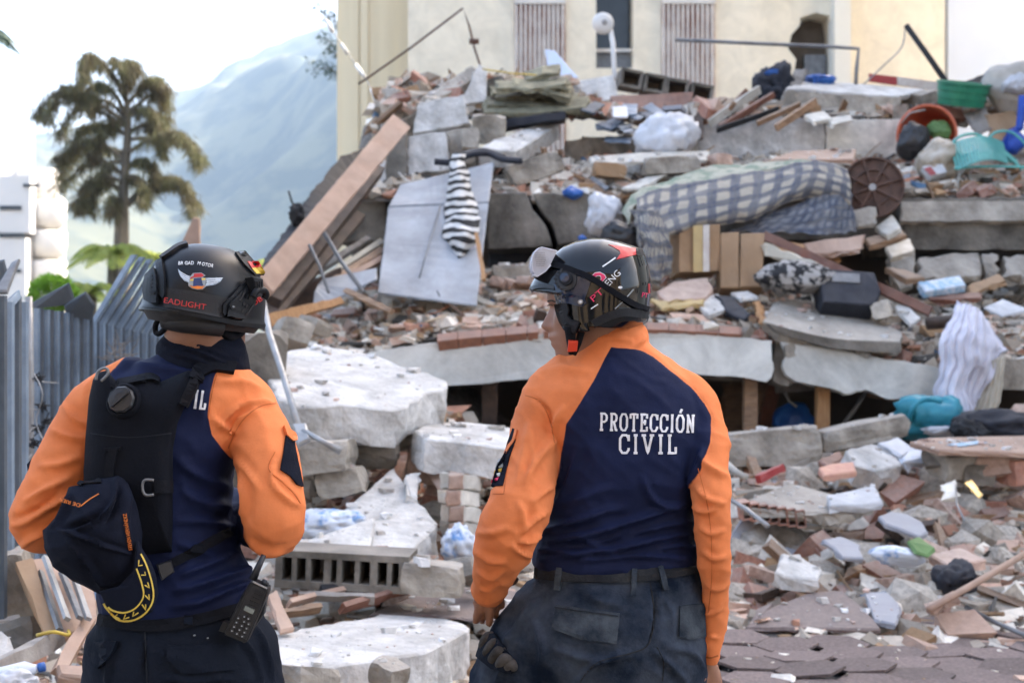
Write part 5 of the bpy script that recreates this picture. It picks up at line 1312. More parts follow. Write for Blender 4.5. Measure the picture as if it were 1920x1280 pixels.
slab('plank', [(105, 1244, 4.35), (200, 1246, 4.4), (200, 1272, 4.3), (112, 1262, 4.3)], .03, 'wood_pink', 'pinkish board end under the pale batten', 'plank', jit=.002)
rod('yellow_strap', [(70, 1190, 4.55), (100, 1184, 4.5), (128, 1190, 4.52), (128, 1182, 4.55)], .006, 'yellow', 'yellow strap tied round the broken shutter', 'strap', sm=5)
slab('plaster_slab', [(-30, 1180, 4.7), (4, 1180, 4.7), (34, 1222, 4.5), (20, 1245, 4.4), (-30, 1250, 4.4)], .03, 'concrete_white', 'white plaster sheet under the grey weathered timber', 'plaster')
bt = empty('plastic_bottle')
mm = Matrix.Translation(P(30, 1262, 4.15)) @ Vector((.95, .1, .22)).to_track_quat('Z', 'Y').to_matrix().to_4x4()
MB().lathe([(0, -.06), (.026, -.06), (.029, -.05), (.029, .03), (.014, .055), (.011, .065), (0, .065)], mm, 18).obj('shell', 'bag_bluewhite', bt, True)
MB().lathe([(0, .066), (.014, .066), (.014, .084), (0, .084)], mm, 14).obj('cap', 'bag_blue', bt, True)
tag(bt, 'white plastic bottle with blue cap under the weathered timber', 'bottle'); settle(bt)
blob('plastic_wrap', 22, 1282, 4.1, (.05, .04, .03), 'bag_white', 'crumpled white wrapper beside the blue capped bottle', 'wrapper', amp=.4)
for k in range(6):
    a = (120 + random.uniform(-20, 60), 1215 + random.uniform(-20, 60)); an = random.uniform(-.6, .3); L = random.uniform(40, 80)
    slab('splintered_board', [(a[0], a[1], 4.55), (a[0] + L * math.cos(an), a[1] + L * math.sin(an), 4.7), (a[0] + L * math.cos(an) + 6, a[1] + L * math.sin(an) + 10, 4.6), (a[0] + 4, a[1] + 14, 4.45)], .015, 'wood' if k % 2 else 'wood_red', 'reddish splintered board in the heap below the shutter', 'board', jit=.004, group='splintered boards below the shutter')

# ---------------------------------------------------------------- middle tier pieces
slab('white_board', [(1105, 294, 12.9), (1200, 286, 13.1), (1330, 283, 13.2), (1325, 300, 12.8), (1110, 306, 12.7)], .03, 'plaster', 'long white board over the grey blocks', 'board', jit=.003)
rock('brick_block', 1142, 320, 12.7, (.28, .16, .13), 'cardboard', 'tan block under the long white board', 'block', rot=(0, 4, 12), rough=.06)
rock('brick_block', 1258, 312, 12.75, (.5, .2, .15), 'concrete', 'grey block under the long white board', 'block', rot=(0, -3, 5), rough=.05)
rock('brick_block', 1350, 305, 12.9, (.2, .2, .12), 'brick_pale', 'orange-tan lump at the end of the long white board', 'block')
rock('brick_block', 1000, 318, 12.75, (.48, .26, .2), 'concrete', 'big pale block with a rough end behind the grey board', 'block', rot=(0, -20, 14), rough=.08, sub=2)
slab('white_board', [(1440, 300, 12.9), (1490, 282, 13.3), (1606, 279, 13.4), (1600, 298, 12.9)], .04, 'wood_pink', 'pale pink board above the plaid blanket', 'board', jit=.003)
slab('white_board', [(1165, 352, 12.5), (1215, 330, 12.7), (1250, 325, 12.7), (1200, 352, 12.4)], .03, 'plaster', 'white board lying beside the blanket lining', 'board', jit=.004)
blob('blue_bag', 1074, 362, 12.4, (.075, .06, .05), 'bag_blue', 'small bright blue bag above the jagged crack', 'bag', amp=.2)
blob('blue_bag', 1092, 448, 11.8, (.03, .03, .03), 'bag_blue', 'tiny blue scrap just above the glossy helmet', 'scrap', amp=.2)
blob('white_bag', 1132, 402, 12.0, (.12, .1, .14), 'bag_white', 'white plastic bag hanging beside the plaid blanket', 'bag', amp=.35)
blob('black_bin_bag', 1178, 448, 11.7, (.16, .12, .13), 'bag_black', 'black bag between the glossy helmet and the blanket', 'bag', amp=.3)
bar('lath', (1098, 340, 12.6), (1165, 378, 12.3), .05, .03, 'wood', 'brown lath pointing at the white plastic bag', 'lath')
bar('lath', (1110, 335, 12.6), (1140, 355, 12.4), .04, .03, 'metal_grey', 'grey lath beside the brown one', 'lath')
slab('gap_shade_sheet', [(916, 475, 12.8), (1060, 470, 12.8), (1060, 530, 12.4), (916, 545, 12.4)], .02, 'cloth_dark', 'dark sheet painting shade into the gap under the jagged slab', 'panel', jit=.006)  # dark sheet added to paint in the shade of the gap
rock('concrete_block', 962, 512, 11.9, (.36, .2, .13), 'concrete', 'pale flat block under the jagged slab', 'concrete', rot=(0, -3, 8), sub=2, rough=.08)
for k in range(5):
    rock('brick_block', 935 + 26 * k, 530 + random.uniform(-8, 10), 11.6 + random.uniform(-.1, .1), (.16, .12, .08), 'brick_pale', 'pinkish brick lump beside the goggles', 'brick', group='pinkish brick lumps near the goggles')

# ---------------------------------------------------------------- loose pieces, one by one
def frag_mesh(kind, sd):
    rs = random.Random(sd)
    bm = bmesh.new()
    if kind in ('chunk', 'brick'):
        bmesh.ops.create_icosphere(bm, subdivisions=1, radius=.62) if kind == 'chunk' else bmesh.ops.create_cube(bm, size=1)
        for v in bm.verts:
            v.co += Vector([rs.uniform(-.16, .16) for _ in range(3)])
    else:
        n = rs.choice((4, 5, 5, 6))
        an = sorted(rs.uniform(0, 6.28) for _ in range(n))
        an = [2 * math.pi * (i + rs.uniform(-.3, .3)) / n for i in range(n)]
        tp = [bm.verts.new((.5 * math.cos(a) * rs.uniform(.7, 1.1), .5 * math.sin(a) * rs.uniform(.7, 1.1), .5 + rs.uniform(-.1, .1))) for a in an]
        bt_ = [bm.verts.new(v.co * .96 - Vector((0, 0, 1))) for v in tp]
        bm.faces.new(tp); bm.faces.new(bt_[::-1])
        for i in range(n): bm.faces.new((tp[i], bt_[i], bt_[(i + 1) % n], tp[(i + 1) % n]))
    bmesh.ops.recalc_face_normals(bm, faces=bm.faces)
    return bm
KIND = {  # kind: (mesh kind, material, base size, label, category, group)
    'concrete_fragment': ('chunk', 'chunk', (1, .85, .7), 'loose grey concrete fragment among the rubble', 'concrete', 'loose concrete fragments'),
    'brick_fragment': ('brick', 'brick', (1.1, .7, .5), 'loose red brick fragment among the rubble', 'brick', 'loose brick fragments'),
    'plaster_fragment': ('plate', 'plaster', (1.4, 1.1, .22), 'thin white plaster fragment among the rubble', 'plaster', 'thin plaster fragments'),
    'tile_fragment': ('plate', 'brick_pale', (1.4, 1.0, .2), 'thin pinkish tile fragment among the rubble', 'tile', 'thin tile fragments'),
    'wood_splinter': ('brick', 'wood', (2.6, .28, .2), 'brown wood splinter among the rubble', 'wood', 'brown wood splinters'),
    'dark_scrap': ('plate', 'wood_dark', (1.7, .9, .16), 'thin dark board scrap among the rubble', 'scrap', 'thin dark scraps'),
    'slate_fragment': ('plate', 'oval_grey', (1.5, 1.1, .18), 'flat blue-grey board fragment among the rubble', 'board', 'flat board fragments'),
}
FR = {}
for kd, (mk_, mt, sz, *_r) in KIND.items():
    FR[kd] = []
    for s in range(7):
        bm = frag_mesh(mk_, hash((len(kd), s)) % 9999)
        bmesh.ops.scale(bm, vec=sz, verts=bm.verts)
        me = bpy.data.meshes.new(kd); bm.to_mesh(me); bm.free(); me.materials.append(MATS[mt]); FR[kd].append(me)
zones = [  # sheet, px range, py range, count, size range
    ('A', (1355, 1930), (862, 1170), 300, (.06, .30)), ('A', (490, 960), (815, 1160), 150, (.06, .26)), ('B', (600, 1400), (500, 622), 150, (.05, .20)), ('B', (1400, 1930), (500, 690), 80, (.06, .22)),
    ('C', (900, 1200), (300, 366), 40, (.06, .22)), ('C', (1600, 1930), (270, 370), 80, (.06, .22)), ('C', (1200, 1640), (285, 320), 16, (.05, .12)), ('D', (720, 1900), (150, 235), 130, (.08, .26)), ('A', (0, 200), (1180, 1290), 26, (.04, .1)), ('A', (490, 700), (820, 960), 30, (.05, .12))]
wk = ['concrete_fragment'] * 9 + ['brick_fragment'] * 4 + ['plaster_fragment'] * 5 + ['tile_fragment'] * 4 + ['wood_splinter'] * 3 + ['slate_fragment'] * 2
WHERE = {'A': 'in the debris before the white beam', 'B': 'on the white beam floor', 'C': 'on the second fallen floor', 'D': 'along the crest'}
rs = random.Random(77)
for (sh, xr, yr, cnt, sr_) in zones:
    for k in range(cnt):
        px, py = rs.uniform(*xr), rs.uniform(*yr)
        D = on(px, py, sh)
        p = P(px, py, D)
        kd = rs.choice(wk + (['dark_scrap'] * 7 + ['wood_splinter'] * 7 if sh in 'CD' else ['dark_scrap']))
        _, _, _, lab, cat, grp = KIND[kd]
        o = bpy.data.objects.new(kd, rs.choice(FR[kd])); COL.objects.link(o)
        s = rs.uniform(0, 1) ** 2 * (sr_[1] - sr_[0]) + sr_[0]
        o.scale = (s, s, s)
        o.location = (p.x, p.y, SHEETS[sh][0](p.x, p.y) + s * .12)
        o.rotation_euler = (rs.gauss(0, .45), rs.gauss(0, .45), rs.uniform(0, 6.28))
        wh = WHERE[sh] if not (sh == 'A' and px < 1000) else ('in the heap between the pale slabs' if px > 300 else 'below the broken shutter')
        tag(o, lab.replace('among the rubble', wh), cat, grp + ' ' + wh)

# finer crushed debris as masses
PAL = [((.48, .44, .40), 5), ((.32, .29, .26), 4), ((.62, .59, .55), 3.0), ((.42, .23, .17), 1.6), ((.54, .39, .33), 2.6), ((.36, .24, .15), 1.6), ((.74, .72, .70), 1.8), ((.07, .068, .066), .8), ((.10, .2, .36), .12)]
pw = np.array([w for _, w in PAL]); pw = pw / pw.sum()
def crush(name, sh, xr, yr, n, smin, smax, label):
    fn = SHEETS[sh][0] if isinstance(sh, str) else sh
    base = np.array([(x, y, z) for z in (-.5, .5) for y in (-.5, .5) for x in (-.5, .5)])
    fc = np.array([(0, 2, 3, 1), (4, 5, 7, 6), (0, 1, 5, 4), (2, 6, 7, 3), (0, 4, 6, 2), (1, 3, 7, 5)])
    V = np.empty((n, 8, 3)); Cc = np.empty((n, 6, 4))
    for i in range(n):
        x, y = RNG.uniform(*xr), RNG.uniform(*yr)
        s = smin + (smax - smin) * RNG.uniform() ** 3.5
        sh_ = np.array([s * RNG.uniform(.7, 1.9), s * RNG.uniform(.6, 1.2), s * RNG.uniform(.25, .8)])
        b = (base + RNG.uniform(-.22, .22, (8, 3))) * sh_
        a, t = RNG.uniform(0, 6.28), RNG.normal(0, .55)
        R1 = np.array([[math.cos(a), -math.sin(a), 0], [math.sin(a), math.cos(a), 0], [0, 0, 1]])
        R2 = np.array([[1, 0, 0], [0, math.cos(t), -math.sin(t)], [0, math.sin(t), math.cos(t)]])
        V[i] = b @ (R1 @ R2).T + np.array([x, y, fn(x, y) + s * .12 - (RNG.uniform(0, .05) if smin < .02 else 0)])
        c = np.array(PAL[RNG.choice(len(PAL), p=pw)][0]) * np.array([1.04, .985, .9]) * RNG.uniform(.7, 1.25)
        Cc[i] = np.array([*c, 1])
    me = bpy.data.meshes.new(name)
    me.from_pydata(V.reshape(-1, 3).tolist(), [], (fc[None] + 8 * np.arange(n)[:, None, None]).reshape(-1, 4).tolist())
    at = me.color_attributes.new('Col', 'FLOAT_COLOR', 'CORNER')
    at.data.foreach_set('color', np.repeat(Cc.reshape(-1, 4), 4, axis=0).astype(np.float32).ravel())
    o = obj_me(name, me, 'rubble_mix')
    tag(o, label, kind='stuff')
crush('crushed_rubble', 'A', (.3, 4.2), (6.3, 10.3), 17000, .01, .15, 'small crushed rubble in front of the white beam')
crush('crushed_rubble', 'A', (-2.2, .5), (4.2, 10.2), 9000, .01, .14, 'small crushed rubble between the pale slabs')
crush('crushed_rubble', 'B', (-1.7, 4.4), (10.5, 12.4), 10000, .01, .13, 'small crushed rubble on the white beam floor')
crush('crushed_rubble', 'C', (-1.4, 5), (12.5, 14), 5000, .012, .15, 'small crushed rubble on the second floor')
crush('crushed_rubble', 'D', (-1.4, 5), (14.1, 16), 4500, .015, .2, 'small crushed rubble along the crest')
crush('crushed_rubble', lambda x, y: zroof(x, y) + .012, (.35, 3.6), (4.9, 6.7), 1300, .006, .045, 'small crushed rubble strewn over the shingle roof')

# crumbs and grit lying on the broad slabs and boards
pts_ = []
for o in list(COL.objects):
    if o.type == 'MESH' and o.parent is None and o.name.split('.')[0] in ('concrete_slab', 'floor_slab', 'fallen_slab', 'roof_slab', 'roofing_piece', 'table_board', 'mortar_slab', 'white_board', 'plaster_slab', 'concrete_block', 'white_box', 'tarp', 'floor_tile'):
        co = get_co0 = np.empty(len(o.data.vertices) * 3); o.data.vertices.foreach_get('co', co); co = co.reshape(-1, 3) + np.array(o.location)
        bv_ = BVHTree.FromPolygons([Vector(c) for c in co], [tuple(p.vertices) for p in o.data.polygons])
        mn, mx_ = co.min(0), co.max(0)
        if mx_[1] > 14.9 or mx_[0] > 5: continue
        for k in range(int(min(70, 90 * (mx_[0] - mn[0]) * (mx_[1] - mn[1]) + 4))):
            h = bv_.ray_cast(Vector((RNG.uniform(mn[0], mx_[0]), RNG.uniform(mn[1], mx_[1]), mx_[2] + .5)), Vector((0, 0, -1)))
            if h[0] is not None and h[1].z > .55: pts_.append(h[0])
_k = [0]
class _Pts: pass
base_ = np.array([(x, y, z) for z in (-.5, .5) for y in (-.5, .5) for x in (-.5, .5)])
fc_ = np.array([(0, 2, 3, 1), (4, 5, 7, 6), (0, 1, 5, 4), (2, 6, 7, 3), (0, 4, 6, 2), (1, 3, 7, 5)])
V_ = np.empty((len(pts_), 8, 3)); C_ = np.empty((len(pts_), 6, 4))
for i, p in enumerate(pts_):
    s = .006 + .04 * RNG.uniform() ** 4
    a = RNG.uniform(0, 6.28)
    R1 = np.array([[math.cos(a), -math.sin(a), 0], [math.sin(a), math.cos(a), 0], [0, 0, 1]])
    V_[i] = ((base_ + RNG.uniform(-.25, .25, (8, 3))) * np.array([s * RNG.uniform(.8, 1.8), s, s * .6])) @ R1.T + np.array(p) + np.array([0, 0, s * .2])
    C_[i] = np.array([*(np.array(PAL[int(RNG.choice([0, 2, 2, 4, 6, 6]))][0]) * RNG.uniform(.8, 1.1)), 1])
me_ = bpy.data.meshes.new('crushed_rubble')
me_.from_pydata(V_.reshape(-1, 3).tolist(), [], (fc_[None] + 8 * np.arange(len(pts_))[:, None, None]).reshape(-1, 4).tolist())
at_ = me_.color_attributes.new('Col', 'FLOAT_COLOR', 'CORNER'); at_.data.foreach_set('color', np.repeat(C_.reshape(-1, 4), 4, axis=0).astype(np.float32).ravel())
tag(obj_me('crushed_rubble', me_, 'rubble_mix'), 'grit and crumbs lying on the broad slabs', kind='stuff')

def splinters(sh, xr, yr, n, label):
    fn = SHEETS[sh][0]
    pal = [(.40, .27, .17), (.30, .19, .11), (.52, .40, .28), (.16, .10, .07), (.70, .68, .64), (.09, .085, .08), (.38, .36, .34), (.50, .24, .16)]
    mb = MB(); cols = []
    for i in range(n):
        x, y = RNG.uniform(*xr), RNG.uniform(*yr)
        L = .05 + .28 * RNG.uniform() ** 2.2; w = RNG.uniform(.003, .014); a = RNG.uniform(0, 6.28); t = RNG.normal(.05, .3)
        d = Vector((math.cos(a) * math.cos(t), math.sin(a) * math.cos(t), math.sin(t)))
        p = Vector((x, y, fn(x, y) + .02 + abs(math.sin(t)) * L * .4))
        k = Vector((RNG.normal(0, .012), RNG.normal(0, .012), RNG.normal(0, .012)))
        mb.tube([p - d * L / 2, p + k, p + d * L / 2], [w, w, w * .6], 4)
        cols += [(*pal[int(RNG.integers(len(pal)))], 1)] * 10
    me = bpy.data.meshes.new('splinter_litter'); me.from_pydata(mb.v, [], mb.f)
    at = me.color_attributes.new('Col', 'FLOAT_COLOR', 'CORNER')
    arr = []
    for p in me.polygons: arr += list(cols[p.index]) * p.loop_total
    at.data.foreach_set('color', np.array(arr, np.float32))
    tag(obj_me('splinter_litter', me, 'rubble_mix'), label, kind='stuff')
splinters('A', (.3, 4.2), (6.8, 10.2), 520, 'fine splinters and wires in front of the white beam')
splinters('A', (-1.9, .4), (5.0, 9.5), 260, 'fine splinters and wires between the pale slabs')
splinters('B', (-1.6, 4.4), (10.5, 12.3), 420, 'fine splinters and wires on the white beam floor')
splinters('C', (-1.3, 5), (12.5, 14), 380, 'fine splinters and wires on the second floor')
splinters('D', (-1.3, 5), (14.1, 15.6), 420, 'fine splinters and wires along the crest')
# ================================================================== THE TWO MEN
mk('skin', (.31, .155, .098), (.26, .128, .08), 25, .5, .12, 220, sub=.06, bdist=.002)
mk('skin_dark', (.13, .062, .040), (.10, .048, .03), 25, .55, .15, 180, bdist=.002)
mk('hair', (.012, .010, .009), (.008, .007, .006), 60, .6, .3, 300)
mk('navy', (.0075, .0135, .050), (.005, .0095, .038), 6, .7, .25, 260, bdist=.002, spec=.2)
mk('orange', (.80, .238, .086), (.70, .20, .07), 6, .75, .22, 240, bdist=.002, spec=.18, stain=.12)
mk('letter', (.78, .78, .80), (.66, .66, .69), 90, .8, .3, 300, bdist=.002, spec=.12)
mk('trouser', (.010, .014, .024), (.006, .009, .016), 7, .88, .4, 190, dust=.0, bdist=.003, spec=.12)
mk('trouser_dusty', (.085, .105, .138), (.006, .012, .025), 6, .9, .4, 190, bdist=.003, lo=.42, hi=.78, detail=12, spec=.12)
mk('flap_dusty', (.075, .09, .105), (.016, .023, .034), 16, .92, .4, 190, bdist=.003, lo=.40, hi=.72, detail=10, spec=.12)
mk('webbing', (.010, .011, .015), (.006, .007, .010), 30, .85, .4, 240, bdist=.003, spec=.12)
mk('belt_dust', (.035, .037, .039), (.014, .015, .018), 12, .85, .5, 260, bdist=.003, spec=.12)
mk('pack', (.007, .0085, .013), (.0045, .0055, .009), 8, .85, .35, 200, bdist=.003, spec=.12)
mk('cap_cloth', (.008, .0105, .021), (.005, .0065, .013), 9, .9, .35, 220, bdist=.003, spec=.12)
mk('helmet_matte', (.0065, .008, .0115), (.005, .006, .009), 20, .36, .12, 300, bdist=.001, spec=.26)
mk('helmet_gloss', (.003, .0035, .005), (.002, .0025, .004), 5, .07, 0, spec=.5)
mk('helmet_trim', (.013, .0145, .018), (.009, .010, .013), 12, .62, .1, 200, bdist=.001, spec=.22)
mk('visor_blue', (.012, .026, .06), (.008, .018, .045), 5, .1, 0, spec=.5)
mk('rail', (.008, .0095, .0125), (.0055, .0065, .009), 14, .5, .1, 200, bdist=.001, spec=.22)
mk('decal_red', (.55, .03, .03), (.45, .025, .03), 30, .45, 0)
mk('decal_pink', (.75, .04, .14), (.7, .035, .11), 20, .4, 0)
mk('decal_yellow', (.75, .55, .10), (.65, .45, .08), 20, .6, 0)
mk('decal_white', (.78, .80, .82), (.68, .70, .73), 40, .6, 0)
mk('decal_silver', (.38, .46, .55), (.22, .27, .33), 90, .5, 0, lo=.42, hi=.55)
mk('decal_grey', (.30, .34, .36), (.25, .28, .30), 30, .5, 0)
mk('decal_blue', (.03, .05, .16), (.02, .035, .1), 30, .5, 0)
mk('decal_orange', (.80, .22, .04), (.7, .18, .035), 40, .7, 0)
mk('buckle', (.75, .075, .03), (.68, .06, .025), 20, .35, 0)
mk('goggle', (.72, .74, .82), (.60, .62, .72), 20, .15, 0, spec=.6, alpha=.62)
mk('goggle_frame', (.70, .71, .78), (.6, .61, .68), 20, .25, 0, alpha=.8)
mk('radio', (.009, .010, .012), (.006, .007, .009), 20, .5, .1, 200, bdist=.001)
mk('lcd', (.20, .22, .20), (.18, .2, .18), 9, .3, 0)
mk('key_grey', (.40, .42, .44), (.34, .36, .38), 9, .5, 0)
mk('seam_orange', (.60, .155, .042), None, 9, .8, 0)
mk('seam_dark', (.012, .016, .024), None, 9, .9, 0)
mk('glove', (.11, .10, .092), (.03, .028, .027), 14, .9, .4, 90, spec=.12)
mk('eye_white', (.16, .13, .115), None, 9, .3, 0)

def masked(name, inner, outer):
    """cloth of two colours; float attribute 'mask' is the distance to the seam in photo pixels"""
    m = MATS[outer].copy(); m.name = name
    n, l = m.node_tree.nodes, m.node_tree.links
    b = [q for q in n if q.type == 'BSDF_PRINCIPLED'][0]
    src = b.inputs['Base Color'].links[0].from_socket
    at = n.new('ShaderNodeAttribute'); at.attribute_name = 'mask'
    mr = n.new('ShaderNodeMapRange'); mr.inputs[1].default_value = -.7; mr.inputs[2].default_value = .7
    l.new(at.outputs['Fac'], mr.inputs[0])
    nz = n.new('ShaderNodeTexNoise'); nz.inputs['Scale'].default_value = 7
    cr = n.new('ShaderNodeValToRGB')
    im = [q for q in MATS[inner].node_tree.nodes if q.type == 'VALTORGB'][0].color_ramp
    cr.color_ramp.elements[0].color = im.elements[0].color; cr.color_ramp.elements[1].color = im.elements[1].color
    cr.color_ramp.elements[0].position = .35; cr.color_ramp.elements[1].position = .65
    l.new(nz.outputs[0], cr.inputs[0])
    mx = n.new('ShaderNodeMix'); mx.data_type = 'RGBA'
    l.new(mr.outputs[0], mx.inputs[0]); l.new(src, mx.inputs[6]); l.new(cr.outputs[0], mx.inputs[7])
    l.new(mx.outputs[2], b.inputs['Base Color'])
    MATS[name] = m
masked('shirt', 'navy', 'orange')
masked('body_skin', 'hair', 'skin')
masked('body_skin_dark', 'hair', 'skin_dark')

def tube_px(mb, path, n=20, sm=6):
    """path of (px,py,D,radius px[,depth factor])"""
    pts = smooth_path([p if len(p) == 5 else (*p, 1.0) for p in path], sm)
    C = [P(p[0], p[1], p[2]) for p in pts]
    rings = []; up = None
    for i, c in enumerate(C):
        t = (C[min(i + 1, len(C) - 1)] - C[max(i - 1, 0)]).normalized()
        if up is None:
            up = t.cross(Vector((0, 1, 0)))
            if up.length < .1: up = Vector((1, 0, 0))
            up.normalize()
        up = (up - t * up.dot(t)).normalized()
        w = t.cross(up)
        r = pts[i][3] * pts[i][2] / F
        rings.append([c + up * math.cos(a) * r + w * math.sin(a) * r * pts[i][4] for a in [2 * math.pi * k / n for k in range(n)]])
    # rounded ends
    def cap(ring, c, out, r):
        o = []
        for s, h in ((.86, .45), (.5, .78)):
            o.append([c + (p - c) * s + out * r * h * .6 for p in ring])
        return o
    t0 = (C[0] - C[1]).normalized(); t1 = (C[-1] - C[-2]).normalized()
    rings = cap(rings[0], C[0], t0, pts[0][3] * pts[0][2] / F)[::-1] + rings + cap(rings[-1], C[-1], t1, pts[-1][3] * pts[-1][2] / F)
    v = [q for R in rings for q in R]
    f = [(i * n + k, i * n + (k + 1) % n, (i + 1) * n + (k + 1) % n, (i + 1) * n + k) for i in range(len(rings) - 1) for k in range(n)]
    f += [tuple(range(n))[::-1], tuple((len(rings) - 1) * n + k for k in range(n))]
    mb.add(v, f)

def loft_px(mb, rings, D, n=36, e=2.4, sm=5, off=None):
    """stack of level ovals (py, xl, xr, half depth[, D shift])"""
    R = smooth_path([r if len(r) == 5 else (*r, 0.0) for r in rings], sm)
    v = []
    for (py, xl, xr, hd, ds) in R:
        d = D + ds
        c = P((xl + xr) / 2, py, d); hw = (xr - xl) / 2 / F * d
        for k in range(n):
            a = 2 * math.pi * k / n
            ca, sa = math.cos(a), math.sin(a)
            v.append(c + Vector((hw * math.copysign(abs(ca) ** (2 / e), ca), hd * math.copysign(abs(sa) ** (2 / e), sa), 0)))
    f = [(i * n + k, i * n + (k + 1) % n, (i + 1) * n + (k + 1) % n, (i + 1) * n + k) for i in range(len(R) - 1) for k in range(n)]
    f += [tuple(range(n))[::-1], tuple((len(R) - 1) * n + k for k in range(n))]
    mb.add(v, f)

def fuse(name, mb, voxel, it=6):
    me = bpy.data.meshes.new(name)
    bm = bmesh.new()
    bv = [bm.verts.new(p) for p in mb.v]
    for q in mb.f:
        try: bm.faces.new([bv[i] for i in q])
        except ValueError: pass
    bm.to_mesh(me); bm.free()
    o = bpy.data.objects.new(name, me); COL.objects.link(o)
    m = o.modifiers.new('r', 'REMESH'); m.mode = 'VOXEL'; m.voxel_size = voxel; m.use_smooth_shade = True
    s = o.modifiers.new('s', 'SMOOTH'); s.iterations = it; s.factor = .5
    dg = bpy.context.evaluated_depsgraph_get()
    out = bpy.data.meshes.new_from_object(o.evaluated_get(dg))
    bpy.data.objects.remove(o)
    out.name = name
    return out

def get_co(me):
    a = np.empty(len(me.vertices) * 3); me.vertices.foreach_get('co', a)
    return a.reshape(-1, 3)
def get_no(me):
    a = np.empty(len(me.vertices) * 3, np.float32); me.vertex_normals.foreach_get('vector', a)
    return a.reshape(-1, 3).astype(float)
def set_co(me, co):
    me.vertices.foreach_set('co', co.ravel()); me.update()

def seg_dist(x, y, pts):
    """distance to polyline and position along it 0..1"""
    best = np.full(x.shape, 1e9); par = np.zeros(x.shape)
    L = [math.dist(a, b) for a, b in zip(pts, pts[1:])]; T = sum(L); s = 0
    for (a, b), l in zip(zip(pts, pts[1:]), L):
        dx, dy = b[0] - a[0], b[1] - a[1]
        t = np.clip(((x - a[0]) * dx + (y - a[1]) * dy) / (l * l + 1e-9), 0, 1)
        d = np.hypot(x - a[0] - t * dx, y - a[1] - t * dy)
        m = d < best
        best[m] = d[m]; par[m] = (s + t[m] * l) / T
        s += l
    return best, par

def poly_sd(x, y, poly):
    """signed distance to polygon, positive inside"""
    d, _ = seg_dist(x, y, list(poly) + [poly[0]])
    ins = np.zeros(x.shape, bool)
    n = len(poly)
    for i in range(n):
        (x1, y1), (x2, y2) = poly[i], poly[(i + 1) % n]
        c = ((y1 > y) != (y2 > y)) & (x < (x2 - x1) * (y - y1) / (y2 - y1 + 1e-12) + x1)
        ins ^= c
    return np.where(ins, d, -d)

def wrinkle(me, strokes, lumps=((9, .003), (24, .0014)), stretch=(1, 1, 1), seam=None, cr=1.0):
    co, no = get_co(me), get_no(me)
    px, py = proj(co)
    view = co - np.array([0, 0, CZ]); view /= np.linalg.norm(view, axis=1)[:, None]
    face = np.clip(-(no * view).sum(1) * 3, 0, 1)
    d = np.zeros(len(co))
    for st in strokes:
        pts, w, a = st
        pts = [tuple(p) for p in smooth_path(pts, 5)]
        dist, t = seg_dist(px, py, pts)
        tp = np.sin(np.clip(t, .0, 1) * math.pi) ** .6
        d += a * .0023 * tp * (np.exp(-(dist / (w * .8)) ** 2) * .75 + .6 * np.exp(-dist / (w * .55)) - .5 * np.exp(-(dist / (w * 2.1)) ** 2))
    d *= face
    for fr, a in lumps:
        d += a * np.array([mnoise.noise(Vector((p[0] * fr * stretch[0], p[1] * fr * stretch[1], p[2] * fr * stretch[2]))) for p in co])
    # fine random creases
    for fr, a, ex in ((6.5, .0042, 6), (13, .0024, 5)):
        d += a * np.array([(1 - abs(mnoise.noise(Vector((p[0] * fr + 3, p[1] * fr, p[2] * fr * 1.5 + p[0] * fr * .8))))) ** ex for p in co]) * cr
    if seam is not None:
        d -= .0022 * np.exp(-(seam / 2.2) ** 2) * face
    set_co(me, co + no * d[:, None])

def bvh_of(me):
    co = get_co(me)
    return BVHTree.FromPolygons([Vector(c) for c in co], [tuple(p.vertices) for p in me.polygons])

def on_arm(co, path, k=1.22):
    pts = smooth_path([p[:4] for p in path], 20)
    C = np.array([P(p[0], p[1], p[2]) for p in pts]); R = np.array([p[3] * p[2] / F for p in pts])
    d = np.full(len(co), 9.0)
    for c, r in zip(C, R):
        d = np.minimum(d, np.linalg.norm(co - c, axis=1) / r)
    return (d - k) * 45
ORG = Vector((0, 0, CZ))
def cast(bvhs, px, py, guess=None):
    d = Vector(((px - 960) / F, 1, -(py - 640) / F)).normalized()
    best = None
    for b in bvhs:
        h = b.ray_cast(ORG, d)
        if h[0] is not None and (best is None or h[3] < best[3]): best = h
    if best is None: return None
    n = best[1]
    if n.dot(d) > 0: n = -n
    return best[0], n

def project_mesh(name, pts2, faces, bvhs, off, mat, parent, th=.0015, smooth=True):
    """lay a flat pixel-space mesh on a surface, with its own thickness"""
    hits = [cast(bvhs, *p) for p in pts2]
    ok = [h for h in hits if h]
    if not ok: return None
    for i, h in enumerate(hits):
        if h is None:
            j = min((k for k in range(len(hits)) if hits[k]), key=lambda k: (pts2[k][0] - pts2[i][0]) ** 2 + (pts2[k][1] - pts2[i][1]) ** 2)
            D = hits[j][0].y
            hits[i] = (P(pts2[i][0], pts2[i][1], D + .004), hits[j][1])
    N = len(pts2)
    top = [h[0] + (h[1] * .6 + Vector((0, -.4, 0))).normalized() * (off + th) for h in hits]
    bot = [h[0] - h[1] * .002 for h in hits]
    bm = bmesh.new()
    tv = [bm.verts.new(p) for p in top]
    fs = []
    for q in faces:
        try: fs.append(bm.faces.new([tv[i] for i in q]))
        except ValueError: pass
    be = [e for e in bm.edges if len(e.link_faces) == 1]
    idx = {v: i for i, v in enumerate(tv)}
    bv = {}
    for e in be:
        for v in e.verts:
            if v not in bv: bv[v] = bm.verts.new(bot[idx[v]])
    for e in be:
        a, b = e.verts
        try: bm.faces.new((a, b, bv[b], bv[a]))
        except ValueError: pass
    for v in [v for v in bm.verts if not v.link_faces]: bm.verts.remove(v)
    return obj_bm(name, bm, mat, parent, False)

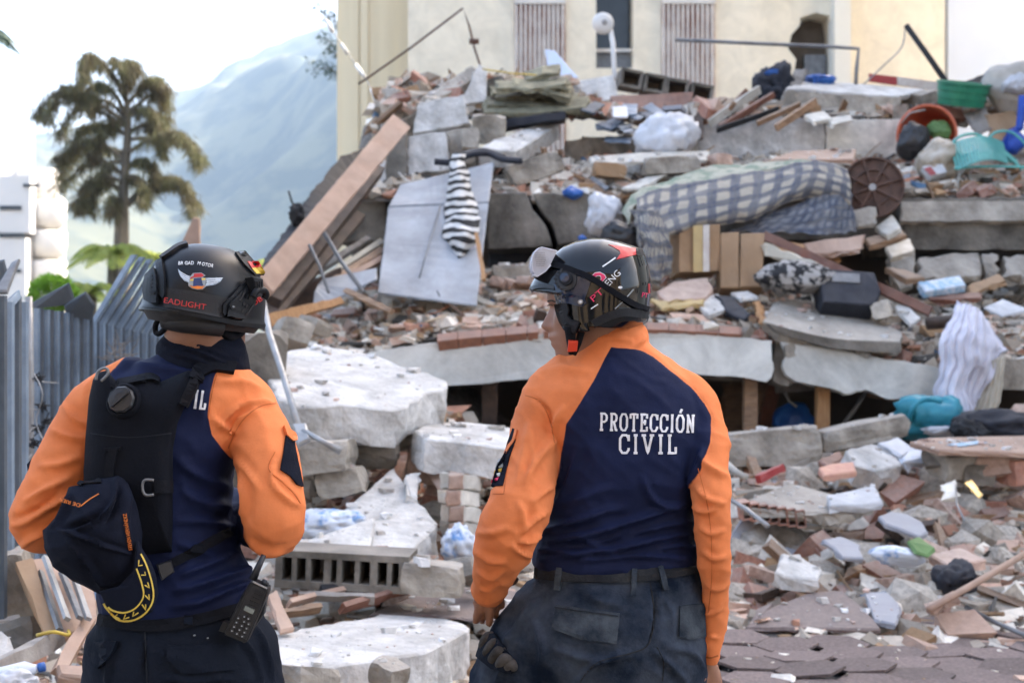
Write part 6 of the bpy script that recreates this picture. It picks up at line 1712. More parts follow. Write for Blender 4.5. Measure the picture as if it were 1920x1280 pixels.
def decal(name, poly, bvhs, mat, parent, off=.0005, th=.0015, step=6.0, close=True):
    bm = bmesh.new()
    n = len(poly)
    ring = []
    for a, b in zip(poly, list(poly[1:]) + [poly[0]]):
        k = max(1, int(math.dist(a, b) / step))
        ring += [(a[0] + (b[0] - a[0]) * i / k, a[1] + (b[1] - a[1]) * i / k) for i in range(k)]
    vs = [bm.verts.new((x, y, 0)) for x, y in ring]
    f = bm.faces.new(vs)
    bmesh.ops.triangulate(bm, faces=[f])
    for _ in range(5):
        ed = [e for e in bm.edges if e.calc_length() > step * 1.6]
        if not ed: break
        bmesh.ops.subdivide_edges(bm, edges=ed, cuts=1)
        bmesh.ops.triangulate(bm, faces=[q for q in bm.faces if len(q.verts) > 3])
    bm.verts.index_update()
    p2 = [(v.co.x, v.co.y) for v in bm.verts]; fc = [[v.index for v in q.verts] for q in bm.faces]
    bm.free()
    return project_mesh(name, p2, fc, bvhs, off, mat, parent, th)

def ribbon(name, pts, w, bvhs, mat, parent, off=.0005, th=.0015, step=5.0, sm=5, taper=None):
    path = smooth_path(pts, sm) if sm else [np.array(p, float) for p in pts]
    # resample
    out = [path[0]]
    for a, b in zip(path, path[1:]):
        k = max(1, int(np.linalg.norm(b - a) / step))
        for i in range(1, k + 1): out.append(a + (b - a) * i / k)
    p2 = []
    for i, p in enumerate(out):
        t = out[min(i + 1, len(out) - 1)] - out[max(i - 1, 0)]
        t = t / (np.linalg.norm(t) + 1e-9); nn = np.array([-t[1], t[0]])
        m = max(1, int(w / 8))
        for k in range(m + 1): p2.append(tuple(p + nn * w * (k / m - .5)))
    m += 1
    fc = [(i * m + k, i * m + k + 1, (i + 1) * m + k + 1, (i + 1) * m + k) for i in range(len(out) - 1) for k in range(m - 1)]
    return project_mesh(name, p2, fc, bvhs, off, mat, parent, th)

def font_tris(s):
    cu = bpy.data.curves.new('t', 'FONT'); cu.body = s; cu.resolution_u = 3
    o = bpy.data.objects.new('t', cu); COL.objects.link(o)
    dg = bpy.context.evaluated_depsgraph_get()
    me = bpy.data.meshes.new_from_object(o.evaluated_get(dg))
    v = [(p.co.x, p.co.y) for p in me.vertices]; f = [tuple(p.vertices) for p in me.polygons]
    bpy.data.objects.remove(o); bpy.data.curves.remove(cu); bpy.data.meshes.remove(me)
    return v, f
def text(name, s, a, b, h, bvhs, mat, parent, off=.001, th=.0006, slant=0, bold=0):
    """lettering from baseline start a to baseline end b (pixels), cap height h"""
    v, f = font_tris(s)
    x0, x1 = min(p[0] for p in v), max(p[0] for p in v); y1 = max(p[1] for p in v)
    y0 = min(p[1] for p in v) if min(p[1] for p in v) > -.05 else 0
    dx, dy = (b[0] - a[0], b[1] - a[1]); L = math.hypot(dx, dy); tx, ty = dx / L, dy / L
    p2 = []
    for (x, y) in v:
        u = (x - x0) / (x1 - x0) * L; w = (y - y0) / (y1 - y0) * h; u += slant * w
        p2.append((a[0] + tx * u + ty * w, a[1] + ty * u - tx * w))
    return project_mesh(name, p2, f, bvhs, off, mat, parent, th)

# slab-serif capitals drawn as strokes (unit cell, y up)
ser = lambda x, y, w=.2: [(x - w, y), (x + w, y)]
GL = {
 'P': [[(.22, 0), (.22, 1)], [(.02, .04), (.46, .04)], [(.02, .96), (.62, .96), (.84, .87), (.9, .74), (.84, .58), (.62, .5), (.22, .5)]],
 'R': [[(.22, 0), (.22, 1)], [(.02, .04), (.44, .04)], [(.02, .96), (.6, .96), (.82, .87), (.87, .74), (.8, .58), (.58, .5), (.22, .5)], [(.52, .5), (.8, .04), (1.0, .04)]],
 'O': [[(.3, .04), (.7, .04), (.92, .25), (.92, .75), (.7, .96), (.3, .96), (.08, .75), (.08, .25), (.3, .04)]],
 'T': [[(.5, 0), (.5, 1)], [(.28, .04), (.72, .04)], [(.06, .72), (.06, .96), (.94, .96), (.94, .72)]],
 'E': [[(.22, 0), (.22, 1)], [(.02, .96), (.88, .96), (.88, .74)], [(.02, .04), (.9, .04), (.9, .28)], [(.22, .52), (.62, .52)], [(.62, .66), (.62, .38)]],
 'C': [[(.9, .7), (.9, .8), (.7, .96), (.3, .96), (.08, .78), (.08, .22), (.3, .04), (.72, .04), (.92, .2), (.92, .3)], [(.92, .66), (.92, .98)]],
 'I': [[(.5, 0), (.5, 1)], [(.22, .04), (.78, .04)], [(.22, .96), (.78, .96)]],
 'N': [[(.2, 0), (.2, .98)], [(.16, .96), (.84, .04)], [(.82, 0), (.82, 1)], [(0, .04), (.4, .04)], [(0, .96), (.24, .96)], [(.64, .96), (1.0, .96)]],
 'V': [[(.14, .96), (.5, .02), (.86, .96)], [(-.04, .96), (.34, .96)], [(.66, .96), (1.04, .96)]],
 'L': [[(.24, 0), (.24, 1)], [(.04, .96), (.46, .96)], [(.04, .04), (.9, .04), (.9, .36)]],
}
GL['Ó'] = GL['O'] + [[(.46, 1.10), (.68, 1.32)]]
def slab_text(s, a, b, h, bvhs, parent, mat='letter', cell=.8, thick=.15, widths=None):
    root = parent; allm = MB()
    n = len(s)
    dx, dy = b[0] - a[0], b[1] - a[1]; L = math.hypot(dx, dy); tx, ty = dx / L, dy / L
    widths = widths or [(.6 if c == 'I' else 1.0) for c in s]
    tot = sum(widths) ; u = 0
    for c, w in zip(s, widths):
        cw = L * w / tot
        k = 0; mb_o = []
        for st in GL[c]:
            pp = []
            for (x, y) in st:
                uu = u + (.5 + (x - .5) * cell) * cw; ww = y * h
                pp.append((a[0] + tx * uu + ty * ww, a[1] + ty * uu - tx * ww))
            o = ribbon('stroke', pp, thick * h, bvhs, mat, root, off=.0006 + .0003 * k, th=.0008, step=4, sm=0)
            k += 1
            if o: mb_o.append(o)
        u += cw
        # all strokes of a word become one raised print
        for o in mb_o:
            allm.add([v.co.copy() for v in o.data.vertices], [tuple(p.vertices) for p in o.data.polygons])
            dd = o.data; bpy.data.objects.remove(o); bpy.data.meshes.remove(dd)
    root = allm.obj('lettering', mat, parent)
    return root

# ---------------------------------------------------------------- head
UF = [(-.185, .02), (-.178, .05), (-.168, .072), (-.158, .084), (-.148, .0895), (-.140, .0905), (-.132, .0905), (-.127, .097), (-.121, .101), (-.116, .1005), (-.1135, .096), (-.110, .103), (-.105, .1085), (-.100, .1075), (-.096, .1045), (-.092, .108), (-.088, .1175), (-.083, .1245), (-.078, .1252), (-.070, .1205), (-.058, .1135), (-.046, .107), (-.038, .1035), (-.030, .105), (-.022, .1085), (-.012, .1085), (0, .106), (.03, .102), (.06, .092), (.09, .07), (.11, .042), (.125, .0)]
UC = [(-.185, .0), (-.178, .02), (-.168, .046), (-.158, .062), (-.148, .072), (-.132, .080), (-.112, .087), (-.095, .0905), (-.08, .092), (-.06, .091), (-.04, .090), (-.022, .0985), (0, .100), (.03, .098), (.06, .088), (.09, .066), (.11, .038), (.125, 0)]
UB = [(-.185, -.0), (-.17, -.02), (-.15, -.035), (-.12, -.055), (-.09, -.075), (-.06, -.09), (-.02, -.1), (.03, -.1), (.06, -.09), (.09, -.067), (.11, -.04), (.125, 0)]
WW = [(-.185, .012), (-.178, .028), (-.165, .042), (-.15, .05), (-.13, .057), (-.1, .065), (-.07, .070), (-.03, .074), (.02, .076), (.06, .068), (.09, .05), (.11, .03), (.125, .0)]
def head(mb, c, fwd):
    fwd = Vector(fwd).normalized(); lat = Vector((-fwd.y, fwd.x, 0)); up = Vector((0, 0, 1))
    n, m = 72, 90
    v = []
    for i in range(m):
        q = -.185 + .31 * i / (m - 1)
        uf, uc, ub, w = (lerp_tab(t, q) for t in (UF, UC, UB, WW))
        sg = .013 if -.095 < q < -.03 else (.026 if q < -.095 else .05)
        if -.095 < q < -.075: sg = .0165
        for k in range(n):
            # more points towards the face
            s = k / n; a = 2 * math.pi * (s - .16 * math.sin(2 * math.pi * s) / 1.0 * .5)
            ca, sa = math.cos(a), math.sin(a)
            l = w * math.copysign(abs(sa) ** .92, sa)
            u = uc * max(0, ca) ** .8 if ca > 0 else ub * (-ca) ** .9
            if ca > 0:
                u += (uf - uc) * math.exp(-(l / sg) ** 2)
                for sd in (-1, 1):
                    u -= .010 * math.exp(-((l - sd * .031) / .013) ** 2 - ((q + .034) / .0095) ** 2)
                    u += .005 * math.exp(-((l - sd * .045) / .018) ** 2 - ((q + .066) / .018) ** 2)
            v.append(c + fwd * u + lat * l + up * (q * .80 if q > .02 else q - .004 * max(0, q / .02)))
    f = [(i * n + k, i * n + (k + 1) % n, (i + 1) * n + (k + 1) % n, (i + 1) * n + k) for i in range(m - 1) for k in range(n)]
    f += [tuple(range(n))[::-1], tuple((m - 1) * n + k for k in range(n))]
    mb.add(v, f)

def hand(mb, wrist, palm_end, fingers, thumb, r=24):
    """wrist/palm_end (px,py,D); fingers list of paths (px,py,D,r)"""
    tube_px(mb, [(*wrist, r * .72, .75), ((wrist[0] + palm_end[0]) / 2, (wrist[1] + palm_end[1]) / 2, (wrist[2] + palm_end[2]) / 2, r * .95, .55), (*palm_end, r, .45)], 16)
    for fg in fingers + [thumb]:
        tube_px(mb, fg, 10, 4)

# ======================================================= the man with lettering on his back
D2 = 3.2
man2 = MB()
hc2 = P(1115, 545, D2)
face_dir = Vector((-math.cos(math.radians(13)), math.sin(math.radians(13)), 0))
head(man2, hc2, face_dir)
tube_px(man2, [(1128, 560, D2, 55), (1140, 600, D2, 55), (1152, 640, D2, 52), (1160, 690, D2, 46)], 24)
tube_px(man2, [(1165, 715, D2, 62, .8), (1170, 800, D2, 115, .7), (1165, 950, D2, 105, .7), (1165, 1100, D2, 110, .7)], 24)
tube_px(man2, [(1090, 750, D2, 36), (1010, 780, D2 - .02, 34), (985, 900, D2 - .06, 32), (955, 1000, D2 - .07, 30), (925, 1080, D2 - .02, 22), (916, 1108, D2, 18)], 16)
tube_px(man2, [(1240, 755, D2, 34), (1320, 790, D2, 30), (1332, 950, D2 - .05, 24), (1340, 1100, D2 - .05, 18), (1332, 1220, D2 - .04, 15), (1330, 1252, D2 - .04, 14)], 16)
tube_px(man2, [(1070, 1150, D2, 80), (970, 1300, D2 + .08, 70), (930, 1460, D2 + .25, 52), (945, 1650, D2 + .3, 42), (955, 1830, D2 + .32, 34)], 16)
tube_px(man2, [(1240, 1150, D2, 75), (1245, 1450, D2, 55), (1250, 1700, D2 - .02, 40), (1252, 1900, D2, 32)], 16)
hand(man2, (915, 1106, D2), (910, 1134, D2 + .005),
     [[(899, 1134, D2, 8.5), (894, 1152, D2 + .004, 7.8), (892, 1166, D2 + .012, 6.5)], [(908, 1136, D2 + .012, 8), (905, 1154, D2 + .02, 7.2), (904, 1166, D2 + .03, 6)],
      [(917, 1136, D2 - .002, 9), (918, 1156, D2 + .002, 8.2), (917, 1171, D2 + .008, 6.8)], [(926, 1132, D2 + .014, 8), (929, 1148, D2 + .02, 7), (930, 1158, D2 + .026, 6)]],
     [(927, 1114, D2 + .01, 9), (938, 1122, D2 + .02, 8), (941, 1138, D2 + .026, 6.8)], 25)
hand(man2, (1331, 1248, D2 - .04), (1333, 1290, D2 - .045),
     [[(1322, 1290, D2 - .05, 8.5), (1319, 1310, D2 - .045, 8), (1321, 1330, D2 - .035, 7)], [(1330, 1292, D2 - .05, 8.5), (1328, 1316, D2 - .045, 8), (1330, 1338, D2 - .035, 7)],
      [(1339, 1291, D2 - .045, 8.5), (1338, 1314, D2 - .04, 8), (1339, 1334, D2 - .03, 7)], [(1347, 1287, D2 - .04, 8), (1347, 1306, D2 - .035, 7), (1347, 1322, D2 - .025, 6)]],
     [(1317, 1268, D2 - .06, 9), (1310, 1284, D2 - .065, 8.5), (1311, 1302, D2 - .06, 7)], 23)
me = fuse('person', man2, .0042, 3)
co = get_co(me); px, py = proj(co)
sdm = np.maximum(poly_sd(px, py, [(1135, 540), (1215, 540), (1215, 606), (1196, 614), (1150, 598)]), -40)
at = me.attributes.new('mask', 'FLOAT', 'POINT'); at.data.foreach_set('value', sdm.astype(np.float32))
per2 = obj_me('person', me, 'body_skin', None, True)
# darker hand follows the photograph: sun-browned skin below the cuffs
eye = MB().lathe([(0, -.008), (.005, -.0065), (.008, 0), (.005, .0065), (0, .008)], Matrix.Translation(hc2 + face_dir * .0785 + Vector((-face_dir.y, face_dir.x, 0)) * .031 + Vector((0, 0, -.034))), 14).obj('eye', 'eye_white', per2, True)
ib = bvh_of(me)
ribbon('eyebrow', [(1027, 565), (1034, 563), (1042, 566)], 2.6, [ib], 'hair', per2, th=.001)
ribbon('eyelash', [(1027, 572.5), (1032, 571.5), (1037, 573)], 1.6, [ib], 'hair', per2, th=.001)

sh = MB()
loft_px(sh, [(632, 1108, 1206, .058, 0), (655, 1082, 1226, .074, 0), (680, 1042, 1258, .092, .0), (705, 1010, 1288, .105), (740, 990, 1316, .118), (790, 1000, 1330, .128), (850, 1034, 1322, .132), (910, 1036, 1308, .128), (960, 1024, 1300, .122), (1010, 1006, 1302, .122), (1045, 1000, 1308, .126), (1066, 1008, 1308, .122)], D2, 44, 2.35)
tube_px(sh, [(1152, 662, D2, 72), (1154, 640, D2, 62), (1156, 622, D2, 58)], 28)
AL2 = [(1075, 722, D2, 62), (1028, 760, D2 - .01, 56), (1009, 820, D2 - .025, 51), (991, 890, D2 - .085, 52), (970, 955, D2 - .125, 57), (951, 1005, D2 - .125, 57), (934, 1050, D2 - .08, 46), (921, 1090, D2 - .03, 34), (917, 1112, D2, 29)]
tube_px(sh, AL2, 26)
AR2 = [(1236, 736, D2, 56), (1290, 758, D2 - .01, 53), (1316, 815, D2 - .04, 46), (1331, 890, D2 - .095, 36), (1334, 960, D2 - .115, 34), (1338, 1050, D2 - .105, 28.5), (1342, 1130, D2 - .06, 23), (1336, 1200, D2 - .05, 18.5), (1331, 1243, D2 - .04, 15)]
tube_px(sh, AR2, 24)
me = fuse('shirt', sh, .0058, 5)
co = get_co(me); no = get_no(me); px, py = proj(co)
NAVY2 = [(1146, 650), (1174, 652), (1202, 655), (1225, 668), (1247, 684), (1294, 725), (1322, 757), (1334, 780), (1331, 831), (1309, 893), (1296, 945), (1303, 1000), (1318, 1090), (990, 1090), (998, 1020), (1018, 971), (1035, 925), (1048, 881), (1054, 839), (1062, 795), (1091, 751), (1114, 713), (1132, 676)]
sd = poly_sd(px, py, NAVY2)
arm = np.minimum(on_arm(co, AL2, 1.1), on_arm(co, AR2, 1.12))
bl_ = np.clip((py - 885) / 45, 0, 1)
sd = np.clip(sd, -30, 30) * (1 - bl_) + np.clip(arm, -30, 30) * bl_
at = me.attributes.new('mask', 'FLOAT', 'POINT'); at.data.foreach_set('value', sd.astype(np.float32))
Z = lambda L: [(840 + a / 2.56, 780 + b / 2.56) for a, b in L]
folds = [(Z([(470, 605), (700, 562), (900, 495), (1110, 430)]), 9, 9), (Z([(440, 690), (640, 655), (800, 640), (1000, 590), (1190, 560)]), 8, 9), (Z([(440, 560), (600, 512), (760, 455), (860, 440)]), 8, 7),
         (Z([(600, 700), (900, 672), (1180, 690)]), 6, 8), (Z([(930, 280), (968, 380), (1040, 432), (1150, 420)]), 8, 8), (Z([(880, 570), (1040, 525), (1190, 500)]), 7, 6), (Z([(560, 170), (528, 330), (500, 420)]), 9, 5),
         (Z([(640, 130), (570, 330), (480, 500)]), 10, 5), (Z([(1230, 150), (1190, 270), (1150, 360)]), 8, 6), (Z([(430, 640), (560, 650), (700, 690)]), 7, 6), (Z([(1000, 640), (1120, 620), (1200, 640)]), 6, 6), (Z([(520, 430), (680, 380), (800, 330)]), 12, 4),
         (Z([(660, 620), (780, 590), (860, 540)]), 6, 5), (Z([(560, 560), (680, 600), (820, 690)]), 7, 4),
         # sleeves
         (Z([(470, 455), (410, 500), (350, 570)]), 7, 7), (Z([(450, 560), (390, 600), (330, 600)]), 7, 7), (Z([(400, 670), (350, 650), (300, 610)]), 7, 7), (Z([(510, 330), (450, 370), (400, 420)]), 8, 6), (Z([(130, 640), (200, 690), (290, 700)]), 8, 5),
         (Z([(520, 100), (440, 200), (360, 330)]), 11, 6), (Z([(130, 560), (220, 560), (300, 530)]), 9, 5), (Z([(140, 740), (210, 770), (270, 740)]), 7, 5), (Z([(150, 820), (200, 835), (240, 800)]), 5, 4), (Z([(400, 40), (360, 200), (330, 340)]), 12, 5),
         (Z([(330, 400), (360, 480), (360, 560)]), 9, 5), (Z([(1165, 430), (1225, 460), (1290, 440)]), 7, 6), (Z([(1190, 330), (1250, 400), (1330, 420)]), 8, 6), (Z([(1200, 520), (1260, 560), (1330, 540)]), 8, 5), (Z([(1220, 640), (1270, 680), (1330, 670)]), 8, 5),
         (Z([(1240, 800), (1280, 830), (1330, 820)]), 7, 4), (Z([(1235, 950), (1290, 930), (1310, 890)]), 6, 4), (Z([(1230, 1080), (1270, 1060), (1305, 1070)]), 5, 4), (Z([(1205, 180), (1250, 240), (1330, 290)]), 9, 6),
         ([(1000, 745), (1030, 770), (1040, 830)], 5, -5), ([(1010, 700), (1060, 690), (1110, 700)], 12, 4), ([(1060, 760), (1040, 800), (1035, 850)], 8, 6), ([(990, 790), (1000, 850), (985, 920)], 10, 5), ([(1110, 640), (1140, 632), (1190, 640)], 6, 4), ([(1190, 650), (1205, 640), (1212, 628)], 5, 5)]
wrinkle(me, folds, ((8, .0045), (21, .002), (60, .0006)), (1, 1, 1.6), np.where(np.abs(sd) < 30, np.abs(sd), 30))
shirt2 = obj_me('shirt', me, 'shirt', per2, True)
b2 = bvh_of(me)
slab_text('PROTECCIÓN', (1122, 806.5), (1303, 811), 33, [b2], shirt2, cell=.76, thick=.125)
slab_text('CIVIL', (1158, 850), (1271, 850.5), 36, [b2], shirt2, cell=.76, thick=.125, widths=[1.1, .75, 1.25, .85, 1.0])
ribbon('seam', [(985, 741), (1012, 752), (1030, 785), (1040, 830)], 1.6, [b2], 'seam_orange', shirt2, th=.0006)
ribbon('seam', Z([(1200, 250), (1240, 400), (1262, 560), (1266, 760), (1250, 940)]), 1.6, [b2], 'seam_orange', shirt2, th=.0006)
ribbon('seam', Z([(215, 372), (268, 372), (290, 190), (318, 70)]), 1.6, [b2], 'seam_orange', shirt2, th=.0006, sm=0)
ribbon('cuff', [(1316, 1228), (1331, 1232), (1346, 1228)], 3, [b2], 'seam_orange', shirt2, th=.001)
pt = decal('sleeve_patch', [(962, 803), (970, 806), (966, 828), (956, 856), (943, 910), (922, 912), (932, 876), (948, 848), (954, 826)], [b2], 'cap_cloth', shirt2, th=.003)
decal('badge', [(938, 860), (948, 852), (944, 876), (930, 880)], [b2], 'decal_grey', shirt2, off=.0035, th=.001)
decal('badge', [(930, 882), (943, 878), (941, 884), (928, 889)], [b2], 'decal_yellow', shirt2, off=.0035, th=.001)
decal('badge', [(927, 891), (940, 886), (938, 893), (925, 898)], [b2], 'decal_white', shirt2, off=.0035, th=.001)
decal('badge', [(924, 900), (937, 895), (935, 901), (923, 906)], [b2], 'decal_pink', shirt2, off=.0035, th=.001)
ribbon('patch_tab', [(969, 806), (964, 825), (955, 838), (950, 850)], 4, [b2], 'orange', shirt2, off=.003, th=.003)

tr = MB()
loft_px(tr, [(1052, 1012, 1310, .118), (1085, 1006, 1316, .13), (1130, 985, 1322, .142), (1180, 968, 1325, .15, -.005), (1230, 965, 1326, .15), (1275, 990, 1320, .13)], D2, 40, 2.4)
tube_px(tr, [(1062, 1150, D2, 98), (1015, 1225, D2 + .02, 104), (970, 1310, D2 + .07, 96), (938, 1400, D2 + .16, 84), (928, 1470, D2 + .24, 74), (940, 1600, D2 + .28, 66), (952, 1760, D2 + .31, 58), (955, 1840, D2 + .32, 56)], 28)
tube_px(tr, [(1240, 1170, D2, 92), (1240, 1260, D2, 92), (1244, 1400, D2 + .01, 80), (1248, 1550, D2, 68), (1252, 1750, D2, 60), (1252, 1890, D2, 58)], 28)
me = fuse('trousers', tr, .0068, 5)
tf = [([(1020, 1110), (980, 1160), (930, 1230)], 9, 6), ([(1180, 1225), (1120, 1240), (1075, 1285)], 9, 8), ([(1220, 1215), (1250, 1240), (1290, 1280)], 8, 6), ([(1225, 1100), (1228, 1160), (1215, 1205)], 6, -7), ([(1040, 1215), (1100, 1235), (1160, 1235)], 10, 5), ([(1000, 1160), (1020, 1220), (1000, 1270)], 10, 6),
      ([(1260, 1215), (1300, 1225), (1322, 1260)], 8, 5), ([(960, 1190), (950, 1240), (930, 1285)], 8, 5), ([(1235, 1110), (1260, 1150), (1262, 1200)], 8, 4), ([(1100, 1105), (1120, 1125), (1170, 1135)], 9, 3)]
wrinkle(me, tf, ((7, .006), (19, .0025), (55, .0008)), (1, 1, 1.2))
trou2 = obj_me('trousers', me, 'trouser_dusty', per2, True)
bt2 = bvh_of(me)
ribbon('belt', [(1004, 1074), (1060, 1079), (1150, 1081), (1230, 1076), (1316, 1062)], 21, [bt2], 'belt_dust', trou2, off=.003, th=.003, step=7)
for a, b in (((1050, 1066), (1046, 1106)), ((1189, 1068), (1187, 1116)), ((1237, 1064), (1248, 1104))):
    ribbon('belt_loop', [a, b], 10, [bt2], 'flap_dusty', trou2, off=.008, th=.003, sm=0)
decal('pocket_flap', [(1043, 1133), (1100, 1141), (1162, 1149), (1156, 1206), (1090, 1197), (1035, 1178)], [bt2], 'flap_dusty', trou2, off=.002, th=.004)
decal('pocket_flap', [(1274, 1135), (1319, 1130), (1321, 1192), (1293, 1198), (1272, 1192)], [bt2], 'flap_dusty', trou2, off=.002, th=.004)
ribbon('seam', [(1041, 1138), (1100, 1146), (1158, 1154)], 1.5, [bt2], 'seam_dark', trou2, off=.0075, th=.0006)
ribbon('seam', [(1219, 1092), (1226, 1150), (1216, 1206), (1182, 1224), (1120, 1242), (1085, 1280)], 2.2, [bt2], 'belt_dust', trou2, th=.0012)
ribbon('seam', [(1232, 1212), (1244, 1240), (1242, 1275)], 1.6, [bt2], 'belt_dust', trou2, th=.0012)
decal('thigh_pocket', [(908, 1196), (930, 1186), (966, 1238), (960, 1262), (925, 1252), (898, 1230)], [bt2], 'trouser', trou2, off=.003, th=.008)
for q in (0, 1):
    bx_, by_, bd_ = ((955, 1880, D2 + .28), (1252, 1925, D2 - .02))[q]
    gz = P(bx_, by_, bd_)
    mb = MB()
    z0 = 0.0
    tube_px(mb, [(bx_, by_ - 70, bd_ + .03, 54), (bx_, by_ - 20, bd_ + .03, 52), (bx_, by_ + 2, bd_ + .05, 50)], 18)
    tube_px(mb, [(bx_, by_ - 2, bd_ - .04, 46, .8), (bx_ - 4, by_ + 2, bd_ + .08, 48, .7), (bx_ - 8, by_ + 6, bd_ + .19, 40, .6)], 18)
    obj_me('boot', fuse('boot', mb, .009, 3), 'webbing', per2, True)
tag(per2, 'man in a glossy black helmet with a lettered navy and orange shirt', 'person')

gl = empty('work_glove')
for k, pth in enumerate(([(905, 1210), (915, 1194), (930, 1192)], [(912, 1224), (926, 1206), (942, 1206)], [(922, 1236), (936, 1220), (950, 1224)], [(936, 1246), (946, 1234), (958, 1240)], [(948, 1252), (958, 1244), (964, 1252)])):
    h = cast([bt2], *pth[1]); D = h[0].y if h else D2
    fm_ = MB()
    tube_px(fm_, [(pth[0][0], pth[0][1], D + .004, 9), (pth[1][0], pth[1][1], D - .012, 10.5), (pth[2][0], pth[2][1], D - .006, 8)], 12, 5)
    fo = fm_.obj('finger', 'glove', gl, True)
tag(gl, 'dusty grey work gloves stuffed in the thigh pocket', 'gloves'); settle(gl)
gd = blob('hip_glove', 957, 1084, D2 + .1, (.016, .014, .013), 'skin_dark', 'small dark glove tip at the hip behind the sleeve', 'glove', amp=.15)

# ------------------------------------------------------- glossy open-face helmet
hm = empty('glossy_helmet')
HP = [(192, 548), (213, 492), (248, 430), (330, 306), (440, 185), (540, 112), (660, 62), (800, 36), (940, 38), (1080, 74), (1200, 114), (1290, 150), (1312, 205), (1345, 312), (1366, 440), (1374, 500), (1362, 600), (1348, 760), (1362, 800), (1332, 872), (1206, 946), (1200, 872), (1188, 842), (1100, 832), (1000, 856), (880, 906), (800, 950), (720, 985), (640, 990), (580, 962), (522, 890), (492, 800), (470, 690), (442, 580), (420, 552), (330, 538), (258, 575)]
HPX = [(960 + a / 5.333, 440 + b / 5.333) for a, b in HP]
lat = Vector((-face_dir.y, face_dir.x, 0))
if lat.y > 0: lat = -lat
uc_, vc_ = 1122, 560
def helmet_mesh(poly, W=.128, T=26, grow=0.0, e_top=2.2, e_u=2.6):
    ring = []
    for a, b in zip(poly, poly[1:] + poly[:1]):
        k = max(1, int(math.dist(a, b) / 4)); ring += [(a[0] + (b[0] - a[0]) * i / k, a[1] + (b[1] - a[1]) * i / k) for i in range(k)]
    n = len(ring); v = []
    for j in range(T + 1):
        t = math.sin((j / T - .5) * math.pi)
        st = max(0, 1 - abs(t) ** e_top) ** (1 / e_top); su = max(0.0, 1 - abs(t) ** e_u) ** (1 / e_u)
        for (x, y) in ring:
            u = (uc_ - x) / F * D2 * su * (1 / math.cos(math.radians(13))); vv = (vc_ - y) / F * D2
            vv = vv * st if vv > 0 else vv * (.94 + .06 * st)
            v.append(P(uc_, vc_, D2) + face_dir * u + lat * (t * W) + Vector((0, 0, vv)))
    f = [(j * n + k, j * n + (k + 1) % n, (j + 1) * n + (k + 1) % n, (j + 1) * n + k) for j in range(T) for k in range(n)]
    bm = bmesh.new(); bv = [bm.verts.new(p) for p in v]
    for q in f: bm.faces.new([bv[i] for i in q])
    return bm
bm = helmet_mesh(HPX)
hsh = obj_bm('shell', bm, 'helmet_gloss', hm, True)
bh2 = bvh_of(hsh.data)
Q = lambda L: [(960 + a / 5.333, 440 + b / 5.333) for a, b in L]
ribbon('edge_trim', Q([(470, 690), (492, 790), (530, 880), (590, 935), (660, 945), (730, 930), (820, 885), (920, 835), (1040, 790), (1150, 775), (1350, 795)]), 15, [bh2], 'helmet_trim', hm, off=.001, th=.004)
decal('cheek_pad', Q([(470, 688), (560, 690), (575, 760), (565, 810), (600, 850), (680, 880), (640, 975), (585, 955), (525, 885), (492, 800)]), [bh2], 'helmet_trim', hm, off=.004, th=.003)
ribbon('brim_trim', Q([(196, 552), (240, 528), (330, 520), (425, 535)]), 6, [bh2], 'black_plastic', hm, off=.001, th=.004)
decal('visor_plate', Q([(430, 470), (640, 400), (790, 470), (760, 560), (730, 640), (745, 685), (700, 722), (575, 690), (478, 680), (450, 580), (430, 530)]), [bh2], 'visor_blue', hm, off=.001, th=.003)
def disc(name, cx, cy, r, mat, off, th, par=hm, bv=None, k=20, sq=1.0):
    return decal(name, [(cx + r * math.cos(2 * math.pi * i / k), cy + r * sq * math.sin(2 * math.pi * i / k)) for i in range(k)], bv or [bh2], mat, par, off=off, th=th, step=4)
disc('pivot_ring', 960 + 545 / 5.333, 440 + 455 / 5.333, 20, 'black_plastic', .004, .004)
disc('pivot_cap', 960 + 545 / 5.333, 440 + 445 / 5.333, 13, 'helmet_trim', .009, .004)
disc('pivot_face', 960 + 540 / 5.333, 440 + 442 / 5.333, 8.5, 'visor_blue', .0135, .002)
for k in range(10):
    a = .9 + k * .38
    disc('tooth', 960 + 545 / 5.333 + 19 * math.cos(a), 440 + 455 / 5.333 + 19 * math.sin(a), 2.4, 'black', .008, .002, k=8)
disc('snap', 960 + 690 / 5.333, 440 + 672 / 5.333, 4.6, 'metal_pale', .005, .003)
disc('snap', 960 + 690 / 5.333, 440 + 672 / 5.333, 2.4, 'decal_white', .0085, .002, k=10)
decal('red_flash', Q([(962, 100), (1080, 118), (1236, 138), (1240, 200), (1130, 228), (1042, 250), (1085, 190), (1075, 160), (1010, 122)]), [bh2], 'decal_red', hm, th=.0008)
decal('vent', Q([(1240, 138), (1300, 150), (1312, 205), (1260, 215), (1242, 200)]), [bh2], 'black', hm, th=.002)
ribbon('silver_line', Q([(905, 320), (980, 270), (1035, 230)]), 2.4, [bh2], 'decal_white', hm, th=.0006, sm=0)
decal('logo', Q([(800, 405), (830, 378), (880, 372), (930, 400), (945, 430), (905, 472), (870, 460), (890, 440), (880, 415), (850, 415), (828, 432)]), [bh2], 'decal_white', hm, off=.0004, th=.0005)
decal('logo', Q([(806, 408), (832, 384), (880, 379), (925, 404), (938, 430), (905, 466), (882, 458), (896, 440), (886, 408), (850, 408), (828, 425)]), [bh2], 'decal_pink', hm, off=.0010, th=.0005)
def px_word(s, a, b, h, mo, mi, slant=0):
    text('lettering', s, Q([a])[0], Q([b])[0], h, [bh2], mo, hm, off=.0006, th=.0004, slant=slant)
px_word('PT', (815, 672), (925, 575), 11, 'decal_pink', None)
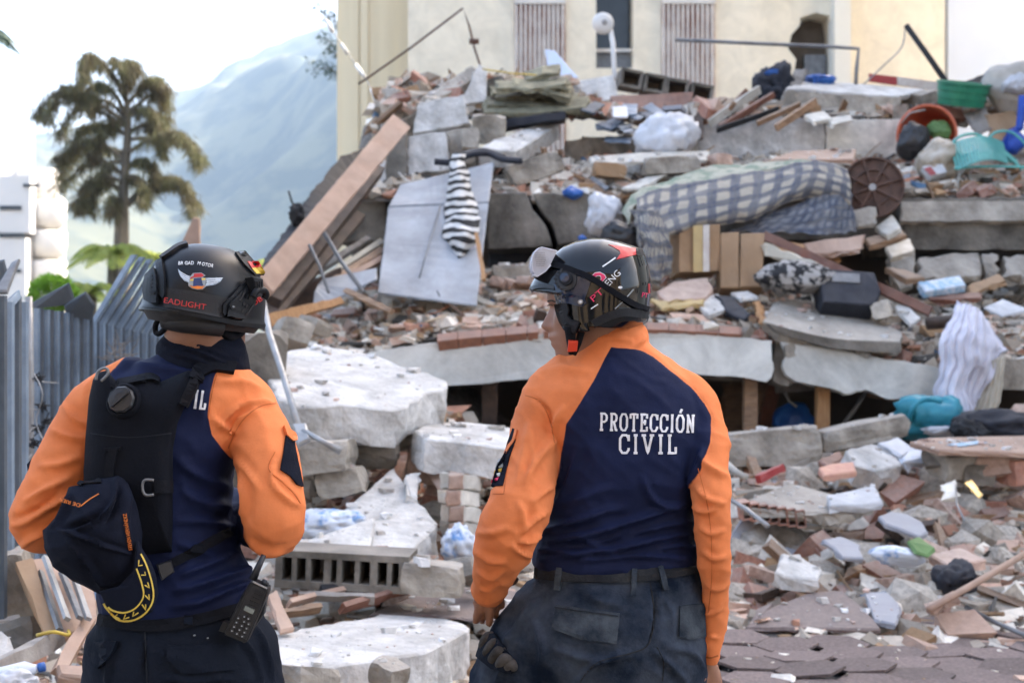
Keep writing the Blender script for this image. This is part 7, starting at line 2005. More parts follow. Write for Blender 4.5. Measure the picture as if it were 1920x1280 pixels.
px_word('ENG', (968, 520), (1092, 392), 12, 'decal_white', None)
ribbon('logo_bar', Q([(790, 740), (860, 695)]), 2, [bh2], 'decal_white', hm, th=.0005, sm=0)
ribbon('logo_bar', Q([(1030, 740), (1105, 672)]), 2, [bh2], 'decal_grey', hm, th=.0005, sm=0)
ribbon('logo_bar', Q([(1140, 632), (1215, 545)]), 2, [bh2], 'decal_grey', hm, th=.0005, sm=0)
disc('logo_dot', 960 + 1082 / 5.333, 440 + 527 / 5.333, 4, 'decal_white', .0005, .0005, sq=.6)
px_word('PT', (1296, 622), (1352, 632), 9, 'decal_pink', None)
ribbon('logo_bar', Q([(1368, 490), (1372, 585)]), 3, [bh2], 'decal_red', hm, th=.0005, sm=0)
# chin strap and buckle
MB().tube([P(1068, 610, D2 - .10), P(1071, 640, D2 - .085), P(1074, 662, D2 - .075)], [.013, .011, .010], 10).obj('chin_strap', 'webbing', hm, True)
MB().tube([P(1090, 622, D2 - .09), P(1084, 645, D2 - .08), P(1076, 664, D2 - .07)], [.008, .007, .006], 8).obj('chin_strap', 'webbing', hm, True)
slab('buckle', [(1066, 640, D2 - .105), (1084, 641, D2 - .105), (1082, 659, D2 - .095), (1064, 660, D2 - .095)], .008, 'buckle', parent=hm, jit=0, cham=.001)
tag(hm, 'glossy black open-face helmet with red flash and pink lettering', 'helmet')
# goggles strapped on the helmet
gg = empty('goggles')
ribbon('strap', Q([(330, 285), (480, 320), (640, 375), (800, 440), (960, 540), (1120, 640), (1230, 705), (1345, 745)]), 10.5, [bh2], 'webbing', gg, off=.006, th=.003)
def goggle_part(poly, name, mat, d0, d1, t0=-.085, t1=.09, bulge=.02):
    rows = []
    for j in range(13):
        s = j / 12; t = t0 + (t1 - t0) * s
        b = bulge * (1 - (2 * s - 1) ** 2)
        rows.append([P(x, y, D2) + lat * (-t) + face_dir * (b - bulge) for x, y in poly])
    n = len(poly); v = [q for r in rows for q in r]
    f = [(j * n + k, j * n + k + 1, (j + 1) * n + k + 1, (j + 1) * n + k) for j in range(12) for k in range(n - 1)]
    o = obj(name, v, f, mat, gg, True)
    md = o.modifiers.new('s', 'SOLIDIFY'); md.thickness = .003
    return o
goggle_part(Q([(215, 412), (192, 380), (186, 320), (196, 250), (225, 190), (262, 155), (290, 145)]), 'lens', 'goggle', 0, 0)
goggle_part(Q([(290, 145), (345, 160), (400, 175), (440, 182)]), 'frame', 'goggle_frame', 0, 0)
goggle_part(Q([(215, 412), (245, 428), (280, 405), (318, 380), (372, 318)]), 'frame', 'goggle_frame', 0, 0)
for k, t in enumerate((-.084, .089)):
    pl_ = [P(x, y, D2) - lat * (t) - face_dir * .02 for x, y in Q([(215, 412), (192, 380), (186, 320), (196, 250), (225, 190), (262, 155), (290, 145), (440, 182), (372, 318), (318, 380), (245, 428)])]
    obj('side_shield', pl_, [tuple(range(len(pl_)))], 'goggle', gg)
# the fine dotted vent grid on the near shield
mb = MB()
for r_ in range(8):
    for c_ in range(8):
        x, y = 222 + c_ * 13 + r_ * 3, 205 + r_ * 18
        if x > 345 - r_ * 4: continue
        p = P(*Q([(x, y)])[0], D2) - lat * (-.0865) * -1 if False else P(*Q([(x, y)])[0], D2) + lat * .0865 - face_dir * .02
        mb.box(p.x - .0007, p.x + .0007, p.y - .0006, p.y + .0006, p.z - .0007, p.z + .0007)
mb.obj('vent_grid', 'metal_grey', gg)
tag(gg, 'clear safety goggles strapped round the glossy black helmet', 'goggles')

# ======================================================= the man with the pack
D1 = 2.9
mp = MB()
hc1 = P(384, 583, D1)
fd1 = Vector((math.sin(math.radians(18)), math.cos(math.radians(18)), 0))
head(mp, hc1, fd1)
tube_px(mp, [(372, 560, D1, 58), (370, 610, D1, 56), (368, 650, D1, 54), (365, 700, D1, 52)], 24)
tube_px(mp, [(340, 740, D1, 66, .8), (318, 820, D1, 88, .7), (312, 1000, D1, 86, .7), (340, 1150, D1, 84, .7)], 24)
tube_px(mp, [(250, 735, D1, 45), (180, 780, D1, 38), (120, 900, D1 - .03, 36), (75, 985, D1 - .03, 34), (130, 985, D1 + .12, 28), (200, 950, D1 + .24, 20), (230, 935, D1 + .28, 17)], 16)
tube_px(mp, [(420, 740, D1, 45), (480, 790, D1, 40), (505, 900, D1 - .03, 38), (512, 985, D1 - .03, 36), (475, 975, D1 + .12, 28), (420, 940, D1 + .24, 20), (400, 925, D1 + .28, 17)], 16)
tube_px(mp, [(275, 1180, D1, 62), (262, 1500, D1, 62), (255, 1750, D1, 45), (255, 2040, D1, 36)], 16)
tube_px(mp, [(405, 1180, D1, 62), (430, 1500, D1, 62), (440, 1750, D1, 45), (445, 2040, D1, 36)], 16)
for (wx, wy, sg) in ((230, 933, 1), (400, 923, -1)):
    dd = D1 + .28
    hand(mp, (wx, wy, dd), (wx + 14 * sg, wy - 34, dd + .015),
         [[(wx + (14 + 9 * (k - 1.5)) * sg, wy - 36, dd + .015, 8.5), (wx + (15 + 9 * (k - 1.5)) * sg, wy - 54 - 2 * (k in (1, 2)), dd + .005, 8), (wx + (16 + 8 * (k - 1.5)) * sg, wy - 60, dd - .018, 7)] for k in range(4)],
         [(wx + 26 * sg, wy - 14, dd, 9), (wx + 36 * sg, wy - 26, dd - .01, 8.5), (wx + 34 * sg, wy - 40, dd - .018, 7)], 25)
me = fuse('person', mp, .0045, 3)
co = get_co(me); px, py = proj(co)
sdm = np.maximum(poly_sd(px, py, [(300, 540), (470, 540), (450, 612), (400, 618), (330, 604), (310, 600)]), -40)
at = me.attributes.new('mask', 'FLOAT', 'POINT'); at.data.foreach_set('value', sdm.astype(np.float32))
per1 = obj_me('person', me, 'body_skin', None, True)

sh = MB()
loft_px(sh, [(655, 318, 425, .062), (672, 285, 440, .075), (692, 240, 462, .092), (718, 195, 485, .108), (760, 172, 490, .122), (820, 172, 462, .13), (880, 186, 436, .126), (950, 190, 430, .122), (1020, 192, 440, .122), (1080, 190, 468, .13), (1120, 190, 484, .132), (1152, 194, 486, .13)], D1, 44, 2.35)
AL1 = [(262, 728, D1, 62), (200, 755, D1 - .01, 58), (158, 805, D1 - .02, 56), (118, 880, D1 - .05, 56), (88, 945, D1 - .065, 57), (72, 978, D1 - .05, 50), (100, 988, D1 + .04, 44), (150, 975, D1 + .14, 40), (215, 945, D1 + .26, 30)]
tube_px(sh, AL1, 26)
AR1 = [(405, 735, D1, 62), (452, 760, D1 - .01, 60), (487, 815, D1 - .04, 57), (504, 885, D1 - .08, 59), (513, 955, D1 - .095, 59), (513, 986, D1 - .08, 56), (497, 982, D1 + .03, 48), (455, 965, D1 + .14, 42), (410, 935, D1 + .26, 30)]
tube_px(sh, AR1, 26)
me = fuse('shirt', sh, .0058, 5)
co = get_co(me); px, py = proj(co); no = get_no(me)
NAVY1 = [(214, 692), (237, 671), (272, 659), (312, 655), (430, 672), (412, 690), (402, 705), (394, 737), (389, 777), (397, 815), (415, 840), (440, 867), (449, 920), (453, 1010), (500, 1060), (520, 1200), (150, 1200), (163, 740)]
sd = poly_sd(px, py, NAVY1)
arm = np.minimum(on_arm(co, AL1[:6], 1.12), on_arm(co, AR1[:6], 1.1))
bl_ = np.clip((py - 850) / 40, 0, 1)
sd = np.clip(sd, -30, 30) * (1 - bl_) + np.clip(arm, -30, 30) * bl_
sd = np.where((px < 178) & (py > 720), -np.abs(sd) - 1, sd)
at = me.attributes.new('mask', 'FLOAT', 'POINT'); at.data.foreach_set('value', sd.astype(np.float32))
Z1 = lambda L: [(a / 3.2, 440 + b / 3.2) for a, b in L]
Z2 = lambda L: [(a / 2.909, 840 + b / 2.909) for a, b in L]
folds = [(Z1([(1300, 1180), (1400, 1050), (1550, 1000), (1650, 1010)]), 8, 5), (Z1([(1340, 1240), (1430, 1120), (1560, 1040)]), 8, 6), (Z1([(380, 1000), (430, 1090), (520, 1150)]), 9, 6), (Z1([(300, 1170), (400, 1210), (520, 1230)]), 9, 5),
         (Z2([(60, 420), (150, 400), (300, 300), (440, 240)]), 8, 6), (Z2([(100, 560), (180, 480), (300, 440)]), 8, 6), (Z2([(130, 300), (240, 230), (400, 150)]), 9, 6), (Z2([(200, 100), (320, 90), (450, 40)]), 10, 5), (Z2([(90, 380), (200, 330), (330, 240)]), 6, -5),
         (Z2([(1300, 120), (1340, 260), (1320, 420)]), 9, 7), (Z2([(1290, 60), (1360, 140), (1420, 240)]), 9, 5), (Z2([(1320, 480), (1420, 560), (1560, 560)]), 9, 7), (Z2([(1320, 540), (1380, 580), (1440, 590)]), 6, 6), (Z2([(1500, 60), (1480, 180), (1560, 280), (1640, 320)]), 7, 5),
         (Z2([(940, 780), (1100, 740), (1280, 680), (1420, 640)]), 9, 9), (Z2([(920, 860), (1080, 840), (1280, 760), (1430, 720)]), 9, 9), (Z2([(960, 700), (1120, 640), (1300, 570)]), 9, 7), (Z2([(980, 220), (1120, 300), (1300, 320)]), 12, 6), (Z2([(960, 60), (1100, 160), (1280, 220)]), 12, 5),
         (Z2([(950, 400), (1120, 400), (1300, 440)]), 10, 6), (Z2([(1300, 840), (1380, 790), (1430, 740)]), 8, 7), (Z2([(960, 520), (1100, 560), (1180, 600)]), 9, 6), ([(400, 720), (440, 715), (490, 730)], 9, 4), ([(395, 780), (420, 800), (450, 810)], 8, 5), ([(230, 680), (300, 690), (380, 700)], 10, 4)]
wrinkle(me, folds, ((8, .0045), (21, .002), (60, .0006)), (1, 1, 1.6), np.where(np.abs(sd) < 30, np.abs(sd), 30))
shirt1 = obj_me('shirt', me, 'shirt', per1, True)
b1_ = bvh_of(me)
slab_text('VIL', (342, 762), (386, 768), 34, [b1_], shirt1, cell=.78, thick=.125, widths=[1.2, .8, 1.0])
ribbon('seam', Z1([(1250, 1100), (1270, 960), (1300, 840)]), 1.6, [b1_], 'seam_orange', shirt1, th=.0006)
ribbon('seam', Z1([(1370, 1280), (1450, 1120), (1560, 1030), (1655, 1010)]), 1.8, [b1_], 'seam_orange', shirt1, th=.0008)
ribbon('seam', Z2([(1500, 20), (1465, 110), (1540, 180), (1600, 240), (1640, 300)]), 1.8, [b1_], 'seam_orange', shirt1, th=.0008)
decal('sleeve_patch', [(536, 812), (550, 822), (552, 842), (560, 880), (566, 912), (556, 908), (543, 892), (525, 880), (531, 848)], [b1_], 'cap_cloth', shirt1, off=.001, th=.005)
decal('patch_tab', [(530, 800), (548, 812), (554, 826), (546, 828), (536, 818)], [b1_], 'orange', shirt1, off=.004, th=.006)
slab('sleeve_patch', [(50, 870, D1 - .02), (66, 850, D1 - .02), (72, 866, D1 - .05), (54, 905, D1 - .05)], .006, 'cap_cloth', parent=shirt1, jit=0, cham=.001)
# neck gaiter
gm = MB()
tube_px(gm, [(384, 700, D1, 82, 1.0), (381, 682, D1, 83, 1.0), (371, 658, D1, 79, 1.0), (363, 640, D1, 72, 1.0)], 30)
tube_px(gm, [(405, 672, D1 - .01, 52), (440, 676, D1 - .01, 22), (452, 672, D1, 10)], 16)
me = fuse('neck_gaiter', gm, .005, 4)
wrinkle(me, [([(300, 640), (360, 655), (440, 690)], 6, 5), ([(310, 655), (370, 675), (430, 700)], 6, 5), ([(320, 630), (380, 650), (430, 672)], 5, 4)], ((12, .004), (40, .0015)))
obj_me('neck_gaiter', me, 'cap_cloth', per1, True)

tr = MB()
loft_px(tr, [(1140, 192, 488, .13), (1175, 190, 494, .14), (1215, 180, 506, .15), (1270, 172, 516, .15), (1320, 185, 512, .135)], D1, 40, 2.4)
tube_px(tr, [(262, 1200, D1, 95), (255, 1300, D1, 98), (250, 1450, D1, 84), (248, 1650, D1, 72), (250, 1900, D1, 66), (252, 2030, D1, 66)], 28)
tube_px(tr, [(425, 1200, D1, 92), (432, 1300, D1, 98), (438, 1450, D1, 84), (442, 1650, D1, 72), (445, 1900, D1, 66), (446, 2030, D1, 66)], 28)
me = fuse('trousers', tr, .0068, 5)
wrinkle(me, [([(270, 1190), (272, 1240), (275, 1290)], 5, -6), ([(440, 1180), (470, 1230), (490, 1285)], 8, 7), ([(480, 1170), (500, 1220), (512, 1285)], 7, 6), ([(200, 1190), (205, 1240), (200, 1285)], 8, 5), ([(300, 1270), (360, 1275), (430, 1270)], 9, 5)], ((7, .006), (19, .0025), (55, .0008)))
trou1 = obj_me('trousers', me, 'trouser', per1, True)
bt1 = bvh_of(me)
ribbon('belt', [(186, 1160), (260, 1172), (345, 1166), (430, 1146), (494, 1124)], 22, [bt1, b1_], 'webbing', trou1, off=.003, th=.003, step=7)
ribbon('belt_loop', [(356, 1150), (354, 1170)], 16, [bt1], 'trouser', trou1, off=.007, th=.003, sm=0)
decal('pocket_flap', [(314, 1208), (380, 1209), (447, 1206), (443, 1254), (344, 1261), (313, 1232)], [bt1], 'trouser', trou1, off=.003, th=.005)
decal('pocket_flap', [(181, 1203), (223, 1201), (217, 1218), (188, 1252), (176, 1246)], [bt1], 'trouser', trou1, off=.003, th=.008)
slab('pocket_flap', [(178, 1206, D1 - .03), (200, 1210, D1 - .06), (186, 1252, D1 - .05), (153, 1246, D1 - .01)], .006, 'trouser', parent=trou1, jit=0)
ribbon('seam', [(272, 1180), (274, 1230), (276, 1285)], 2, [bt1], 'seam_dark', trou1, th=.001)
for (x, y, s) in ((360, 1235, 3.2), (390, 1195, 2), (440, 1248, 4), (365, 1190, 2.4), (372, 1232, 1.6), (405, 1238, 1.5)):
    disc('dust_spot', x, y, s, 'decal_grey', .006, .0004, trou1, [bt1], 7, .7)
for bx_ in (252, 446):
    mb = MB()
    tube_px(mb, [(bx_, 2000, D1, 62), (bx_, 2060, D1, 60), (bx_, 2090, D1 + .02, 58)], 18)
    tube_px(mb, [(bx_, 2092, D1 - .06, 52, .8), (bx_, 2096, D1 + .06, 56, .7), (bx_, 2102, D1 + .18, 46, .6)], 18)
    obj_me('boot', fuse('boot', mb, .009, 3), 'webbing', per1, True)
tag(per1, 'man in a matte black helmet carrying a black hydration pack', 'person')

# ------------------------------------------------------- matte helmet with side rails
hl = empty('matte_helmet')
yaw = math.radians(-18); roll = math.radians(8.2)
HM = Matrix.Translation(P(385, 566, D1)) @ Matrix.Rotation(roll, 4, 'Y') @ Matrix.Rotation(yaw, 4, 'Z')
W, L, H = .1165, .137, .117
v = []; n = 72; rows = 26
prof = []
for j in range(rows + 1):
    e = j / rows * math.pi / 2
    prof.append((math.cos(e) ** .80, math.sin(e) ** 1.04))
lip = [(1.045, -.034), (1.05, -.028), (1.02, -.022), (1.008, -.012)]
ringsv = [(a, b) for a, b in lip] + [(r_, h_ * H / 1.0) for r_, h_ in prof]
ringsv = [(a, b) if i < 4 else (a, b) for i, (a, b) in enumerate(ringsv)]
for (r_, z_) in ringsv:
    for k in range(n):
        a = 2 * math.pi * k / n
        v.append(HM @ Vector((W * r_ * math.cos(a), L * r_ * math.sin(a), z_ - .004 * math.cos(2 * a) * (z_ < 0))))
m_ = len(ringsv)
f = [(i * n + k, i * n + (k + 1) % n, (i + 1) * n + (k + 1) % n, (i + 1) * n + k) for i in range(m_ - 1) for k in range(n)]
hs1 = obj('shell', v, f, 'helmet_matte', hl, True)
bh1 = bvh_of(hs1.data)
G = lambda L_: [(250 + a / 5.333, 440 + b / 5.333) for a, b in L_]
v = [HM @ Vector((W * r_ * math.cos(a), L * r_ * math.sin(a), z_)) for (r_, z_) in ((.88, -.05), (.96, -.036), (.95, -.01)) for a in [2 * math.pi * k / 40 for k in range(40)]]
obj('liner', v, [(i * 40 + k, i * 40 + (k + 1) % 40, (i + 1) * 40 + (k + 1) % 40, (i + 1) * 40 + k) for i in range(2) for k in range(40)], 'black', hl, True)
ribbon('rim', G([(100, 735), (250, 750), (420, 775), (600, 800), (800, 840), (1000, 880), (1150, 905), (1300, 918)]), 5.5, [bh1], 'rail', hl, off=.001, th=.003)
decal('band', G([(318, 528), (640, 568), (948, 632), (915, 700), (895, 835), (600, 775), (310, 722), (305, 640)]), [bh1], 'black', hl, th=.0015)
text('lettering', 'EADLIGHT', G([(308, 682)])[0], G([(722, 752)])[0], 10.5, [bh1], 'decal_red', hl, off=.002, th=.0006)
text('lettering', 'BR GAD', G([(452, 302)])[0], G([(605, 300)])[0], 6.2, [bh1], 'decal_white', hl, off=.001, th=.0006, slant=.1)
text('lettering', 'M OTOR', G([(640, 300)])[0], G([(796, 330)])[0], 6.2, [bh1], 'decal_white', hl, off=.001, th=.0006, slant=.1)
wl = G([(448, 342), (490, 385), (540, 408), (575, 415), (565, 445), (556, 480), (510, 460), (470, 415), (455, 375)])
wr_ = G([(722, 432), (800, 430), (896, 430), (870, 470), (820, 500), (720, 514), (735, 470)])
decal('emblem_wing', wl, [bh1], 'decal_silver', hl, th=.0008); decal('emblem_wing', wr_, [bh1], 'decal_silver', hl, th=.0008)
for a, b in (((460, 365), (560, 425)), ((470, 395), (560, 442)), ((480, 418), (556, 462)), ((730, 448), (885, 436)), ((730, 470), (868, 456)), ((728, 492), (845, 476))):
    ribbon('feather', G([a, b]), .9, [bh1], 'decal_white', hl, off=.0014, th=.0004, sm=0)
decal('emblem_cross', G([(598, 385), (680, 380), (722, 408), (690, 428), (728, 436), (722, 500), (725, 520), (690, 548), (640, 552), (590, 540), (552, 512), (575, 490), (550, 470), (565, 425), (600, 420)]), [bh1], 'decal_grey', hl, off=.0006, th=.0005)
decal('emblem_top', G([(606, 392), (678, 386), (710, 408), (684, 424), (604, 428), (572, 448), (572, 430), (606, 414)]), [bh1], 'decal_red', hl, off=.0012, th=.0005)
decal('emblem_band', G([(570, 448), (720, 436), (720, 452), (568, 464)]), [bh1], 'decal_yellow', hl, off=.0012, th=.0005)
decal('emblem_core', G([(606, 440), (680, 432), (690, 480), (700, 510), (600, 515), (602, 470)]), [bh1], 'decal_blue', hl, off=.0018, th=.0005)
decal('emblem_flame', G([(562, 505), (600, 520), (640, 512), (690, 520), (716, 508), (690, 540), (640, 545), (592, 532)]), [bh1], 'decal_orange', hl, off=.0024, th=.0004)
decal('velcro_patch', G([(1016, 185), (1112, 175), (1308, 400), (1215, 412), (1100, 300)]), [bh1], 'black', hl, off=.001, th=.004)
decal('flag_stripe', G([(1130, 280), (1235, 278), (1268, 330), (1170, 345)]), [bh1], 'decal_red', hl, off=.0056, th=.0006)
decal('flag_stripe', G([(1172, 346), (1270, 332), (1304, 392), (1218, 400)]), [bh1], 'decal_yellow', hl, off=.0056, th=.0006)
decal('flag_edge', G([(1050, 188), (1108, 184), (1125, 202), (1064, 208)]), [bh1], 'decal_grey', hl, off=.0056, th=.0006)
ribbon('velcro_patch', G([(285, 242), (370, 185), (460, 125), (548, 96)]), 5, [bh1], 'black', hl, off=.002, th=.006)
decal('side_rail', G([(890, 700), (940, 645), (1060, 520), (1150, 430), (1195, 420), (1190, 440), (1120, 520), (1000, 640), (960, 690), (940, 780), (900, 820), (888, 780)]), [bh1], 'rail', hl, off=.003, th=.006)
decal('side_rail', G([(945, 690), (1080, 555), (1160, 470), (1200, 480), (1190, 580), (1210, 610), (1180, 690), (1130, 790), (1080, 860), (1000, 850), (925, 820)]), [bh1], 'rail', hl, off=.006, th=.008)
for pth in ([(1040, 660), (1090, 570)], [(1070, 700), (1085, 675)], [(1095, 720), (1110, 695)], [(1055, 770), (1075, 745)], [(1100, 800), (1180, 680)], [(1120, 640), (1145, 615)]):
    ribbon('rail_slot', G(pth), 3.4, [bh1], 'black', hl, off=.0145, th=.001, sm=0)
disc('rail_bolt', *G([(978, 718)])[0], 5.5, 'helmet_trim', .0145, .002, hl, [bh1])
disc('rail_bolt', *G([(978, 718)])[0], 2.2, 'metal_grey', .0168, .001, hl, [bh1], 8)
slab('rail_clip', [(*G([(1195, 420)])[0], D1 - .09), (*G([(1300, 440)])[0], D1 - .06), (*G([(1308, 530)])[0], D1 - .06), (*G([(1235, 545)])[0], D1 - .085)], .02, 'rail', parent=hl, jit=0, cham=.002)
for k in range(4):
    bar('clip_rib', (*G([(1218 + 22 * k, 462)])[0], D1 - .096 + .006 * k), (*G([(1222 + 22 * k, 525)])[0], D1 - .094 + .006 * k), .0022, .004, 'helmet_trim', parent=hl, jit=0)
rod('clip_hook', [(*G([(1195, 625)])[0], D1 - .09), (*G([(1235, 560)])[0], D1 - .085), (*G([(1300, 555)])[0], D1 - .06), (*G([(1330, 600)])[0], D1 - .05), (*G([(1310, 640)])[0], D1 - .05)], .007, 'rail', parent=hl, sm=4)
text('lettering', 'OB', G([(1195, 715)])[0], G([(1290, 655)])[0], 9, [bh1], 'decal_red', hl, off=.002, th=.0006)
decal('side_rail', G([(240, 280), (300, 250), (325, 420), (328, 600), (310, 640), (270, 600), (262, 420)]), [bh1], 'rail', hl, off=.003, th=.005)
decal('side_rail', G([(165, 420), (200, 385), (240, 350), (262, 430), (270, 600), (260, 690), (200, 690), (150, 660), (140, 560)]), [bh1], 'rail', hl, off=.006, th=.008)
for k in range(6):
    disc('rail_hole', *G([(228 - 2 * k, 430 + 34 * k)])[0], 1.8, 'black', .0145, .0006, hl, [bh1], 8)
disc('rail_bolt', *G([(240, 585)])[0], 3.4, 'helmet_trim', .0145, .002, hl, [bh1], 12)
rod('chin_strap', [(*G([(270, 820)])[0], D1 - .06), (*G([(225, 900)])[0], D1 - .05), (*G([(225, 975)])[0], D1 - .05), (*G([(270, 985)])[0], D1 - .06), (*G([(350, 900)])[0], D1 - .075)], .0055, 'webbing', parent=hl, sm=5)
rod('chin_strap', [(*G([(880, 940)])[0], D1 - .065), (*G([(960, 1010)])[0], D1 - .05), (*G([(1040, 985)])[0], D1 - .02), (*G([(1080, 950)])[0], D1)], .011, 'webbing', parent=hl, sm=5)
rod('chin_strap', [(*G([(1080, 955)])[0], D1), (*G([(1000, 1050)])[0], D1 - .02), (*G([(930, 1130)])[0], D1 - .03)], .003, 'webbing', parent=hl, sm=4)
rod('nape_pad', [(*G([(330, 850)])[0], D1 - .085), (*G([(500, 880)])[0], D1 - .105), (*G([(700, 900)])[0], D1 - .105), (*G([(880, 920)])[0], D1 - .085)], .02, 'black', parent=hl, sm=5)
tag(hl, 'matte black helmet with winged emblem, red lettering and side rails', 'helmet')

# ------------------------------------------------------- hydration pack
def pillow(name, poly, D, T, mat, parent, rings=26, p=2.2, back=.03, amp=.0, fr=20):
    """rounded solid: outline poly in pixels at depth D, swelling T towards the camera"""
    ring = []
    for a, b in zip(poly, list(poly[1:]) + [poly[0]]):
        k = max(1, int(math.dist(a, b) / 3.5)); ring += [(a[0] + (b[0] - a[0]) * i / k, a[1] + (b[1] - a[1]) * i / k) for i in range(k)]
    cx = sum(q[0] for q in ring) / len(ring); cy = sum(q[1] for q in ring) / len(ring)
    n = len(ring); v = []; f = []
    sc = [math.sin(math.pi / 2 * (1 - i / rings)) for i in range(rings)]
    for s in sc:
        for (x, y) in ring:
            q = P(cx + (x - cx) * s, cy + (y - cy) * s, D - T * (1 - s ** p) ** (1 / 1.7))
            if amp: q += Vector((0, 1, 0)) * amp * mnoise.noise(q * fr)
            v.append(q)
    v.append(P(cx, cy, D - T))
    for i in range(rings - 1):
        for k in range(n): f.append((i * n + k, i * n + (k + 1) % n, (i + 1) * n + (k + 1) % n, (i + 1) * n + k))
    for k in range(n): f.append(((rings - 1) * n + k, (rings - 1) * n + (k + 1) % n, rings * n))
    k0 = len(v)
    v += [P(x, y, D + back) for x, y in ring]
    for k in range(n): f.append((k, k0 + k, k0 + (k + 1) % n, (k + 1) % n))
    f.append(tuple(range(k0, k0 + n)))
    bm = bmesh.new(); bv = [bm.verts.new(x) for x in v]
    for q in f: bm.faces.new([bv[i] for i in q])
    return obj_bm(name, bm, mat, parent, True)
pk = empty('hydration_pack')
body = pillow('body', [(174, 712), (182, 698), (200, 694), (219, 716), (250, 712), (278, 706), (300, 716), (328, 704), (353, 694), (376, 702), (362, 732), (347, 762), (333, 793), (325, 840), (324, 900), (324, 970), (322, 1034), (270, 1040), (210, 1040), (165, 1034), (157, 960), (157, 880), (160, 820), (167, 745)], D1 - .125, .055, 'pack', pk, p=5, back=.03, amp=.006, fr=14)
bp_ = bvh_of(body.data)
fcp = cast([bp_], 233, 752)[0]
fm = Matrix.Translation(fcp) @ Vector((-.12, -1, .28)).to_track_quat('Z', 'Y').to_matrix().to_4x4()
MB().lathe([(.034, -.02), (.0345, .004), (.031, .010), (.027, .012), (.027, .006)], fm, 32).obj('filler_collar', 'pack', pk, True)
fc_v = MB()
prof_n = 40
pr = [(0, .0215), (.012, .0215), (.0225, .020), (.0255, .016), (.0255, .004)]
vv = [fm @ Vector((r * (1 + (.035 if (k % 4) < 2 and r > .02 else 0)) * math.cos(2 * math.pi * k / prof_n), r * (1 + (.035 if (k % 4) < 2 and r > .02 else 0)) * math.sin(2 * math.pi * k / prof_n), z)) for r, z in pr for k in range(prof_n)]
fc_v.add(vv, [(i * prof_n + k, i * prof_n + (k + 1) % prof_n, (i + 1) * prof_n + (k + 1) % prof_n, (i + 1) * prof_n + k) for i in range(len(pr) - 1) for k in range(prof_n)])
fcap = fc_v.obj('filler_cap', 'black_plastic', pk)
MB().box(-.021, .021, -.0035, .0035, .0216, .027, fm @ Matrix.Rotation(.75, 4, 'Z')).obj('cap_rib', 'black_plastic', fcap)
ribbon('cap_strap', [(212, 728), (225, 719), (250, 713), (275, 714)], 9, [bp_], 'webbing', pk, off=.006, th=.003)
ribbon('flap', [(218, 722), (252, 716), (282, 710), (300, 716)], 10, [bp_], 'webbing', pk, off=.004, th=.006)
ribbon('webbing', [(204, 930), (206, 880), (214, 840)], 16, [bp_], 'webbing', pk, off=.004, th=.003)
ribbon('webbing', [(196, 842), (228, 840)], 5, [bp_], 'webbing', pk, off=.007, th=.002, sm=0)
ribbon('seam', [(170, 812), (240, 820), (322, 812)], 1.6, [bp_], 'seam_dark', pk, th=.001)
ribbon('webbing', [(290, 912), (322, 912)], 24, [bp_], 'webbing', pk, off=.003, th=.002, sm=0)
hD = cast([bp_], 280, 912)[0].y - .012
rod('d_ring', [(288, 900, hD), (274, 899, hD), (268, 905, hD), (268, 920, hD), (274, 928, hD), (288, 927, hD)], .0028, 'metal_grey', parent=pk, sm=4)
rod('buckle', [(180, 712, D1 - .165), (184, 696, D1 - .165), (198, 690, D1 - .165), (203, 700, D1 - .165), (190, 714, D1 - .165)], .003, 'metal_grey', parent=pk, sm=4)
ribbon('shoulder_strap', [(366, 715), (375, 698), (400, 686), (440, 690)], 24, [b1_, bp_], 'pack', pk, off=.006, th=.008)
ribbon('shoulder_strap', [(345, 760), (360, 730), (372, 700)], 20, [bp_, b1_], 'webbing', pk, off=.003, th=.006)
ribbon('waist_strap', [(318, 1058), (360, 1036), (400, 1012), (432, 996)], 17, [b1_], 'webbing', pk, off=.004, th=.003)
hD = cast([b1_], 316, 1066)[0].y
slab('strap_buckle', [(294, 1058, hD - .03), (322, 1050, hD - .02), (328, 1072, hD - .02), (304, 1088, hD - .03)], .015, 'black_plastic', parent=pk, jit=0, cham=.003)
tag(pk, 'flat black hydration pack with a round filler cap', 'backpack')

# ------------------------------------------------------- cap hanging from the pack
cp = empty('baseball_cap')
crown = pillow('crown', [(132, 917), (155, 914), (192, 898), (220, 895), (238, 909), (251, 943), (265, 998), (267, 1034), (262, 1062), (240, 1092), (200, 1110), (186, 1111), (137, 1087), (100, 1060), (87, 1029), (83, 995), (104, 972)], D1 - .185, .075, 'cap_cloth', cp, p=2.0, back=.04)
co = get_co(crown.data)
wrinkle(crown.data, [(Z2([(630, 170), (600, 330), (420, 450)]), 5, 9), (Z2([(300, 440), (420, 470), (560, 530), (720, 580)]), 5, 7), (Z2([(600, 340), (480, 400), (330, 440)]), 7, -7), (Z2([(650, 200), (640, 320), (560, 420)]), 9, -8), (Z2([(250, 440), (320, 400), (390, 240)]), 6, 6), (Z2([(360, 480), (470, 600), (560, 760)]), 7, 6), (Z2([(700, 230), (690, 400), (720, 560)]), 8, 4)], ((14, .004), (40, .0015)))
bc_ = bvh_of(crown.data)
brim = pillow('brim', [(258, 1010), (268, 1030), (284, 1055), (293, 1079), (297, 1111), (286, 1146), (254, 1168), (223, 1162), (200, 1138), (186, 1108), (222, 1098), (250, 1070)], D1 - .225, .018, 'cap_cloth', cp, p=3, back=.006)
bb_ = bvh_of(brim.data)
ribbon('braid', Z2([(768, 575), (800, 640), (830, 740), (835, 820), (800, 890), (730, 935), (650, 935), (590, 880), (566, 845)]), 2.6, [bb_], 'decal_yellow', cp, off=.0006, th=.0012)
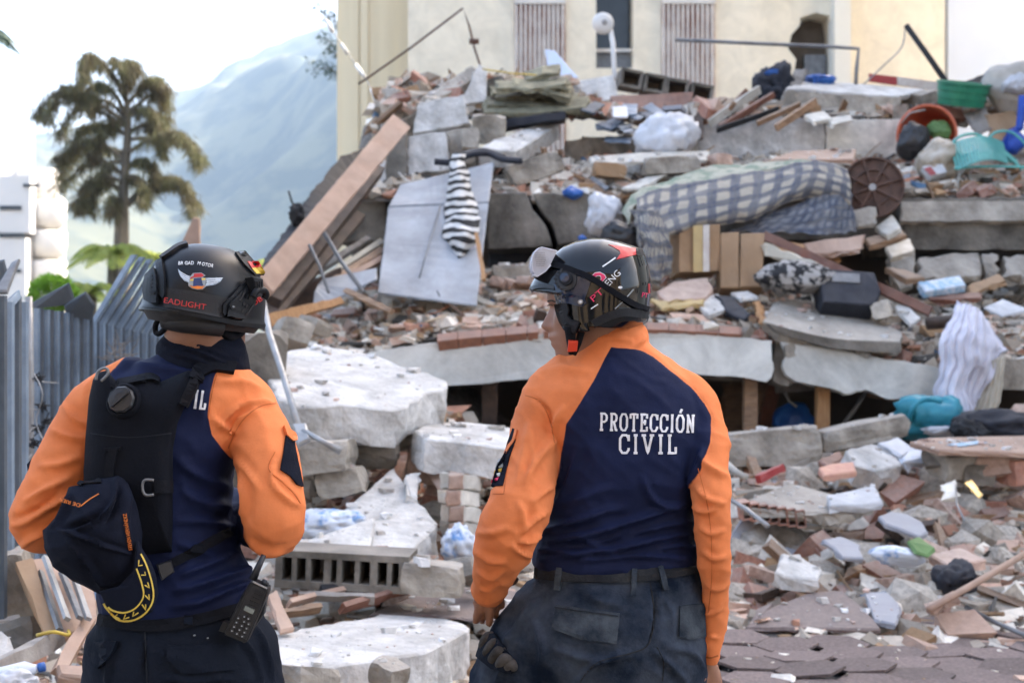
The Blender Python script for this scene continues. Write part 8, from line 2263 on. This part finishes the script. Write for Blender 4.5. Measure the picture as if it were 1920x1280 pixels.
ribbon('braid', Z2([(745, 655), (775, 740), (782, 810), (740, 870), (680, 895), (620, 885), (590, 865)]), 2.6, [bb_], 'decal_yellow', cp, off=.0006, th=.0012)
zig = [(758, 608), (756, 640), (778, 636), (770, 690), (794, 690), (790, 672), (790, 745), (815, 760), (806, 730), (792, 800), (815, 825), (812, 795), (775, 850), (795, 880), (795, 850), (730, 890), (725, 915), (755, 895), (685, 905), (675, 930), (705, 920), (640, 905), (628, 915), (655, 930)]
for i in range(0, len(zig), 3):
    ribbon('braid_zigzag', Z2(zig[i:i + 3]), 2, [bb_], 'decal_yellow', cp, off=.0006, th=.001, sm=0)
text('lettering', 'STEVEN HERNÁNDEZ', Z2([(722, 552)])[0], Z2([(690, 355)])[0], 8.5, [bc_], 'decal_orange', cp, off=.001, th=.0008)
text('lettering', 'DE RIES', Z2([(440, 302)])[0], Z2([(332, 270)])[0], 7, [bc_], 'decal_orange', cp, off=.001, th=.0008)
ribbon('lettering_line', Z2([(440, 316), (490, 278), (540, 248)]), 1.6, [bc_], 'decal_orange', cp, off=.001, th=.0006)
ribbon('strap', [(150, 910), (156, 905), (190, 902)], 7, [bc_, bp_], 'webbing', cp, off=.002, th=.003)
tag(cp, 'navy cap with yellow braid hanging from the black pack', 'cap')

# ------------------------------------------------------- hand radio on the belt
rd = empty('hand_radio')
K = lambda x, y: (380 + x / 6.095, 1020 + y / 6.095)
RA = [(560, 425), (600, 430), (745, 500), (745, 560), (640, 800), (500, 1120), (470, 1132), (250, 1040), (245, 1010), (330, 850), (450, 600)]
rD = D1 - .175
slab('body', [(*K(*q), rD) for q in RA], .034, 'radio', parent=rd, jit=0, cham=.003)
slab('face', [(*K(*q), rD - .002) for q in [(590, 460), (725, 525), (640, 770), (500, 1090), (310, 1000), (400, 820), (500, 580)]], .004, 'black_plastic', parent=rd, jit=0, cham=.001)
slab('top_edge', [(*K(*q), rD - .004) for q in [(572, 420), (735, 500), (730, 512), (568, 434)]], .006, 'metal_pale', parent=rd, jit=0, cham=.0005)
slab('display', [(*K(*q), rD - .0065) for q in [(490, 700), (595, 750), (570, 800), (465, 748)]], .004, 'lcd', parent=rd, jit=0, cham=.0005)
for k in range(5):
    a = K(600 - 22 * k, 520 + 42 * k); b = K(705 - 18 * k, 568 + 42 * k)
    bar('grille_slot', (*a, rD - .005), (*b, rD - .005), .0035, .003, 'black', parent=rd, jit=0)
text_pos = [(408, 842), (478, 825), (524, 848), (388, 890), (474, 882), (526, 910), (360, 940), (448, 930), (502, 960), (335, 985), (422, 975), (478, 1005), (392, 1020), (452, 1050)]
for (x, y) in text_pos:
    c = P(*K(x, y), rD - .0068)
    MB().box(c.x - .0028, c.x + .0028, c.y - .001, c.y + .003, c.z - .0024, c.z + .0024).obj('key', 'black_plastic', rd)
    MB().box(c.x - .0014, c.x + .0014, c.y - .0018, c.y - .0011, c.z - .0012, c.z + .0012).obj('key_print', 'key_grey', rd)
rod('antenna', [(*K(575, 400), rD + .015), (*K(630, 270), rD + .015), (*K(700, 120), rD + .02)], [.008, .0065, .005], 'black_plastic', parent=rd)
rod('knob', [(*K(690, 460), rD + .012), (*K(712, 405), rD + .012)], .005, 'black_plastic', parent=rd)
rod('knob', [(*K(722, 478), rD + .016), (*K(738, 430), rD + .016)], .004, 'black_plastic', parent=rd)
slab('belt_clip', [(*K(235, 880), rD + .034), (*K(300, 900), rD + .034), (*K(250, 1010), rD + .034), (*K(180, 990), rD + .034)], .02, 'radio', parent=rd, jit=0, cham=.001)
slab('battery', [(*K(540, 430), rD + .0345), (*K(748, 520), rD + .0345), (*K(700, 800), rD + .0345), (*K(480, 1100), rD + .0345), (*K(240, 1010), rD + .0345), (*K(440, 590), rD + .0345)], .02, 'black_plastic', parent=rd, jit=0, cham=.002)
tag(rd, 'black hand radio with keypad clipped to the belt', 'radio')
for t_ in (rd, cp, pk, hl, hm, gg): settle(t_)
settle(per1, Vector((P(345, 1000, D1).x, D1, 0))); settle(per2, Vector((P(1165, 1000, D2).x, D2, 0)))
